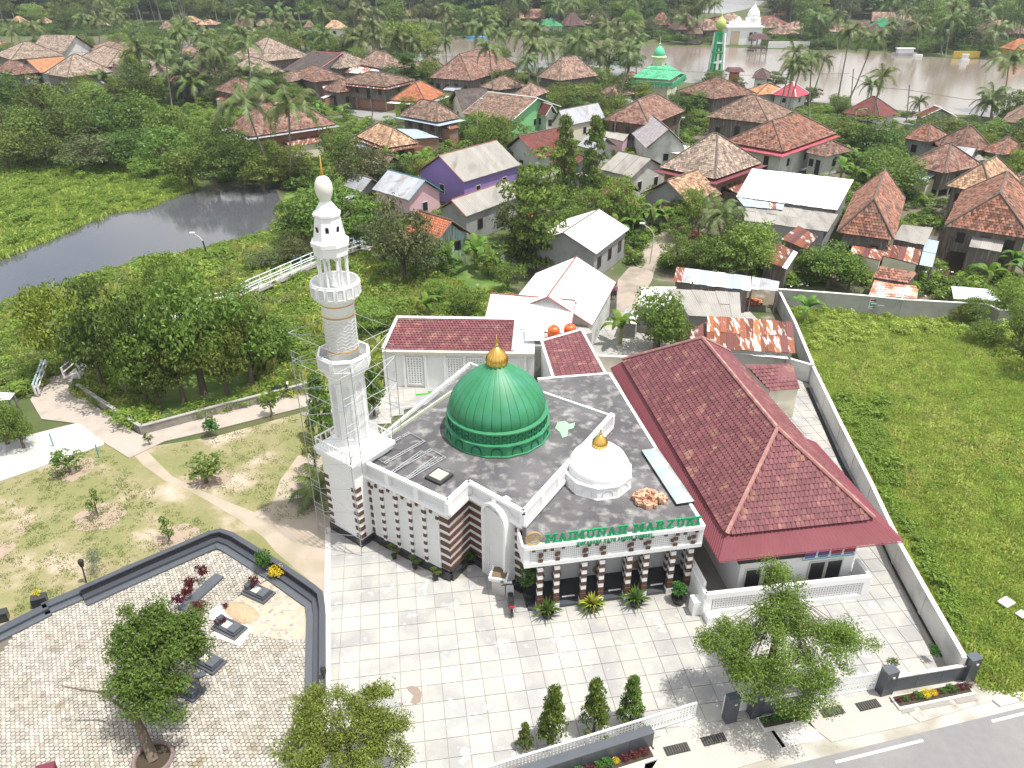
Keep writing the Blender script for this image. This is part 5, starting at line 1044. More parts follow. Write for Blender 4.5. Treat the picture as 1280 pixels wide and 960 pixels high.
hs('small grey roofed hut at the edge of the left trees',(240,182),(262,183),(274,178),173,2.6,'gable',ASB,'wood',0,win=(1,0),metal=True,over=.3)
hs('grey and white patched flat roof house right of the small pyramid roof',(1178,205),(1208,209),(1230,192),184,3.0,'gable',GMET,'grey',0,win=(1,1),metal=True,over=.3)
for a in [('small brown roofed house squeezed left of the purple house',(452,205),(476,214),(500,204),192,3.2,'gable',T_BROWN,'wood',0),('low rusty brown house behind the tall narrow trees',(688,205),(712,214),(736,203),192,3.0,'gable',T_MAR,'grey',0),('brown hip house between the maroon gable and the river',(600,108),(622,113),(640,104),95,3.8,'hip',T_BROWN,'wood',0),('small grey gabled house below the cream gabled house',(722,182),(745,188),(752,178),170,3.0,'gable',GMET,'white',0),
 ('brown tiled house behind the banana plants right of the lane',(752,240),(775,247),(792,238),226,3.0,'gable',T_MAR,'brick',0),('white walled house half hidden left of the layered tree',(1005,190),(1030,196),(1048,184),176,3.2,'hip',T_REDB,'white',0),('brown hip house at the right edge between banana plants',(1245,232),(1275,240),(1296,226),212,3.6,'hip',T_BROWN,'wood',0),('red tiled house right of the two-peaked hip roofs',(1225,188),(1250,194),(1268,184),172,3.2,'hip',T_RED,'grey',0),
 ('greyish hip house left of the palms at the river bend',(165,88),(186,95),(204,86),76,3.8,'hip',T_GREYB,'wood',0),('pale roofed house in the palm grove by the river',(205,100),(226,106),(240,98),88,3.8,'hip',T_PINK,'wood',0),('brown roofed house between palms and the dark gabled roof',(268,112),(292,118),(308,108),98,3.8,'hip',T_REDB,'wood',0),('rust brown house behind the two-storey stilt house',(404,112),(420,116),(432,108),98,3.6,'hip',T_REDB,'wood',0),
 ('low brown house at the far left edge under the long roof',(-8,88),(14,94),(34,86),76,3.4,'hip',T_REDB,'wood',0),('small hip house between the riverside house and the green mosque',(742,118),(762,122),(778,114),105,3.6,'hip',T_BROWN,'wood',0),('small brown hip house on the bank left of the green mosque',(770,102),(786,104),(798,98),90,3.6,'hip',T_REDB,'wood',0),('grey roofed shed house beside the pink gable house',(430,232),(452,240),(470,230),220,2.8,'gable',GMET,'grey',0)]: hs(*a,win=(2,1))
# cream box tower with tank
c=G(581,117); bt=thing('cream_block','cream water tower block with an orange tank on top','building',c); w=(34/ (F/dist(c)))
zt=ZY(c,98); MB().box((c.x,c.y+w/2,zt/2),(w,w*.8,zt),R(-12)).obj('wall',CREAM,bt); MB().box((c.x,c.y+w/2,zt+.1),(w+.5,w*.8+.5,.25),R(-12)).obj('roof_slab',CONC,bt)
c2=Vector((c.x,c.y+w/2,zt+.2)); t=thing('water_tank','orange water tank on top of the cream block','water tank',c2); MB().lathe([(.6,0),(.6,1.0),(.4,1.2),(.2,1.3)],14,c2).obj('barrel',ORANGE,t,smooth=True)
tank(664,277,4.2,.5,.9,'small orange tank behind the white-roofed block house')
# pale flat awning roofs
quad_roof('metal_awning','pale blue sheet roof right of the low light brown house',[(514,174),(549,172),(520,162),(489,161)],(2.4,2.4,2.8,2.8),'metal',BMET,walls=WALLM['brick'])
quad_roof('flat_roof','grey flat roof over a pink wall beside the tall wooden house',[(749,170),(779,177),(787,167),(752,164)],(3.0,3.0,3.2,3.2),'metal',ASB,walls=WALLM['pink'])
quad_roof('metal_awning','pale sheet awning under the white gabled house',[(809,187),(850,193),(862,183),(822,178)],(2.5,2.5,2.9,2.9),'metal',BMET,mats=[BMET,WMET])
quad_roof('rusty_roof','patched rusty metal roof with a white sheet among brown hip roofs',[(430,91),(472,93),(478,79),(448,78)],(3.8,3.8,4.6,4.6),'metal',RUST,walls=WOOD,mats=RM+[WMET],n=7)
quad_roof('blue_hut','bright blue hut under a white sheet roof below the pink gable house',[(502,257),(520,257),(526,250),(512,247)],(2.2,2.2,2.6,2.6),'metal',WMET,walls=WALLM['blue'],cat='hut')
quad_roof('asbestos_roof','low asbestos porch roof on the purple house',[(597,227),(634,217),(628,208),(595,216)],(2.5,2.5,2.8,2.8),'metal',ASB,walls=WALLM['purple'])
quad_roof('pink_roof','small maroon pink roofed kiosk before the green fronted house',[(597,153),(609,152),(604,144),(592,146)],(2.6,2.6,3.0,3.0),'metal',T_PINKM,walls=mat('kiosk_red',(.5,.08,.03),.8,.1),cat='kiosk')
quad_roof('metal_awning','red and white striped eave under the big red stilt house',[(1187,297),(1215,299),(1217,290),(1189,287)],(3.3,3.3,3.7,3.7),'metal',RUST,mats=[RUST,WMET],n=4)
quad_roof('rusty_roof','plum coloured porch roof over the wooden stair',[(1213,311),(1238,313),(1240,294),(1217,291)],(2.9,2.9,3.5,3.5),'metal',RUST,mats=[RM[4]],n=3)
# wooden stair of the stilt house
s0,s1=G(1213,353),G(1222,318); st=thing('wooden_stair','steep wooden stair of the big red stilt house','stair',s0)
for k in range(11): p=s0+(s1-s0)*(k/11); MB().box((p.x,p.y,.15+k*.22),(1.3,.3,.06),R(-25)).obj('step',WOOD,st)
for sg_ in (-.65,.65): MB().tube([(s0.x+sg_,s0.y-.2,0),(s1.x+sg_,s1.y,2.5)],.06,4).obj('stringer',WOOD,st)
# ---- green mosque with minaret
gm_=thing('green_mosque','village mosque with light green tiered roof and green dome by the river','mosque',G(830,125)); Zb=5.0
A,B,Cc=G(790,97,4.6),G(838,100,4.6),G(871,92,4.6)
e=(A-B); L=e.length; e.normalize(); f_=Cc-B; f_=f_-e*f_.dot(e); w=f_.length; f_.normalize(); ce=B+e*L/2+f_*w/2
def gp(x,y,z): return Vector((ce.x,ce.y,0))+e*x+f_*y+Vector((0,0,z))
MB().prism([gp(-L*.42,-w*.42,0),gp(L*.42,-w*.42,0),gp(L*.42,w*.42,0),gp(-L*.42,w*.42,0)],0,4.6).obj('wall',CREAM,gm_)
ZT=ZY(ce,81); ts=.17
cs=[gp(L/2,-w/2,4.6),gp(-L/2,-w/2,4.6),gp(-L/2,w/2,4.6),gp(L/2,w/2,4.6)]; tp=[gp(L*ts,-w*ts,ZT),gp(-L*ts,-w*ts,ZT),gp(-L*ts,w*ts,ZT),gp(L*ts,w*ts,ZT)]
bs=MB(); mb=MB()
for i in range(4): j=(i+1)%4; bs.face(cs[i],cs[j],tp[j],tp[i]); tiles_plane(mb,cs[i],cs[j],tp[j],tp[i],.7,.6)
rf=bs.obj('roof',T_LGREEN,gm_); mb.obj('roof_tiles',T_LGREEN,rf,kind='stuff')
mb=MB()
for i in range(4):
    j=(i+1)%4; a_=cs[i]+(cs[i]-ce).normalized()*1.2; b_=cs[j]+(cs[j]-ce).normalized()*1.2; a_.z=b_.z=4.0; mb.beam(a_,b_,.2,.7,3.5)
    for k in range(8): p=a_+(b_-a_)*(k/8); mb.box((p.x,p.y,3.2),(.7,.15,.7),.5)
mb.obj('fretted_eave',T_LGREEN,gm_)
r=L*ts*.95; MB().lathe([(r,ZT-.3),(r,ZT+1.5),(r*1.25,ZT+1.6),(r*1.25,ZT+1.8),(r*.9,ZT+1.9)],8,(ce.x,ce.y,0),a0=PI/8).obj('drum',mat('pale_lime',(.6,.66,.4),.7,.05),gm_)
zd=ZT+1.8; zt=ZY(ce,57)-zd; MB().lathe([(r*.85,zd),(r*.92,zd+zt*.2),(r*.85,zd+zt*.45),(r*.6,zd+zt*.72),(r*.25,zd+zt*.92),(.08,zd+zt)],24,(ce.x,ce.y,0)).obj('dome',mat('mint_green',(.1,.5,.28),.5,.05),gm_,smooth=True)
MB().lathe([(.1,zd+zt),(.2,zd+zt+.4),(.06,zd+zt+.6),(.02,zd+zt+2)],8,(ce.x,ce.y,0)).obj('spire',WHITE,gm_)
p=G(893,101); gmn=thing('green_minaret','green and white open frame minaret by the river','minaret',p); GG=mat('minaret_green',(.03,.33,.14),.6,.05)
zt=ZY(p,41); u_=F/dist(p)
b0=7.5/u_; t0_=4.4/u_
for i,(sx,sy) in enumerate(((-1,-1),(1,-1),(1,1),(-1,1))): MB().tube([(p.x+sx*b0,p.y+sy*b0,0),(p.x+sx*t0_,p.y+sy*t0_,zt)],.42,4).obj('post',WHITE if i%2 else GG,gmn)
for k in range(1,6): z=zt*k/5; r=b0+(t0_-b0)*k/5; MB().box((p.x,p.y,z),(2.4*r,2.4*r,.35)).obj('platform',GG if k%2 else WHITE,gmn)
for k in range(3): z=zt*(.15+.28*k); r=b0*.6; MB().box((p.x-r*.6,p.y,z+1.4),(.9,.2,3.2)).obj('green_panel',GG,gmn)
MB().box((p.x,p.y,zt-1.8),(2*t0_,2*t0_,3.4)).obj('top_room',GG,gmn)
MB().lathe([(t0_*.9,zt),(t0_*.85,zt+.8),(1.2,zt+1.0),(1.35,zt+1.9),(1.1,zt+2.8),(.4,zt+3.4),(.1,zt+3.9),(.03,zt+5)],16,(p.x,p.y,0)).obj('onion_top',mat('lime_onion',(.4,.5,.15),.5,.1),gmn,smooth=True)
c=G(916,106); q=thing('red_kiosk','small red kiosk with maroon roof on the river bank','kiosk',c); MB().box((c.x,c.y,1.6),(2.0,2.0,3.2)).obj('wall',mat('kiosk_red2',(.45,.1,.05),.8,.1),q); MB().box((c.x,c.y,3.6),(4.2,3.4,.8),0,0,.7).obj('roof',T_PURP,q)
# ---- white mosque over the river
c=G(928,56); wm=thing('white_river_mosque','white mosque with pointed dome on the far river bank','mosque',c); s_=1/(F/dist(c)); 
W_=44*s_; zt=ZY(c,35); MB().box((c.x,c.y+W_*.35,zt/2),(W_,W_*.7,zt),.08).obj('wall',WHITE2,wm); MB().box((c.x,c.y+W_*.35,zt+.2),(W_*1.08,W_*.76,.5),.08).obj('cornice',WHITE2,wm)
MB().box((c.x+1,c.y+W_*.35,zt+.9),(W_*.75,W_*.55,1.3),.08).obj('upper_storey',WHITE2,wm); MB().lathe([(2.6,zt+1.4),(2.6,zt+3.0),(2.0,zt+3.1),(2.1,zt+3.9),(1.8,zt+4.9),(1.0,zt+6.0),(.3,zt+6.7),(.05,zt+8)],12,(c.x+3.5,c.y+W_*.3,0)).obj('dome',WHITE2,wm)
MB().lathe([(1.6,zt+.3),(1.6,zt+1.0),(1.5,zt+1.8),(.8,zt+2.8),(.1,zt+3.4)],12,(c.x-2.0,c.y+2,0)).obj('small_dome',WHITE2,wm); MB().box((c.x-3.0,c.y-.2,zt*.42),(W_*.24,.5,zt*.8),.08).obj('door',mat('beige2',(.5,.4,.3),.7,.1),wm)
for k in (-.42,.2,.32): MB().box((c.x+k*W_,c.y-.1,zt*.5),(.9,.4,2.6),.08).obj('window',DARK,wm)
# ---- far bank houses
def farhouse(x0,x1,yt,ye,m,wall='wood',yb=None,kind='hip'):
    yb=yb or ye+max(3,(ye-yt)*.45); c=G((x0+x1)/2,yb); s_=1/(F/dist(c)); w=(x1-x0)*s_; d_=w*.8; ze=ZY(c,ye); zr=ZY((c.x,c.y+d_/2,0),yt)
    zr=min(max(zr,ze+1.5),ze+w*.5); o=thing('far_house','x','house',(c.x,c.y+d_/2,0)); rz=random.uniform(-.25,.25); cy=c.y+d_/2; co,si=math.cos(rz),math.sin(rz)
    P=[Vector((c.x+x*co-y*si,cy+x*si+y*co,ze)) for x,y in ((-w/2,-d_/2),(w/2,-d_/2),(w/2,d_/2),(-w/2,d_/2))]
    A_,B_,C_,D_,R0,R1=hip_faces(P[0],P[1],P[2],P[3],zr,kind,0)
    mb=MB().prism(inset([V2(q) for q in P],.6),0,ze-.05); mb.obj('wall',WALLM[wall],o); bs=MB(); bs.face(A_,B_,R1,R0); bs.face(C_,D_,R0,R1)
    if kind=='hip': bs.face(B_,C_,R1); bs.face(D_,A_,R0)
    rf=bs.obj('roof',m,o); mb=MB(); tiles_plane(mb,A_,B_,R1,R0,.9,.9); 
    if kind=='hip': tiles_plane(mb,B_,C_,R1,R1,.9,.9); tiles_plane(mb,D_,A_,R0,R0,.9,.9)
    mb.obj('roof_tiles',m,rf,kind='stuff')
    for k in range(max(1,int(w/5))):
        t=(k+.5)/max(1,int(w/5)); p=P[0]+(P[1]-P[0])*t; MB().box((p.x-si*-.55*0,p.y+.55,ze*.5),(1.1,.12,ze*.4),rz).obj('window',DARK,o)
    nm={T_TAN:'tan',T_BROWN:'brown',T_GREEN:'green',T_PURP:'purplish',T_REDB:'red brown',T_LORANGE:'orange',T_ORANGE:'bright orange',T_PINK:'pinkish grey',T_MAR:'maroon',T_GREYB:'grey brown',T_RED:'red',T_DARK:'dark'}[m]
    auto(o,nm+' roofed %shouse over the river'%('gabled ' if kind!='hip' else ''),'house','houses on the far river bank')
for a in [(641,662,17,23,T_TAN),(656,681,11,23,T_REDB,'wood',30,'gable'),(671,703,23,33,T_GREEN,'white',42),(680,703,21,28,T_PINK),(702,730,16,32,T_PURP,'wood',38),(732,755,17,30,T_PINK),(746,766,13,22,T_PURP),(814,840,15,31,T_RED,'wood',38),(840,878,18,37,T_PURP,'wood',48),(866,906,24,38,T_BROWN,'wood',48),(884,920,20,28,T_MAR),(897,935,17,28,T_PINK),(943,987,20,30,T_MAR,'white',36),(950,982,22,35,T_BROWN,'wood',40),(965,1000,33,43,T_BROWN,'wood',48),(980,1015,27,37,T_PINK),(962,975,9,14,T_LORANGE,'white'),(968,986,13,19,T_LORANGE,'white'),(1000,1030,22,30,T_REDB),(1030,1060,13,40,T_PINK,'wood',46),(1050,1066,15,20,T_ORANGE,'white'),(1072,1088,22,34,T_PURP),(1092,1120,15,27,T_BROWN,'wood',33,'gable'),(1092,1116,22,34,T_GREEN,'white'),(1080,1108,30,46,T_PURP,'white',56),(1120,1146,12,26,T_PINK),(1105,1142,23,42,T_DARK,'wood',54),(1159,1178,16,27,T_REDB),(1205,1222,15,27,T_GREYB),(1210,1242,31,43,T_PURP,'wood',50,'gable'),(1219,1246,18,25,T_TAN,'white'),(1249,1269,19,28,T_TAN,'white',33,'gable'),(1232,1268,25,43,T_PINK,'wood',52),(1260,1292,48,62,T_ORANGE,'yellow',74),(1270,1290,30,42,T_PINK),(380,394,24,34,T_BROWN,'white',42),(404,432,25,36,T_TAN,'white',46),(440,458,17,25,T_RED),(462,476,18,26,T_PURP),(318,345,23,32,T_BROWN),(295,318,23,36,T_PURP,'white',46,'gable'),(225,250,20,28,T_TAN,'wood',38),(246,272,24,31,T_TAN,'wood',40),(200,216,22,36,T_BROWN,'white',42),(166,178,31,36,T_DARK,'blue',44),(12,32,20,30,T_TAN),(45,62,21,29,T_TAN),(-15,6,48,58,T_PINK),(118,136,27,34,T_GREYB,'white'),(500,520,12,20,T_REDB),(528,545,9,16,T_LORANGE,'white'),(545,562,20,27,T_PINK),(785,812,26,33,T_PINK)]: farhouse(*a)
# ================================================================ vegetation
def leaves_mesh(name,P,Nn,Ls,asp,m,droop=0.):
    # P points (n,3), Nn normals (n,3), Ls sizes (n)
    n=len(P); t=rng.normal(size=(n,3)); t-=Nn*np.sum(t*Nn,1,keepdims=True); t/=np.linalg.norm(t,axis=1,keepdims=True)+1e-9
    b=np.cross(Nn,t); L=Ls[:,None]
    v=np.empty((n,4,3)); v[:,0]=P-t*L*.5; v[:,1]=P+b*L*asp*.5+Nn*L*.08; v[:,2]=P+t*L*.5; v[:,3]=P-b*L*asp*.5+Nn*L*.08
    v[:,2,2]-=Ls*droop
    me=bpy.data.meshes.new(name); me.vertices.add(4*n); me.vertices.foreach_set('co',v.ravel()); me.loops.add(4*n); me.loops.foreach_set('vertex_index',np.arange(4*n)); me.polygons.add(n); me.polygons.foreach_set('loop_start',np.arange(0,4*n,4)); me.materials.append(m); me.update(calc_edges=True); return me
def unit(n):
    d=rng.normal(size=(n,3)); return d/np.linalg.norm(d,axis=1,keepdims=True)
def crown(name,m,ncl=38,nlf=95,lf=.095,cr=(.26,.42),shape='round',asp=.5,rad=(.45,.82),droop=0.):
    P=[];Nn=[];Ls=[]
    for i in range(ncl):
        d=unit(1)[0]; r=rng.uniform(*rad)
        if shape=='round': c=d*r; c[2]=c[2]*.9 if c[2]>0 else c[2]*.75; q=rng.uniform(*cr); sc=np.array([q,q,q*.75])
        elif shape=='layer':
            z=rng.uniform(-.9,.9); rr=rng.uniform(.1,1)*(1-abs(z)*.55)*.8; a=rng.uniform(0,2*PI); z=round(z*4)/4+rng.uniform(-.03,.03); c=np.array([rr*math.cos(a),rr*math.sin(a),z]); q=rng.uniform(.25,.38); sc=np.array([q,q,.09])
        elif shape=='cone':
            z=rng.uniform(-.95,.95); rr=(1-(z+1)/2)*.75+.12; a=rng.uniform(0,2*PI); rr*=rng.uniform(.4,1.05); c=np.array([rr*math.cos(a),rr*math.sin(a),z]); q=rng.uniform(.18,.3); sc=np.array([q,q,.16])
        elif shape=='fan':
            a=rng.uniform(0,2*PI); el=rng.uniform(-.1,1.2); c=np.array([math.cos(a)*math.cos(el),math.sin(a)*math.cos(el),math.sin(el)])*rng.uniform(.3,.85); q=rng.uniform(*cr); sc=np.array([q,q,q*.5])
        dd=unit(nlf); dd[:,2]=np.abs(dd[:,2])*.8+dd[:,2]*.2; dd/=np.linalg.norm(dd,axis=1,keepdims=True)
        rr=rng.uniform(.55,1.0,(nlf,1)); P.append(c+dd*rr*sc); nn=dd+rng.normal(size=(nlf,3))*.55+np.array([0,0,.35]); Nn.append(nn/np.linalg.norm(nn,axis=1,keepdims=True)); Ls.append(rng.uniform(.6,1.25,nlf)*lf)
    return leaves_mesh(name,np.concatenate(P),np.concatenate(Nn),np.concatenate(Ls),asp,m,droop)
def trunk_mesh(name,m=BARK,limbs=5,spread=.55,r=.07,lean=0.):
    mb=MB(); mb.tube([(0,0,-.1),(lean*.3,0,.35),(lean,.02,.75),(lean,.03,1.1)],[r*1.3,r,r*.8,r*.4],7)
    for k in range(limbs):
        a=2*PI*k/limbs+random.uniform(-.4,.4); z=random.uniform(.45,.8); mb.tube([(lean*z,0,z),(lean+math.cos(a)*spread*.5,math.sin(a)*spread*.5,z+.25),(lean+math.cos(a)*spread,math.sin(a)*spread,z+.5)],[r*.6,r*.4,r*.15],5)
    return mb.mesh(name,m,True)
TRK=[trunk_mesh('trunk') for _ in range(3)]
KINDS={}
def kind(k,phr,mt,n=3,**kw): KINDS[k]=(phr,[crown('crown',mt,**kw) for _ in range(n)])
kind('d','dark green round tree',LG[0]); kind('m','mid green bushy tree',LG[1]); kind('l','light green tree',LG[2],n=2); kind('y','yellow green tree',LG[3],n=2)
kind('o','olive grey thin-leaved tree',LG[4],n=2,lf=.085,nlf=110); kind('c','dark conical tree',LG[0],n=2,shape='cone',lf=.13); kind('t','tall narrow bright green tree',LG[1],n=2,ncl=75,nlf=70,shape='cone',lf=.12); kind('a','tree with flat layered branches',LG[1],n=2,ncl=60,nlf=70,lf=.1,shape='layer')
kind('e','columnar evergreen',LG[1],n=2,ncl=80,nlf=60,lf=.13,shape='cone',droop=.4); kind('s','leafy green shrub',SHRUBG,n=3,ncl=14,nlf=45,lf=.22,cr=(.35,.5),rad=(.2,.6)); kind('g','grey green shrub',GREYG,n=1,ncl=16,nlf=60,lf=.13,cr=(.3,.5),rad=(.2,.6),asp=.25)
kind('r','dark red leaved shrub',CROTR,n=2,ncl=12,nlf=16,lf=.42,cr=(.3,.45),rad=(.2,.6),asp=.28); kind('Y','yellow croton shrub',CROTY,n=1,ncl=12,nlf=40,lf=.22,cr=(.35,.5),rad=(.2,.6)); kind('f','small sapling',LG[1],n=2,ncl=16,nlf=22,lf=.2,cr=(.2,.35),rad=(.3,.75))
def tree(bx,by,ty,wpx,k='m',label=None,cat='tree',group=None,base=None,h=None,r=None,z=0,sq=1.):
    c=Vector(base) if base is not None else G(bx,by,z); s_=F/dist(c)
    if r is None: r=wpx/2/s_*1.08
    if h is None: h=ZY((c.x,c.y+r*.25*0,0),ty)-c.z
    h=max(h,r*.9); rz=min(h*.52,r*1.9) if k not in 'cte' else h*.46
    phr,cm=KINDS[k]; 
    o=bpy.data.objects.new('shrub' if k in 'sgrY' else 'tree',None); C.objects.link(o); o.location=c
    a=random.uniform(0,2*PI)
    q=bpy.data.objects.new('crown',random.choice(cm)); C.objects.link(q); q.parent=o; q.location=(0,0,h-rz*.95); q.scale=(r*random.uniform(.92,1.08),r*random.uniform(.92,1.08),rz*sq); q.rotation_euler=(0,0,a)
    if k not in 'sgrY':
        t=bpy.data.objects.new('trunk',random.choice(TRK)); C.objects.link(t); t.parent=o; s2=max(r,.4); t.scale=(s2,s2,max(.2,h-rz)); t.rotation_euler=(0,0,a)
    if label: tag(o,label,cat,group)
    else: auto(o,phr,'shrub' if k in 'sgrY' else 'tree',group or ('shrubs around the village' if k in 'sgrY' else 'trees around the village'))
    o['_k']=1; del o['_k']
    return o
# coconut palms
def frond_mesh(L=1.,dro=.55,n=13,up=.35,w=.2):
    mb=MB(); pts=[]
    for i in range(n+1):
        t=i/n; pts.append(Vector((L*(t-.12*t*t*t),0,L*(up*math.sin(t*PI*.62)*1.0-dro*t**2.2))))
    for i in range(n):
        p,q=pts[i],pts[i+1]; mb.face(p+Vector((0,.012,0)),p-Vector((0,.012,0)),q-Vector((0,.008,0)),q+Vector((0,.008,0)))
        t=(i+.5)/n
        if t<.1: continue
        for e in (0,.5):
            c=p+(q-p)*e
            for s_ in (-1,1):
                l=w*(.5+1.6*t*(1-t)*2.0)*L; tip=c+Vector((l*.45,s_*l*.8,-l*(.45+.3*random.random()))); d=(q-p).normalized()*(.028*L)
                mb.face(c-d,c+d,tip)
    return mb.mesh('frond',PALMG)
FR=[frond_mesh(),frond_mesh(dro=.85,up=.2),frond_mesh(dro=.25,up=.6)]
def joined_crown(n=15):
    V=[];Fc=[]
    for i in range(n):
        me=FR[i%3]; a=i*2.4; el=random.uniform(-.3,.35); M_=Matrix.Rotation(a,4,'Z')@Matrix.Rotation(-el,4,'Y'); o=len(V)
        V+=[tuple(M_@v.co) for v in me.vertices]; Fc+=[tuple(x+o for x in p.vertices) for p in me.polygons]
    me=bpy.data.meshes.new('crown'); me.from_pydata(V,[],Fc); me.materials.append(PALMG); me.update(); return me
PC=[joined_crown(14),joined_crown(17),joined_crown(12)]
def palm(bx,by,hx,hy,spx,label=None,base=None,near=False,top=None,r=None):
    b=Vector(base) if base is not None else G(bx,by); t=Vector(top) if top is not None else GY(hx,hy,b.y)
    if t.z<1.5: t.z=1.5
    rr=r or spx/2/(F/dist(t))*1.3; o=thing('coconut_palm','x','palm',b); m=Vector((b.x*.6+t.x*.4,b.y,b.z+(t.z-b.z)*.3)); 
    tr=MB().tube([b-Vector((0,0,.2)),b+(m-b)*.4,m,m+(t-m)*.5,t],[.22,.18,.15,.13,.12],6).mesh('trunk',PBARK,True); link('trunk',tr,o)
    if near:
        for i in range(17):
            f=bpy.data.objects.new('frond',FR[i%3]); C.objects.link(f); f.parent=o; f.matrix_parent_inverse=Matrix.Translation(-b); f.location=t; f.scale=(rr,)*3; f.rotation_euler=(0,random.uniform(-.4,.35),i*2.4+random.uniform(-.2,.2))
    else:
        f=bpy.data.objects.new('crown',random.choice(PC)); C.objects.link(f); f.parent=o; f.matrix_parent_inverse=Matrix.Translation(-b); f.location=t; f.scale=(rr,)*3; f.rotation_euler=(0,0,random.uniform(0,6))
    if label: o['label']=label; o['group']='coconut palms'
    else: auto(o,'coconut palm','palm','coconut palms')
    return o
# banana plants
def banana_leaf():
    mb=MB(); n=6; 
    for i in range(n):
        t0,t1=i/n,(i+1)/n
        def pt(t,s_): w=.16*math.sin(PI*min(.97,t*.85+.1)); return (t*.95,s_*w,.75*math.sin(t*1.7)-.55*t*t-abs(s_)*.04)
        for s_ in (-1,1): mb.face(pt(t0,0),pt(t1,0),pt(t1,s_),pt(t0,s_))
    return mb.mesh('leaf',BANG)
BL=banana_leaf(); BT=MB().tube([(0,0,0),(0,0,.6),(0,0,1)],[.09,.08,.05],7).mesh('stem',mat('banana_stem',(.25,.27,.1),.7,.2))
def banana(x,y,s=2.2,label=None,base=None):
    b=Vector(base) if base is not None else G(x,y); o=thing('banana_plant','x','banana plant',b)
    t=bpy.data.objects.new('stem',BT); C.objects.link(t); t.parent=o; t.scale=(s*.9,s*.9,s*.75)
    for k in range(8):
        f=bpy.data.objects.new('leaf',BL); C.objects.link(f); f.parent=o; f.location=(0,0,s*.68); q=s*random.uniform(.7,1.0); f.scale=(q,q,q); f.rotation_euler=(0,random.uniform(-.55,.3),k*2.4+random.uniform(-.3,.3))
    auto(o,label or 'banana plant with broad leaves','banana plant','banana plants in the village'); return o
# scatter with geometry nodes
def scatter(name,pts,sc,proto,m=None,zs=1.,label=None,cat=None):
    me=bpy.data.meshes.new(name); me.from_pydata([tuple(p) for p in pts],[],[]); 
    a=me.attributes.new('sc','FLOAT','POINT'); a.data.foreach_set('value',np.array(sc,dtype=np.float32)); a=me.attributes.new('rz','FLOAT_VECTOR','POINT'); rv=np.zeros((len(pts),3),dtype=np.float32); rv[:,2]=rng.uniform(0,6.28,len(pts)); a.data.foreach_set('vector',rv.ravel())
    pr=bpy.data.objects.new(name+'_clump',proto)
    g=bpy.data.node_groups.new(name,'GeometryNodeTree'); g.interface.new_socket('Geometry',in_out='INPUT',socket_type='NodeSocketGeometry'); g.interface.new_socket('Geometry',in_out='OUTPUT',socket_type='NodeSocketGeometry')
    N=g.nodes; i=N.new('NodeGroupInput'); o_=N.new('NodeGroupOutput'); io=N.new('GeometryNodeInstanceOnPoints'); oi=N.new('GeometryNodeObjectInfo'); oi.inputs[0].default_value=pr
    n1=N.new('GeometryNodeInputNamedAttribute'); n1.data_type='FLOAT'; n1.inputs[0].default_value='sc'; n2=N.new('GeometryNodeInputNamedAttribute'); n2.data_type='FLOAT_VECTOR'; n2.inputs[0].default_value='rz'
    L=g.links; L.new(i.outputs[0],io.inputs['Points']); L.new(oi.outputs['Geometry'],io.inputs['Instance']); L.new(n1.outputs[0],io.inputs['Scale']); L.new(n2.outputs[0],io.inputs['Rotation']); L.new(io.outputs[0],o_.inputs[0])
    o=bpy.data.objects.new(name,me); C.objects.link(o); md=o.modifiers.new('scatter','NODES'); md.node_group=g; o['kind']='stuff'
    if label: o['label']=label; o['category']=cat
    return o
HOUSES=[(o.location.x,o.location.y,max([2.]+[max((Vector(c.bound_box[6])-Vector(c.bound_box[0])).to_2d().length/2 for c in o.children if c.type=='MESH')])*.78) for o in C.objects if o.type=='EMPTY' and not o.parent and o.get('category') in('house','building','roof','mosque','shed','minaret','kiosk')]
RIVER=poly([(0,66),(200,62),(310,58),(430,63),(480,70),(540,80),(600,85),(650,89),(740,91),(800,98),(870,103),(940,111),(1000,125),(1060,130),(1150,139),(1200,142),(1290,149),(1700,200),(1700,95),(1300,78),(1200,74),(1120,68),(1000,62),(900,59),(800,57),(740,53),(640,48),(530,46),(420,48),(270,46),(150,46),(100,52),(0,60)])
KEEP=[poly([(742,450),(785,375),(812,300),(860,268),(925,250),(935,265),(880,300),(825,330),(815,355),(795,400),(770,450)]),poly([(425,135),(470,137),(560,149),(605,158),(605,167),(520,160),(450,150)]),RIVER,poly([(0,323),(60,302),(100,285),(130,270),(180,264),(240,242),(290,235),(345,236),(348,255),(338,290),(300,300),(230,318),(165,330),(120,343),(60,364),(0,380),(-200,420),(-200,345)]),poly([(1105,150),(1180,142),(1235,150),(1235,158),(1120,156)])]
def free(p,r=0,trees=False):
    for x,y,R_ in HOUSES:
        if (p[0]-x)**2+(p[1]-y)**2<(R_+r)**2: return False
    return not any(inside(p,k) for k in KEEP)
def sample(px,n,z=0,test=True,r=0):
    w=poly(px); xs=[p.x for p in w]; ys=[p.y for p in w]; out=[]; t=0
    while len(out)<n and t<n*60:
        t+=1; p=(random.uniform(min(xs),max(xs)),random.uniform(min(ys),max(ys)))
        if inside(p,w) and (not test or free(p,r)): out.append((p[0],p[1],z))
    return out
POOL=poly([(165,503),(195,468),(300,460),(332,480),(310,500),(200,524)])
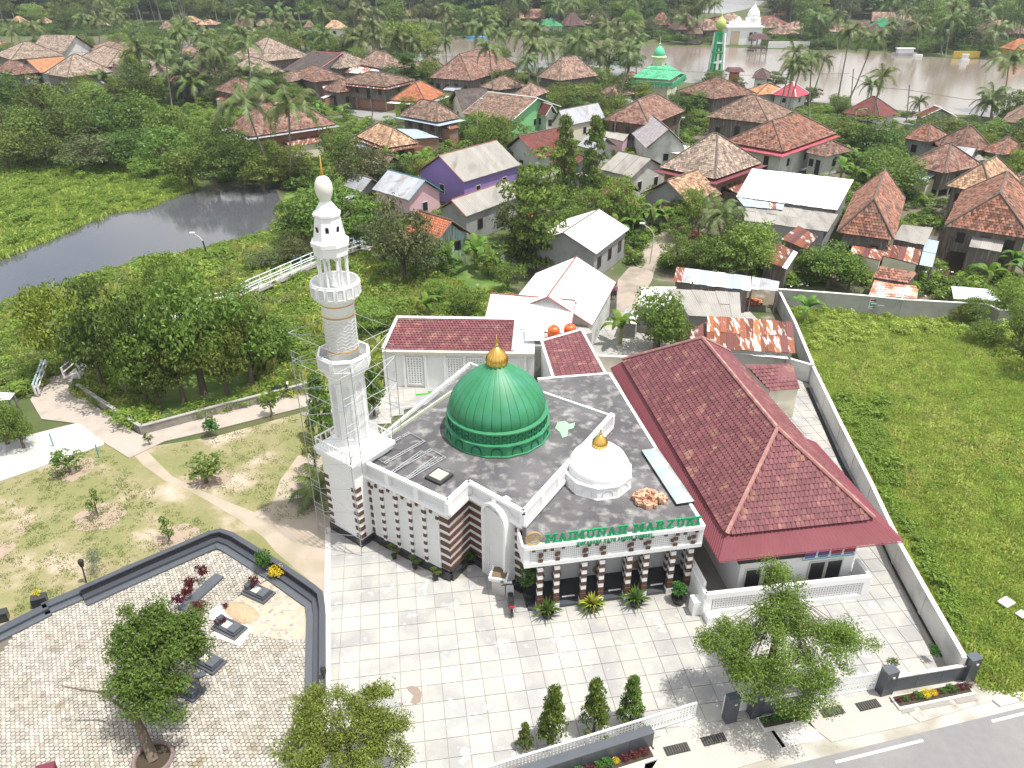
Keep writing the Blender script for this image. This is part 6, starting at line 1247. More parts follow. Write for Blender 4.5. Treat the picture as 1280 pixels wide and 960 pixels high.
# ---- notable trees: (base x, base y, top y, width, kind)
TL=[(20,152,82,75,'d'),(62,165,96,72,'d'),(108,172,100,80,'m'),(2,190,112,80,'d'),(46,200,128,80,'m'),(98,196,122,84,'d'),(150,190,116,72,'d'),(192,188,112,72,'m'),(222,200,128,62,'m'),(14,214,158,70,'m'),(60,214,162,62,'d'),(118,216,162,86,'o'),(168,212,152,74,'d'),(206,216,156,74,'m'),(240,236,178,66,'m'),(185,224,190,46,'l'),(272,238,182,60,'d'),(302,234,158,60,'d'),(330,238,188,56,'m'),(252,205,150,48,'m'),(286,200,140,44,'d'),(170,120,58,34,'y'),(183,138,74,36,'d'),(150,132,92,34,'m'),(350,232,190,46,'l'),(375,228,196,46,'m'),
(425,312,222,112,'m'),(382,305,238,74,'d'),(462,300,240,60,'m'),(505,352,236,84,'o'),(480,330,262,60,'o'),(535,355,285,60,'o'),(455,250,165,72,'o'),(425,215,155,50,'m'),(490,235,185,60,'d'),(160,497,332,98,'d'),(130,490,372,70,'d'),(185,505,395,70,'m'),(230,502,400,70,'m'),(285,496,395,70,'m'),(320,470,372,60,'m'),(88,470,345,80,'y'),(255,492,315,104,'m'),(205,470,350,70,'m'),(315,480,360,84,'m'),(215,400,305,60,'l'),(345,455,385,66,'m'),(292,430,345,70,'l'),(200,510,430,60,'d'),
(818,442,358,74,'m'),(822,440,372,60,'m'),(335,214,172,50,'m'),(370,214,178,50,'l'),(305,206,160,44,'m'),(845,440,392,46,'m'),(585,398,356,44,'m'),(635,366,326,42,'m'),(668,338,200,106,'a'),(704,248,148,44,'t'),(740,252,150,42,'t'),(655,335,270,60,'d'),(620,215,135,52,'m'),(640,205,145,50,'m'),(590,175,145,48,'m'),(560,150,115,34,'m'),(512,155,117,26,'m'),(552,142,118,32,'m'),(513,118,70,46,'c'),(508,90,20,58,'l'),(535,85,35,40,'l'),(620,122,82,52,'d'),(625,86,54,30,'m'),(690,108,78,40,'d'),(726,116,90,36,'l'),(700,130,100,50,'m'),(735,140,100,60,'m'),(775,138,86,40,'d'),(800,128,100,30,'y'),(760,92,48,50,'d'),(785,94,60,44,'d'),(720,92,60,40,'m'),(600,110,85,34,'d'),(360,100,86,36,'m'),(385,118,100,40,'m'),(345,112,90,34,'d'),(375,62,44,40,'d'),(405,66,50,44,'d'),(430,72,56,34,'d'),(350,56,42,34,'m'),
(845,150,112,34,'d'),(870,150,112,40,'m'),(905,170,145,50,'m'),(935,165,142,40,'d'),(968,112,88,34,'d'),(1035,178,142,54,'m'),(1068,190,142,80,'a'),(1095,200,150,60,'d'),(1165,182,140,60,'m'),(1100,225,178,60,'m'),(1110,250,190,84,'m'),(1085,215,185,50,'d'),(1055,195,150,50,'m'),(1207,170,142,36,'d'),(1205,175,150,30,'m'),(1260,170,110,50,'d'),(1245,190,150,60,'m'),(1265,210,160,60,'m'),(1285,200,130,70,'d'),(1240,215,185,50,'y'),(1270,225,185,44,'y'),(1280,160,100,50,'m'),
(875,345,290,50,'m'),(845,340,292,46,'m'),(905,350,285,60,'m'),(930,352,272,70,'l'),(945,335,280,50,'m'),(880,330,305,60,'o'),(845,300,270,44,'m'),(915,330,262,40,'o'),(1035,358,298,70,'m'),(1015,350,310,50,'m'),(1060,362,320,40,'m'),(860,295,230,36,'l'),(770,290,215,50,'l'),(735,275,235,50,'m'),(790,290,250,40,'m'),(720,300,255,46,'m'),(850,280,240,44,'m'),(1270,440,372,54,'m'),(1250,400,340,50,'l'),(1215,405,368,40,'m'),(1195,400,375,34,'l'),(1228,428,398,44,'m'),(1290,470,400,60,'d'),(570,225,200,40,'m'),(530,230,195,36,'l'),(640,300,245,50,'d'),(610,345,310,36,'l'),(560,345,320,40,'m'),(545,380,345,36,'l'),(500,420,385,40,'m'),(465,420,375,50,'l'),(370,330,290,60,'o'),(330,340,310,50,'o'),(10,555,495,60,'m'),(30,560,510,40,'m')]
for a in TL: tree(*a)
# river bank and village random fill
def fill(px,n,kinds,w,hr,r=1.5):
    for p in sample(px,n,0,True,r):
        if 885<PX(p)[0]<965 and PX(p)[1]<66: continue
        k=random.choice(kinds); R_=random.uniform(*w); tree(0,0,0,0,k,base=(p[0],p[1],0),r=R_,h=R_*random.uniform(*hr))
fill([(0,96),(0,70),(150,62),(320,58),(480,75),(540,84),(545,130),(420,140),(300,130),(150,112)],46,'dmmdol',(2.6,4.6),(1.5,2.2),0)
fill([(540,84),(650,92),(800,102),(940,118),(1060,135),(1280,155),(1290,250),(1100,250),(1040,180),(900,160),(740,210),(560,190),(545,120)],40,'dmmlly',(1.6,3.2),(1.3,1.9),0)
fill([(100,140),(100,80),(330,70),(420,130),(400,160),(300,150)],14,'dmol',(3,4.5),(1.6,2.3),0)
fill([(620,120),(800,110),(800,150),(760,170),(650,150)],10,'dm',(2.6,3.6),(1.5,2.1),0)
# far bank: nearest trees singly
FB=[(-40,45),(100,42),(270,40),(420,42),(640,43),(800,50),(900,54),(1000,57),(1120,63),(1200,68),(1310,72),(1310,30),(1000,25),(600,22),(200,20),(-40,24)]
fill(FB,90,'dmmdlo',(4.2,7.5),(1.5,2.2),-3)
# forest beyond as one mass
FAR=crown('far_crown',LG[5],ncl=24,nlf=40,lf=.17); 
for v in FAR.vertices: v.co.z+=.95
FAR2=crown('far_crown2',LG[0],ncl=24,nlf=40,lf=.17)
for v in FAR2.vertices: v.co.z+=1.1
def farpts(n):
    out=[];sc=[]
    while len(out)<n:
        t=random.random(); Y=390+ (1250-390)*t**1.3; X=random.uniform(-.75,.75)*Y*1.0
        x,y=PX((X,Y,0))
        if y>24+random.uniform(-6,12) or (865<x<965 and y>-4) : continue
        if Y<520 and not free((X,Y),-2): continue
        out.append((X,Y,0)); sc.append(random.uniform(5,10)*(1+.25*t))
    return out,sc
p_,s_=farpts(3600); scatter('forest',p_,s_,FAR,label='dense forest on the far side of the river',cat='forest')
p_,s_=farpts(2000); scatter('forest',p_,s_,FAR2,label='darker trees mixed through the far forest',cat='forest')
# palms: (base x, base y, head x, head y, spread px)
for a in [(343,222,305,126,74),(362,232,361,133,66)]: palm(*a,near=True,label=['tall coconut palm leaning left, trunk curving up from the pond bank','tall straight coconut palm right of the leaning one'][a[0]>350])
NEARP=[(230,128,226,92,44),(195,112,192,88,50),(272,122,268,82,56),(262,112,258,76,44),(285,120,290,100,44),(300,118,300,96,50),(315,125,318,105,50),(130,120,131,98,30),(238,130,240,105,40),(205,118,205,112,40),(1086,142,1091,105,30),(1150,142,1149,127,24),(1225,147,1235,128,38),(1240,150,1242,118,34),(1012,128,1030,75,26),(1046,130,1063,40,34),(1058,131,1094,46,42),(1255,140,1262,75,46),(1238,152,1240,130,30),(668,215,665,190,40),(652,235,660,215,34),(905,300,895,268,50),(925,320,905,270,50),(868,285,878,255,40),(436,78,440,45,34),(455,80,452,50,40),(475,78,474,48,38),(534,72,535,38,34),(655,82,654,42,40),(668,86,668,62,32),(735,92,731,56,42),(715,86,712,64,38),(762,80,760,34,32),(787,82,787,40,34),(700,80,700,55,30),(752,100,748,66,40),(740,108,742,95,34),(625,70,622,45,28),(667,112,668,98,34),(45,60,42,34,26),(15,60,14,40,26),(110,60,105,26,24),(125,60,121,24,26),(355,50,352,18,26),(338,60,337,34,24),(372,64,370,48,28),(390,64,388,44,30),(228,56,228,30,26),(250,62,253,46,34),(310,50,308,24,24),(160,58,152,30,24),(1024,60,1022,24,28),(1047,62,1046,22,26),(1148,66,1147,30,30),(1178,68,1176,42,22),(1182,70,1190,24,30),(1248,72,1245,40,34),(862,55,858,28,32),(405,44,404,20,28),(452,42,450,12,24),(468,46,470,18,24),(555,50,556,16,28),(565,46,562,30,22),(587,47,588,34,26),(600,46,602,18,24),(612,46,616,24,24),(700,40,698,10,24),(752,20,750,2,22),(765,20,765,2,22),(778,22,780,4,22),(895,30,893,6,20),(1108,30,1107,8,22),(1000,50,1002,20,22),(1205,60,1207,34,24),(1270,40,1268,22,20),(1120,60,1118,30,22)]
for i,a in enumerate(NEARP): palm(*a,near=a[4]>=40)
for p in [q for q in sample(FB,80,0,True,-4) if not 880<PX(q)[0]<975]: palm(0,0,0,0,0,base=p,top=(p[0]+random.uniform(-2,2),p[1],random.uniform(10,18)),r=random.uniform(3.8,5))
for p in sample([(150,135),(150,70),(420,70),(560,84),(820,100),(820,135),(600,110),(420,120),(330,145)],24,0,True,0): palm(0,0,0,0,0,base=p,top=(p[0]+random.uniform(-2,2),p[1],random.uniform(8,13)),r=random.uniform(3.4,4.6))
for p in [q for q in sample([(540,90),(650,95),(820,105),(960,122),(1060,140),(1280,160),(1280,230),(1040,200),(800,160),(620,140)],26,0,True,0) if not(775<PX(q)[0]<915 and PX(q)[1]<150) and PX(q)[0]<1090]: palm(0,0,0,0,0,base=p,top=(p[0]+random.uniform(-2,2),p[1],random.uniform(8,13)),r=random.uniform(2.8,3.8))
# bananas
for x,y in [(806,290),(815,285),(825,288),(790,295),(835,285),(845,262),(860,262),(770,300),(1070,215),(1050,225),(1065,230),(1040,215),(1085,235),(1060,205),(1095,225),(1240,190),(1255,200),(1265,195),(1275,205),(1245,205),(500,215),(515,212),(530,215),(545,222),(485,212),(560,215),(755,265),(742,260),(780,262),(700,310),(775,430),(1018,350),(1230,362),(1262,350),(1275,360),(1005,404),(560,345),(535,400),(595,335),(1050,352),(620,345),(680,140),(695,142),(1270,250),(440,130),(430,150),(400,150)]: banana(x,y,random.uniform(2.0,2.9))
# ---- near trees built finer
def neartree(label,crowns,trunk,m,n,lf,shape='round',asp=.42,droop=.15,cl=.3,limbs=()):
    b=Vector(trunk[0]); o=thing('tree',label,'tree',b); tr=MB(); tr.tube(trunk,[.24-.14*i/(len(trunk)-1) for i in range(len(trunk))],9)
    for l in limbs: tr.tube(l,[.1-.08*i/(len(l)-1) for i in range(len(l))],6)
    P=[];Nn=[];Ls=[]
    for (c,r,rz,k) in crowns:
        c=Vector(c)
        for i in range(k):
            d=unit(1)[0]; q=c+Vector((d[0]*r,d[1]*r,d[2]*rz))*rng.uniform(.35,.95)
            if i%3==0: tr.tube([Vector(trunk[-1]),(Vector(trunk[-1])+q)/2+Vector((0,0,.2)),q],[.04,.022,.008],4)
            nl=int(n/ sum(x[3] for x in crowns)); dd=unit(nl); rr=rng.uniform(.3,1,(nl,1)); s3=np.array([cl,cl,cl*.6])*rng.uniform(.8,1.3); P.append(np.array(q)+dd*rr*s3); nn=dd*.6+rng.normal(size=(nl,3))*.6+np.array([0,0,.6]); Nn.append(nn/np.linalg.norm(nn,axis=1,keepdims=True)); Ls.append(rng.uniform(.7,1.3,nl)*lf)
    link('trunk',tr.mesh('trunk',BARK,True),o); link('crown',leaves_mesh('crown',np.concatenate(P),np.concatenate(Nn),np.concatenate(Ls),asp,m,droop),o); return o
LFN=leafmat('leaf_near_green',(.11,.2,.035),isl=.3); LFY=leafmat('leaf_near_light',(.2,.3,.05),isl=.3); LFZ=leafmat('leaf_near_right',(.15,.24,.04),isl=.3)
b=G(192,950); neartree('leaning tree with a bare branch in the cemetery',[(G(198,812,3.4),1.7,1.0,26),(G(182,800,3.6),1.7,1.0,22),(G(222,775,3.6),1.5,1.0,20),(G(235,810,3.2),1.0,.8,12),(G(175,850,3.2),1.3,.9,18),(G(205,870,2.8),1.3,.8,18),(G(165,778,3.4),1.0,.8,10)],[b,G(180,920,.9),G(168,895,1.6),G(172,860,2.4),G(185,820,3.2)],LFN,26000,.17,cl=.6,limbs=[[G(170,900,1.5),G(148,880,1.9),G(125,865,2.2),G(100,862,2.4),G(76,857,2.6)]])
mb=MB().tube([(b.x+.82*math.cos(t),b.y+.82*math.sin(t),.1) for t in np.linspace(0,2*PI,25)],.1,6,cap=False); struct(MB().lathe([(.78,.0),(.78,.045)],20,(b.x,b.y,.01)).obj('tree_pit_soil',mat('pot_soil',(.06,.045,.03),.95,.2))); tag(mb.obj('ring_kerb',mat('ring_kerb',(.2,.15,.14),.9,.2)),'round brown planting ring at the foot of the cemetery tree','kerb')
b=G(440,1010); neartree('light green feathery tree at the bottom beside the plaza kerb',[(G(430,905,3.6),2.0,1.1,34),(G(480,885,3.4),1.5,.9,22),(G(380,930,3.2),1.4,.9,20),(G(430,960,2.8),2.0,.8,26),(G(395,880,3.2),1.1,.8,12),(G(490,930,3.0),1.2,.8,14)],[b,G(438,980,1),G(436,950,2),G(434,920,3)],LFY,34000,.115,cl=.5)
b=G(955,880); neartree('big leafy tree with pale trunk inside the front wall',[(G(985,770,5.2),1.6,1.0,22),(G(965,810,4.4),2.6,1.0,34),(G(1030,800,4.2),2.0,.8,24),(G(905,795,3.8),1.4,.6,14),(G(985,850,3.2),2.4,.8,30),(G(975,725,5.8),1.0,.8,9),(G(1060,800,3.8),1.2,.5,12),(G(925,825,3.2),1.4,.6,14)],[b,G(958,850,1.2),G(966,815,2.6),G(975,775,4.0),G(978,740,5.0)],LFZ,42000,.12,cl=.62)
# conifers behind the front wall
for x,y,ty,w,l in [(690,928,863,50,'columnar evergreen shrub second from left behind the granite wall'),(742,915,853,48,'columnar evergreen shrub third from left, tallest'),(787,905,848,40,'columnar evergreen shrub nearest the right gate end'),(656,935,905,26,'smallest columnar evergreen shrub at the left')]: tree(x,y,ty,w*.95,'e',label=l,cat='shrub',group='columnar evergreens behind the front wall')
# saplings on the lawn, potted plants
for x,y,ty,w,k,l in [(88,590,552,46,'f','sapling with white trunk beside the concrete pad'),(123,645,610,24,'f','small sapling in a round bare patch on the lawn'),(212,676,644,28,'f','sapling right above the cemetery wall'),(258,603,562,60,'f','wide young tree with white base on the lawn'),(187,556,536,14,'f','tiny sapling beside the footpath'),(266,545,516,28,'s','round bright shrub on the footpath edge'),(122,715,682,34,'g','grey green bush beside the lamp post'),(340,520,485,28,'f','young tree beside the parked motorcycle'),(330,715,683,26,'s','green shrub on the granite wall'),(348,722,706,26,'Y','yellow croton on the granite wall'),(50,752,735,14,'Y','yellow palm in the pot by the granite pedestal'),(2,935,880,22,'Y','yellow green plant in a pot at the left edge'),(505,705,0,0,'s','x')][:12]: tree(x,y,ty,w,k,label=l,cat='plant' if k in'Y' else 'tree')
for x,y,ty,w,l in [(256,728,700,20,'dark red shrub, top of the row on the granite kerb'),(242,742,714,22,'dark red shrub second in the row'),(236,752,728,20,'dark red shrub third in the row'),(226,762,738,20,'dark red shrub at the lower end of the row'),(252,768,748,24,'spreading red shrub beside the white tile slab'),(320,738,715,16,'red shrub at the head of the grave by the curved wall'),(277,782,768,20,'red shrub at the head of the middle grave'),(283,762,752,10,'small red plant by the soil mound'),(250,825,804,14,'red shrub on the lower grave')]: tree(x,y,ty,w,'r',label=l,cat='shrub',group='dark red shrubs in the cemetery')
def pot(x,y,r,h,label,pr,kind_='s',pm=BLACKP,ty=None,pk=1.0):
    c=G(x,y,.03); o=thing('potted_plant',label,'potted plant',c,'potted plants by the mosque wall')
    MB().lathe([(r*.7,0),(r,h),(r*.9,h),(r*.85,h*.9)],14,c).obj('pot',pm,o); MB().lathe([(.01,h*.85),(r*.85,h*.88)],12,c).obj('soil',mat('pot_soil',(.06,.045,.03),.95,.2),o)
    q=bpy.data.objects.new('foliage',KINDS[kind_][1][0]); C.objects.link(q); q.parent=o; q.location=(0,0,h+pr*pk*.8); q.scale=(pr,pr,pr*pk)
    return o
pot(493,698,.17,.3,'potted young tree left of the row by the striped wall',.42,'f',pk=1.3); pot(519,710,.18,.3,'potted plant in the middle of the row by the striped wall',.45,'f'); pot(545,724,.18,.3,'potted plant at the right end by the wall corner',.4,'f'); pot(589,703,.3,.2,'leafy potted plant in the notch of the striped wall',.55,'s',pk=.8)
pot(663,750,.42,.75,'tall bushy plant in a dark square tub beside the porch',.9,'s',pk=1.4); pot(684,770,.38,.35,'cycad-like spiky plant in a black tub, leftmost of the porch',.2); pot(740,762,.4,.4,'yellow centred spiky plant in a black tub',.2); pot(794,756,.42,.4,'large green spiky plant in a black tub',.2); pot(848,752,.45,.4,'white flowering bush in a black tub at the right column',.62,'s',pk=1.1)
SP=MB()
for k in range(44):
    a=k*2.4; el=random.uniform(.05,1.35); L_=random.uniform(.75,1); d=Vector((math.cos(a)*math.cos(el),math.sin(a)*math.cos(el),math.sin(el))); u=Vector((-math.sin(a),math.cos(a),0)); p1=d*L_*.55; p2=d*L_+Vector((0,0,-.25*math.cos(el)))
    SP.face(Vector((0,0,0)),p1+u*.05,p2,p1-u*.05)
for nm,m_ in (('spike_green',leafmat('spike_leaf',(.09,.17,.03))),('spike_yellow',leafmat('spike_yellow',(.4,.38,.06)))): MATS[nm]=m_
sg_=SP.mesh('spiky_leaves',MATS['spike_green']); sy_=SP.mesh('spiky_leaves',MATS['spike_yellow'])
for x,y,m_,s in ((684,770,sg_,1.05),(740,762,sy_,.95),(794,756,sg_,1.1)):
    c=G(x,y,.4); par=min([o for o in C.objects if o.get('category')=='potted plant'],key=lambda o:(o.location.xy-c.xy).length)
    q=bpy.data.objects.new('leaves',m_); C.objects.link(q); q.parent=par; q.location=(0,0,.38); q.scale=(s,)*3
    if m_ is sy_: q2=bpy.data.objects.new('outer_leaves',sg_); C.objects.link(q2); q2.parent=par; q2.location=(0,0,.36); q2.scale=(1.05,1.05,.55); q2.rotation_euler=(0,0,.4)
# date palm by the minaret
dp=thing('date_palm','low feathery date palm left of the minaret scaffolding','palm',G(398,622))
c=G(398,622)
for i in range(15):
    f=bpy.data.objects.new('frond',FR[i%3]); C.objects.link(f); f.parent=dp; f.location=(0,0,.7); f.scale=(2.2,)*3; f.rotation_euler=(0,random.uniform(-.5,0),i*2.4)
MB().tube([c,c+Vector((0,0,.8))],[.3,.2],8).obj('trunk',BARK,dp)
tree(404,548,470,46,'t',label='light green tree squeezed between scaffolding and path'); tree(468,520,455,40,'t',label='light green tree between minaret and wash house'); tree(395,590,535,30,'y',label='yellow green shrubby tree at the scaffolding foot')
# flower beds
def bed(p,q,label,items):
    P=G(*p,.05);Q=G(*q,.05); o=thing('planted_bed',label,'flower bed',P); d=(Q-P).normalized(); n=Vector((d.y,-d.x,0)); MB().prism([P,Q,Q+n*.75,P+n*.75],0,.12).obj('bed_kerb',CONCL,o); MB().prism([P+d*.1+n*.06,Q-d*.1+n*.06,Q-d*.1+n*.6,P+d*.1+n*.6],.12,.15).obj('soil',mat('pot_soil',(.06,.045,.03),.95,.2),o)
    for t,k,r in items:
        c=P+(Q-P)*t+n*.34; f=bpy.data.objects.new('plant',KINDS[k][1][0]); C.objects.link(f); f.parent=o; f.matrix_parent_inverse=Matrix.Translation(-P); f.location=(c.x,c.y,.18+r*.45); f.scale=(r*1.2,r*.85,r*.75)
bed((1112,872),(1206,853),'planted bed with round clipped bushes at the corner pier',[(.06,'r',.2),(.14,'s',.24),(.22,'r',.2),(.3,'s',.32),(.4,'Y',.38),(.5,'Y',.3),(.56,'r',.2),(.62,'s',.25),(.74,'s',.35),(.82,'r',.25),(.88,'r',.3),(.93,'s',.25),(.97,'r',.28)])
bed((945,898),(1008,885),'planted bed with green clipped bushes under the leafy tree',[(.1,'s',.25),(.3,'s',.3),(.5,'s',.42),(.72,'s',.35),(.9,'r',.25)])
bed((640,985),(812,932),'planted bed with yellow and red bushes along the long granite wall',[(.3,'s',.3),(.38,'s',.34),(.46,'s',.36),(.53,'r',.3),(.6,'s',.32),(.66,'s',.38),(.72,'Y',.25),(.79,'r',.3),(.86,'r',.3),(.93,'r',.3)])
tree(1113,838,820,20,'f',label='small potted shrub inside the corner wall',cat='shrub'); tree(1162,826,802,16,'s',label='shrub growing at the end of the yard drain',cat='shrub')
# ---- ground cover
def tuft(name,m,n=46,h=.5,w=.06,spread=.5):
    mb=MB()
    for k in range(n):
        a=random.uniform(0,6.28); r=spread*math.sqrt(random.random()); x,y=r*math.cos(a),r*math.sin(a); b_=random.uniform(0,6.28); l=h*random.uniform(.5,1.1); dx,dy=math.cos(b_)*l*.5,math.sin(b_)*l*.5; ux,uy=-math.sin(b_)*w,math.cos(b_)*w
        mb.face((x-ux,y-uy,0),(x+ux,y+uy,0),(x+dx*.5+ux*.7,y+dy*.5+uy*.7,l*.75),(x+dx,y+dy,l*.8))
    return mb.mesh(name,m)
def clump(name,m,ncl=7,nlf=40,lf=.24):
    me=crown(name,m,ncl=ncl,nlf=nlf,lf=lf,cr=(.4,.6),rad=(.2,.65))
    for v in me.vertices: v.co.z=v.co.z*.7+.35
    return me
WG=[leafmat('weed_bright',(.37,.47,.1),obr=0,tr=.5),leafmat('weed_mid',(.22,.33,.055),obr=0,tr=.5),leafmat('weed_yellow',(.42,.46,.13),obr=0,tr=.5),leafmat('weed_dark',(.1,.17,.03),obr=0,tr=.5),leafmat('weed_olive',(.24,.3,.1),obr=0,tr=.5)]
MAR=[(-60,345),(0,320),(45,304),(90,286),(130,266),(180,260),(240,236),(235,216),(180,206),(0,206),(-60,206)]
def sc_(n,a,b): return [random.uniform(a,b)*(1.6 if random.random()<.06 else 1) for _ in range(n)]
def cover(name,px,n,proto,a,b,label,cat,test=False,z=0):
    p=[q for q in sample(px,n,z,test,-1.0) if not inside(q,POOL)]; scatter(name,p,sc_(len(p),a,b),proto,label=label,cat=cat)
cover('marsh_grass',MAR,6000,tuft('t1',WG[0],h=.4,w=.045,spread=.95,n=90),.8,1.5,'bright green grass covering the marsh','grass'); cover('marsh_weeds',MAR,800,clump('c1',WG[1]),.5,1.1,'darker weed clumps in the marsh','weeds')
BK=[(-60,425),(0,384),(60,368),(120,347),(165,334),(230,322),(300,304),(340,294),(352,262),(380,250),(470,330),(560,350),(590,365),(640,372),(600,400),(480,428),(470,500),(390,490),(180,535),(100,495),(102,478),(78,458),(40,495),(0,480),(-60,500)]
cover('bank_bushes',BK,1900,clump('c2',WG[1]),.5,1.3,'mid green bushes covering the pond bank','bushes'); cover('bank_bushes',BK,1500,clump('c3',WG[0]),.4,1.1,'bright green bushes covering the pond bank','bushes'); cover('bank_weeds',BK,900,clump('c4',WG[4],lf=.16,nlf=60),.5,1.2,'olive weeds along the pond bank','weeds'); cover('bank_weeds',BK,1000,tuft('t2',WG[2],h=.8),.7,1.4,'dry yellow grass on the pond bank','grass')
LT=[(1014,440),(992,386),(1100,392),(1240,388),(1300,392),(1400,560),(1400,870),(1278,872),(1218,848),(1168,740),(1130,672),(1095,600),(1055,525),(1020,458)]
cover('lot_grass',LT,7000,tuft('t3',WG[0],h=.28,w=.03,spread=.6,n=80),.6,1.2,'bright grass covering the vacant lot','grass')
for q_ in ([(1060,430),(1130,400),(1180,470),(1210,560),(1260,700),(1230,720),(1160,600),(1100,500)],[(1120,480),(1290,560),(1290,600),(1180,560)],[(1040,440),(1080,480),(1150,600),(1140,640),(1080,540)]): cover('dry_grass',q_,900,tuft('t4',WG[2],h=.3,w=.05,spread=.5),.5,1.1,'dry straw coloured patch crossing the vacant lot','grass')
cover('lot_grass',LT,1500,tuft('t4',WG[2],h=.35,w=.05,spread=.5),.5,1.1,'dry yellowish grass in the vacant lot','grass'); cover('lot_weeds',LT,1300,clump('c5',WG[1],lf=.2),.22,.5,'low leafy weeds in the vacant lot','weeds'); cover('lot_weeds',[(1014,440),(992,386),(1300,392),(1300,470),(1240,440),(1150,420)],260,clump('c6',WG[0]),.4,.9,'tall weeds at the back of the vacant lot','weeds'); cover('lot_weeds',[(1040,500),(1100,500),(1130,640),(1200,760),(1215,845),(1168,740),(1095,600)],180,clump('c7',WG[1]),.35,.8,'weeds along the boundary wall','weeds')
cover('undergrowth',[(-40,205),(-40,70),(540,86),(1060,138),(1290,158),(1290,380),(1180,376),(975,358),(840,345),(640,330),(480,330),(350,235)],3600,clump('c8',WG[1]),.6,1.6,'green undergrowth between the village houses','undergrowth',True); cover('undergrowth',[(-40,205),(-40,70),(540,86),(1060,138),(1290,158),(1290,380),(1180,376),(975,358),(840,345),(640,330),(480,330),(350,235)],2400,clump('c9',WG[3]),.7,1.8,'dark undergrowth between the village houses','undergrowth',True)
cover('bank_scrub',[(-60,45),(420,45),(640,45),(900,56),(1120,65),(1310,75),(1310,50),(1000,42),(400,30),(-60,30)],3000,clump('c10',WG[3]),1.2,2.6,'scrub along the far river bank','scrub',True)
LW=[(0,605),(120,560),(170,600),(300,680),(240,690),(100,740),(0,780)]
cover('lawn_tufts',LW,450,tuft('t5',WG[4],h=.08,w=.03,spread=.4,n=30),.5,1.1,'short patchy grass tufts on the lawn','grass'); cover('lawn_tufts',[(200,560),(300,535),(390,515),(420,540),(400,640),(360,650),(290,625)],220,tuft('t6',WG[4],h=.08,w=.03,spread=.4,n=30),.5,1.1,'thin dry tufts on the sandy lawn','grass')
# ================================================================ small things
BLUEW=mat('rail_blue_white',(.62,.68,.7),.6,.05,col2=(.3,.5,.6),c2scale=3,c2lo=.5,c2hi=.52)
def walkway(pts,label,wd=1.0,z=.9):
    q=[G(x,y,z) for x,y in pts]; o=thing('footbridge',label,'bridge',(q[0].x,q[0].y,0))
    for i in range(len(q)-1):
        a,b=q[i],q[i+1]; d=(b-a).normalized(); n=Vector((-d.y,d.x,0)); L=(b-a).length
        MB().beam(a,b,wd,.15,z-.15).obj('deck',CONC,o)
        for s_ in (-1,1):
            for hz_ in (.45,.9): MB().tube([a+n*s_*wd*.5+Vector((0,0,hz_)),b+n*s_*wd*.5+Vector((0,0,hz_))],.06,4).obj('rail',BLUEW if hz_>.5 else WHITE,o)
            m=max(1,int(L/1.3))
            for k in range(m+1): p=a+(b-a)*(k/m)+n*s_*wd*.5; MB().box((p.x,p.y,z+.45),(.12,.12,.95)).obj('rail_post',WHITE,o)
        for k in range(max(1,int(L/3))+1): p=a+(b-a)*(k/max(1,int(L/3))); MB().box((p.x,p.y,z/2-.1),(.2,wd*.8,z)).obj('pile',CONC,o)
walkway([(318,362),(395,328),(448,308),(462,310)],'blue and white railed footbridge running behind the minaret',1.4); walkway([(90,472),(120,446),(200,402),(290,376),(318,362)],'blue and white railed footbridge section hidden under trees',1.3,.7); walkway([(47,492),(58,462)],'short blue and white railing at the end of the footpath',.25,.3)
# low concrete wall along the path
wall_run('path_wall','low mossy concrete wall beside the footpath and swamp',[(96,480),(172,530),(176,532),(270,507),(385,478)],.75,mat('mossy_wall',(.27,.25,.22),.95,.2,scale=2,dirt=(.12,.11,.09),dscale=.8),cap=CONC,w=.2,piers=2.5)
# badminton posts, blue poles
for (x,y),l in (((63,538),'thin blue pole on the concrete pad'),((120,552),'short teal post at the end of the concrete pad')):
    c=G(x+4,y+20); tag(MB().tube([c,c+Vector((0,0,1.1))],.04,5).obj('pole',mat('teal_paint',(.06,.3,.32),.6,.1)),l,'pole')
# grey roofed bit at far left
quad_roof('white_roof','white corner of a roof at the left picture edge',[(-20,505),(12,500),(18,492),(-20,490)],(1.6,1.6,1.8,1.8),'metal',WMET)
# lamps
def lamp(bx,by,tx_,ty,label,hx=None,hy=None,m=None,r=.06):
    b=G(bx,by); t=GY(tx_,ty,b.y); o=thing('street_lamp',label,'street lamp',b); m=m or FRAME
    MB().tube([b,b+(t-b)*.96],r,6).obj('pole',m,o)
    if hx: 
        h=GY(hx,hy,b.y); MB().tube([b+(t-b)*.95,t+(h-t)*.3+Vector((0,0,.1)),h],r*.7,5).obj('arm',FRAME,o); MB().box(h,(.55,.25,.12)).obj('lamp_head',WHITE2,o)
    else: MB().lathe([(.1,-.3),(.16,0),(.14,.15),(.03,.25)],8,t).obj('lantern',m,o)
    return o
lamp(812,330,818,292,'tall white street lamp by the flooded lane',803,279); lamp(260,322,253,300,'street lamp at the pond bank',240,291,m=BLACKP,r=.08); lamp(597,178,596,132,'tall white street lamp before the green-fronted house',602,123); lamp(848,180,849,152,'street lamp beside the tall wooden house',854,147) ; lamp(431,125,431,107,'street lamp before the two-storey stilt house',435,104); lamp(1070,175,1070,138,'street lamp in front of the dark red river house',1082,136)
lamp(108,728,101,703,'small black garden lamp on the cemetery wall',m=BLACKP,r=.04); lamp(407,860,404,838,'small black garden lamp on the granite wall by the plaza',m=BLACKP,r=.04)
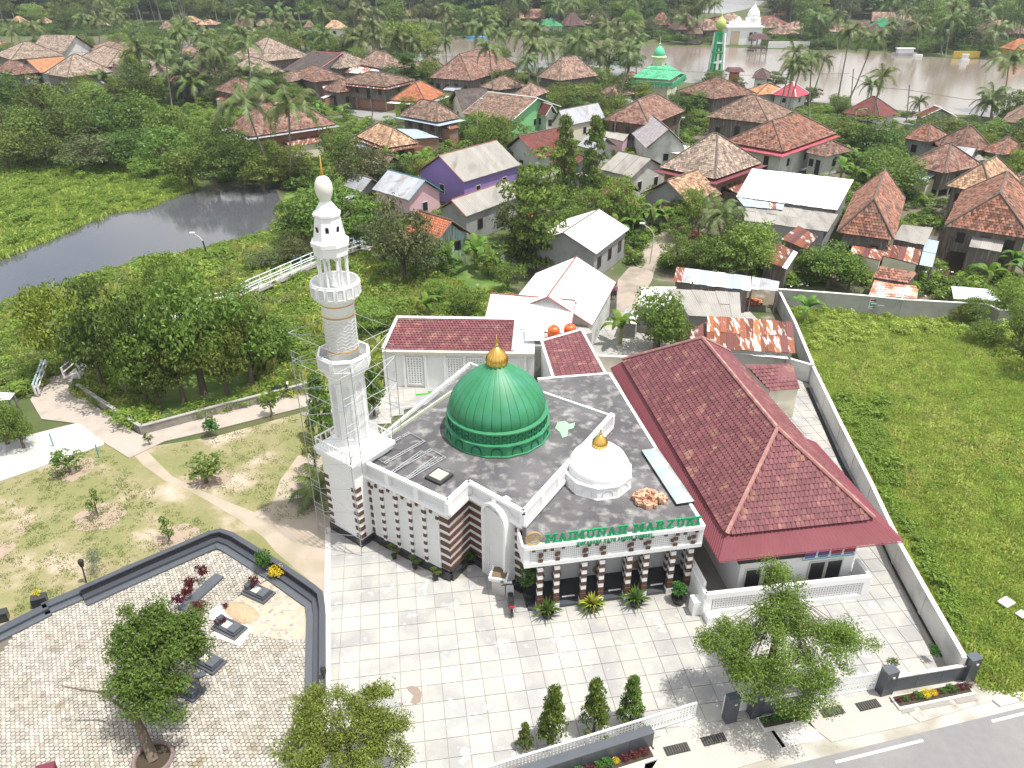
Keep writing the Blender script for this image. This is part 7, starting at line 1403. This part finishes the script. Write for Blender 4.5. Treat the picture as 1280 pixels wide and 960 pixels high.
for (x,y,ty,l) in ((1063,132,86,'dark utility pole leaning by the leaning palms'),(1133,152,106,'thin utility pole at the river road'),(540,160,138,'short dark pole at the road bend'),(463,160,132,'dark pole on the village road verge'),(862,397,352,'thin dark pole on the asbestos roof side'),(766,190,146,'dark pole before the tall wooden house')):
    b=G(x,y); t=GY(x+4,ty,b.y); tag(MB().tube([b,t],.1,5).obj('utility_pole',WOOD),l,'pole')
# power lines over the river
mb=MB()
for p,q in (((-50,60),(400,66)),((480,62),(640,70)),((640,71),(780,72)),((1062,95),(1133,112)),((1133,112),(1290,124)),((800,85),(1062,92))):
    a=G(p[0],p[1],10);b=G(q[0],q[1],10); mb.tube([a,(a+b)/2-Vector((0,0,.8)),b],.04,3)
tag(mb.obj('power_lines',mat('cable',(.05,.05,.05),.6,.1),kind='stuff'),'thin power lines crossing above the river bank','cable')
# kiosk box at the portal
c=G(623,742); c=G(625,738); o=thing('planter_stand','square white pedestal planter in front of the portal','planter',c)
a=R(-12); MB().box((c.x,c.y,.55),(.75,.75,1.1),a).obj('pedestal',CONCL,o); MB().box((c.x,c.y,1.2),(1.0,1.0,.24),a,tz=1.05).obj('tray',WHITE2,o); MB().box((c.x,c.y,1.335),(.8,.8,.04),a).obj('soil',mat('dry_soil',(.16,.12,.07),.95,.4,scale=8),o)
# motorcycles
def motorcycle(x,y,rz,label,body):
    c=G(x,y,.035); o=thing('motorcycle',label,'motorcycle',(c.x,c.y,c.z),None,rz,local=True); o.scale=(1.08,1.3,1.1); K=BLACKP
    def P_(mb,n,m,sm=False): mb.obj(n,m,o,smooth=sm)
    for xx in (-.62,.62):
        w=MB().tube([(xx+.24*math.cos(t),0,.29+.24*math.sin(t)) for t in np.linspace(0,2*PI,17)],.055,6,cap=False); P_(w,'tyre',K); P_(MB().tube([(xx,-.05,.29),(xx,.05,.29)],.16,10),'rim',STEEL)
    P_(MB().add([(-.75,-.13,.62),(-.75,.13,.62),(-.2,.15,.5),(-.2,-.15,.5),(-.8,-.1,.78),(-.8,.1,.78),(-.15,.13,.76),(-.15,-.13,.76)],[(0,1,2,3),(4,7,6,5),(0,4,5,1),(1,5,6,2),(2,6,7,3),(3,7,4,0)]),'rear_body',K)
    P_(MB().add([(-.65,-.12,.78),(-.65,.12,.78),(.12,.12,.74),(.12,-.12,.74),(-.6,-.09,.88),(-.6,.09,.88),(.08,.09,.82),(.08,-.09,.82)],[(0,1,2,3),(4,7,6,5),(0,4,5,1),(1,5,6,2),(2,6,7,3),(3,7,4,0)]),'seat',K)
    P_(MB().box((-.05,0,.42),(.5,.3,.16)),'engine',STEEL); P_(MB().tube([(.62,-.07,.29),(.5,-.07,.9)],.03,5).tube([(.62,.07,.29),(.5,.07,.9)],.03,5),'fork',STEEL)
    P_(MB().add([(.3,-.17,.35),(.3,.17,.35),(.55,.14,.4),(.55,-.14,.4),(.38,-.16,.95),(.38,.16,.95),(.52,.12,.98),(.52,-.12,.98)],[(0,3,2,1),(4,5,6,7),(0,1,5,4),(1,2,6,5),(2,3,7,6),(3,0,4,7)]),'leg_shield',body)
    P_(MB().tube([(.38,-.34,1.02),(.46,0,1.0),(.38,.34,1.02)],.025,5),'handlebar',K); P_(MB().box((.54,0,.98),(.14,.2,.14)),'headlight',WHITE2); P_(MB().box((-.84,0,.72),(.06,.18,.1)),'tail_light',mat('red_lens',(.5,.02,.02),.3,.05))
    for s_ in (-1,1): P_(MB().tube([(.4,s_*.25,1.03),(.42,s_*.3,1.2)],.012,4).box((.42,s_*.32,1.22),(.03,.13,.08)),'mirror',K)
    P_(MB().add([(.45,-.06,.56),(.45,.06,.56),(.86,.06,.5),(.86,-.06,.5),(.62,0,.6)],[(0,1,4),(1,2,4),(2,3,4),(3,0,4)]),'front_fender',body); P_(MB().tube([(-.1,-.12,.32),(-.85,-.16,.4)],.045,6),'exhaust',STEEL)
motorcycle(638,757,R(95),'black and white motorcycle parked on the plaza before the portal',mat('moto_white',(.5,.5,.5),.3,.1)); motorcycle(352,495,R(15),'dark motorcycle parked on the footpath beside the swamp wall',BLACKP); motorcycle(1140,146,R(60),'dark motorcycle cart on the river road',mat('moto_green',(.02,.15,.12),.4,.1))
pp=[G(x,y,5.43) for x,y in ((697,528),(706,526),(712,530),(719,528),(717,535),(710,537),(709,545),(703,547),(700,540),(694,535))]
tag(MB().prism(pp,5.42,5.435).obj('paint_patch',mat('mint_patch',(.28,.5,.3),.8,.2)),'pale green paint patch on the roof right of the green dome','patch')
sp_=[G(x,y) for x,y in ((511,865),(508,860),(514,858),(522,859),(527,866),(526,878),(519,881),(513,879),(517,870))]
struct(MB().sheet(sp_,.041).obj('brown_stain',mat('stain_brown',(.25,.2,.16),.7,.2,scale=4)))
# people on the lane
def person(x,y,label,top,legs,rz):
    c=G(x,y); mb=MB(); o=thing('person',label,'person',c,rz=rz,local=True)
    V=[(0,0,.92),(0,0,1.15),(0,0,1.4),(0,0,1.5),(0,0,1.62),(.09,0,.88),(.1,.02,.48),(.1,0,.06),(.1,-.12,.03),(-.09,0,.88),(-.1,.1,.5),(-.1,.16,.08),(-.1,.05,.03),(.2,0,1.36),(.26,.02,1.1),(.25,-.12,.88),(-.2,0,1.36),(-.26,.02,1.1),(-.25,-.1,.88)]
    E_=[(0,1),(1,2),(2,3),(3,4),(0,5),(5,6),(6,7),(7,8),(0,9),(9,10),(10,11),(11,12),(2,13),(13,14),(14,15),(2,16),(16,17),(17,18)]
    Rr=[.14,.13,.15,.06,.1,.09,.065,.045,.04,.09,.065,.045,.04,.06,.045,.035,.06,.045,.035]
    me=bpy.data.meshes.new('body'); me.from_pydata(V,E_,[]); me.materials.append(top); b=bpy.data.objects.new('body',me); C.objects.link(b); b.parent=o
    md=b.modifiers.new('skin','SKIN'); 
    if not me.skin_vertices:
        bmm=bmesh.new(); bmm.from_mesh(me); bmm.verts.layers.skin.verify(); bmm.to_mesh(me); bmm.free()
    for i,r in enumerate(Rr): me.skin_vertices[0].data[i].radius=(r,r)
    me.skin_vertices[0].data[0].use_root=True; b.modifiers.new('sub','SUBSURF').levels=1
    MB().lathe([(.02,.13),(.1,.08),(.115,0),(.1,-.08)],10,(0,.02,1.66)).obj('hair',BLACKP,o)
    MB().box((0,0,.68),(.32,.22,.5),0,0,1.05).obj('shorts',legs,o)
person(763,375,'person in dark clothes walking on the lane past the white roofs',mat('skin_dark_top',(.12,.06,.08),.8,.1),BLACKP,.4); person(768,374,'person in a pinkish top walking beside another on the lane',mat('pink_top',(.35,.12,.16),.8,.1),BLACKP,.2)
# brick heap and brick pile
def heap(x,y,r,label,m,n=160,h=.6):
    c=G(x,y); o=thing('brick_heap',label,'heap',c); mb=MB()
    for k in range(n):
        a=random.uniform(0,6.28); q=math.sqrt(random.random())*r; mb.box((c.x+q*math.cos(a),c.y+q*.8*math.sin(a),random.uniform(0,h)*(1-q/r)+.05),(.35,.17,.12),random.uniform(0,PI))
    mb.obj('bricks',m,o,kind='stuff')
BRK=mat('loose_brick',(.5,.26,.17),.9,.2,isl=.4); heap(857,291,2.0,'heap of pale bricks beside the flooded lane',BRK,260,.9); heap(880,322,1.2,'heap of orange bricks among the bushes',BRK,90,.5); heap(940,378,1.0,'small heap of rusty rubble beside the lot wall',mat('rubble',(.4,.15,.08),.9,.3,isl=.4),90,.6)
# rubbish and white sheets on the lot
for x,y,w,h,l in ((1258,753,.75,.55,'white board lying in the lot grass'),(1277,768,.5,.4,'smaller white board at the right edge of the lot')):
    c=G(x,y,.3); tag(MB().box((c.x,c.y,.32),(w,h,.08),.5).obj('white_board',WHITE2),l,'board')
mb=MB()
for k in range(110):
    x,y=random.choice([(random.uniform(520,600),random.uniform(355,400)),(random.uniform(600,680),random.uniform(300,330)),(random.uniform(1130,1200),random.uniform(335,370)),(random.uniform(980,1010),random.uniform(345,362))]); c=G(x,y,.35); mb.box(c,(random.uniform(.08,.3),random.uniform(.08,.25),.04),random.uniform(0,3))
mb.obj('litter',WHITE2,kind='stuff')
# banner on the back wall
bn=thing('banner','white, green and maroon banner hung on the grey block wall','banner',(c0.x,c0.y,1.1)); a,b=G(1088,372,1.8),G(1124,375,1.8); d=(b-a).normalized(); n=Vector((d.y,-d.x,0))*.14
for z,h,m_,off,t0,t1 in ((.75,1.0,WHITE2,0,0,1),(1.52,.17,mat('ban_mar',(.25,.02,.07),.7,.1),.02,.02,.98),(1.0,.42,mat('ban_green',(.05,.35,.25),.7,.2,scale=4),.02,.02,.6),(.84,.07,MATS['ban_mar'] if 'ban_mar' in MATS else WHITE2,.03,.02,.98),(1.0,.45,mat('ban_pale',(.4,.6,.6),.7,.2,scale=4),.02,.62,.97)):
    MB().beam(a+(b-a)*t0+n*(1+off*3),a+(b-a)*t1+n*(1+off*3),.03,h,z).obj('banner_panel' if off else 'banner_sheet',m_,bn)
for k,(t0,t1) in enumerate(((.05,.26),(.3,.56))): MB().beam(a+(b-a)*t0+n*1.35,a+(b-a)*t1+n*1.35,.03,.08,1.25-.12*k).obj('text_line',WHITE2,bn)
# boats on the river
def boat(x,y,L,label,m,cabin=True):
    c=G(x,y); o=thing('boat',label,'boat',c); w=L*.25; mb=MB(); P=[(-L/2,0),(-L*.3,-w/2),(L*.35,-w/2),(L/2,0),(L*.35,w/2),(-L*.3,w/2)]; P=[(c.x+p[0],c.y+p[1]) for p in P]; mb.prism(P,-.02,.7); mb.obj('hull',m,o)
    if cabin: MB().box((c.x,c.y,1.3),(L*.6,w*.8,1.2)).obj('cabin',WHITE,o); MB().box((c.x,c.y,2.0),(L*.7,w,.15)).obj('cabin_roof',WMET,o)
boat(1130,69,8,'white ferry boat moored at the far bank',GMET); boat(1205,77,3,'small white boat on the river near the right',WHITE); boat(1147,71,3,'small white boat beside the moored ferry',WHITE,False); boat(596,48,8,'boat with a bright blue cover at the far bank',mat('blue_tarp',(.1,.4,.65),.6,.1),False); boat(565,49,5,'dark canoe at the far bank',WOOD,False)
for x,y,w,l in ((868,52,18,'small brown roofed landing house on the far bank'),(948,60,24,'purple roofed jetty pavilion beside the white mosque')):
    c=G(x,y+4); s_=1/(F/dist(c)); o=thing('pavilion',l,'pavilion',c); W_=w*s_
    for sx in (-1,-.33,.33,1): MB().box((c.x+sx*W_*.42,c.y,1.8),(.35,.35,3.6)).obj('post',WOOD,o)
    MB().box((c.x,c.y+W_*.25,.8),(W_*.95,W_*.6,.4)).obj('deck',WOOD,o); MB().box((c.x,c.y+W_*.25,4.3),(W_*1.05,W_*.7,1.5),0,0,.55).obj('roof',T_BROWN if w<20 else T_PURP,o)
# yellow wall and white fence at far bank
c=G(1207,72); tag(MB().box((c.x,c.y,.9),(8,.4,1.8)).obj('yellow_wall',WALLM['yellow']),'low yellow wall on the far river bank','wall'); c=G(985,60); tag(MB().box((c.x,c.y,1.0),(14,.4,2.0)).obj('river_wall',WHITE),'low white wall at the water right of the white mosque','wall')
# ================================================================ labels for repeated things
ORD=['leftmost','second from left','third from left','fourth from left','fifth from left','sixth from left','seventh from left','eighth from left','ninth from left','tenth from left']
LM+= [('the green mosque',832,90),('the green minaret',893,75),('the white river mosque',928,35),('the orange-roofed lime house',525,112),('the moored ferry',1130,65),('the upper left corner',60,20),('the upper right corner',1240,20),('the footbridge',390,330)]
buck={}
for o,ph in AUTO:
    x,y=PX(o.location); best=min(LM,key=lambda l:(l[1]-x)**2+((l[2]-y)*1.3)**2); dx,dy=x-best[1],y-best[2]
    far=math.hypot(dx,dy*1.3)>120; rel=('left of' if dx<0 else 'right of') if abs(dx)>abs(dy)*1.2 else ('behind' if dy<0 else 'below'); rel=('far ' if far and rel in('left of','right of') else '')+rel
    buck.setdefault((ph,rel+' '+best[0]),[]).append((x,o))
for (ph,rel),l in buck.items():
    l.sort(key=lambda t:t[0])
    for i,(x,o) in enumerate(l):
        s_=ph+' '+rel
        if len(l)>1:
            w_=ORD[i] if i<len(ORD) else ORD[min(len(l)-1-i,9)].replace('left','right') if len(l)-1-i<10 else 'one in the middle'
            if i==len(l)-1: w_='rightmost'
            s_=w_+' '+ph+' '+rel
        o['label']=' '.join(s_.split()[:16])
bpy.context.view_layer.update()
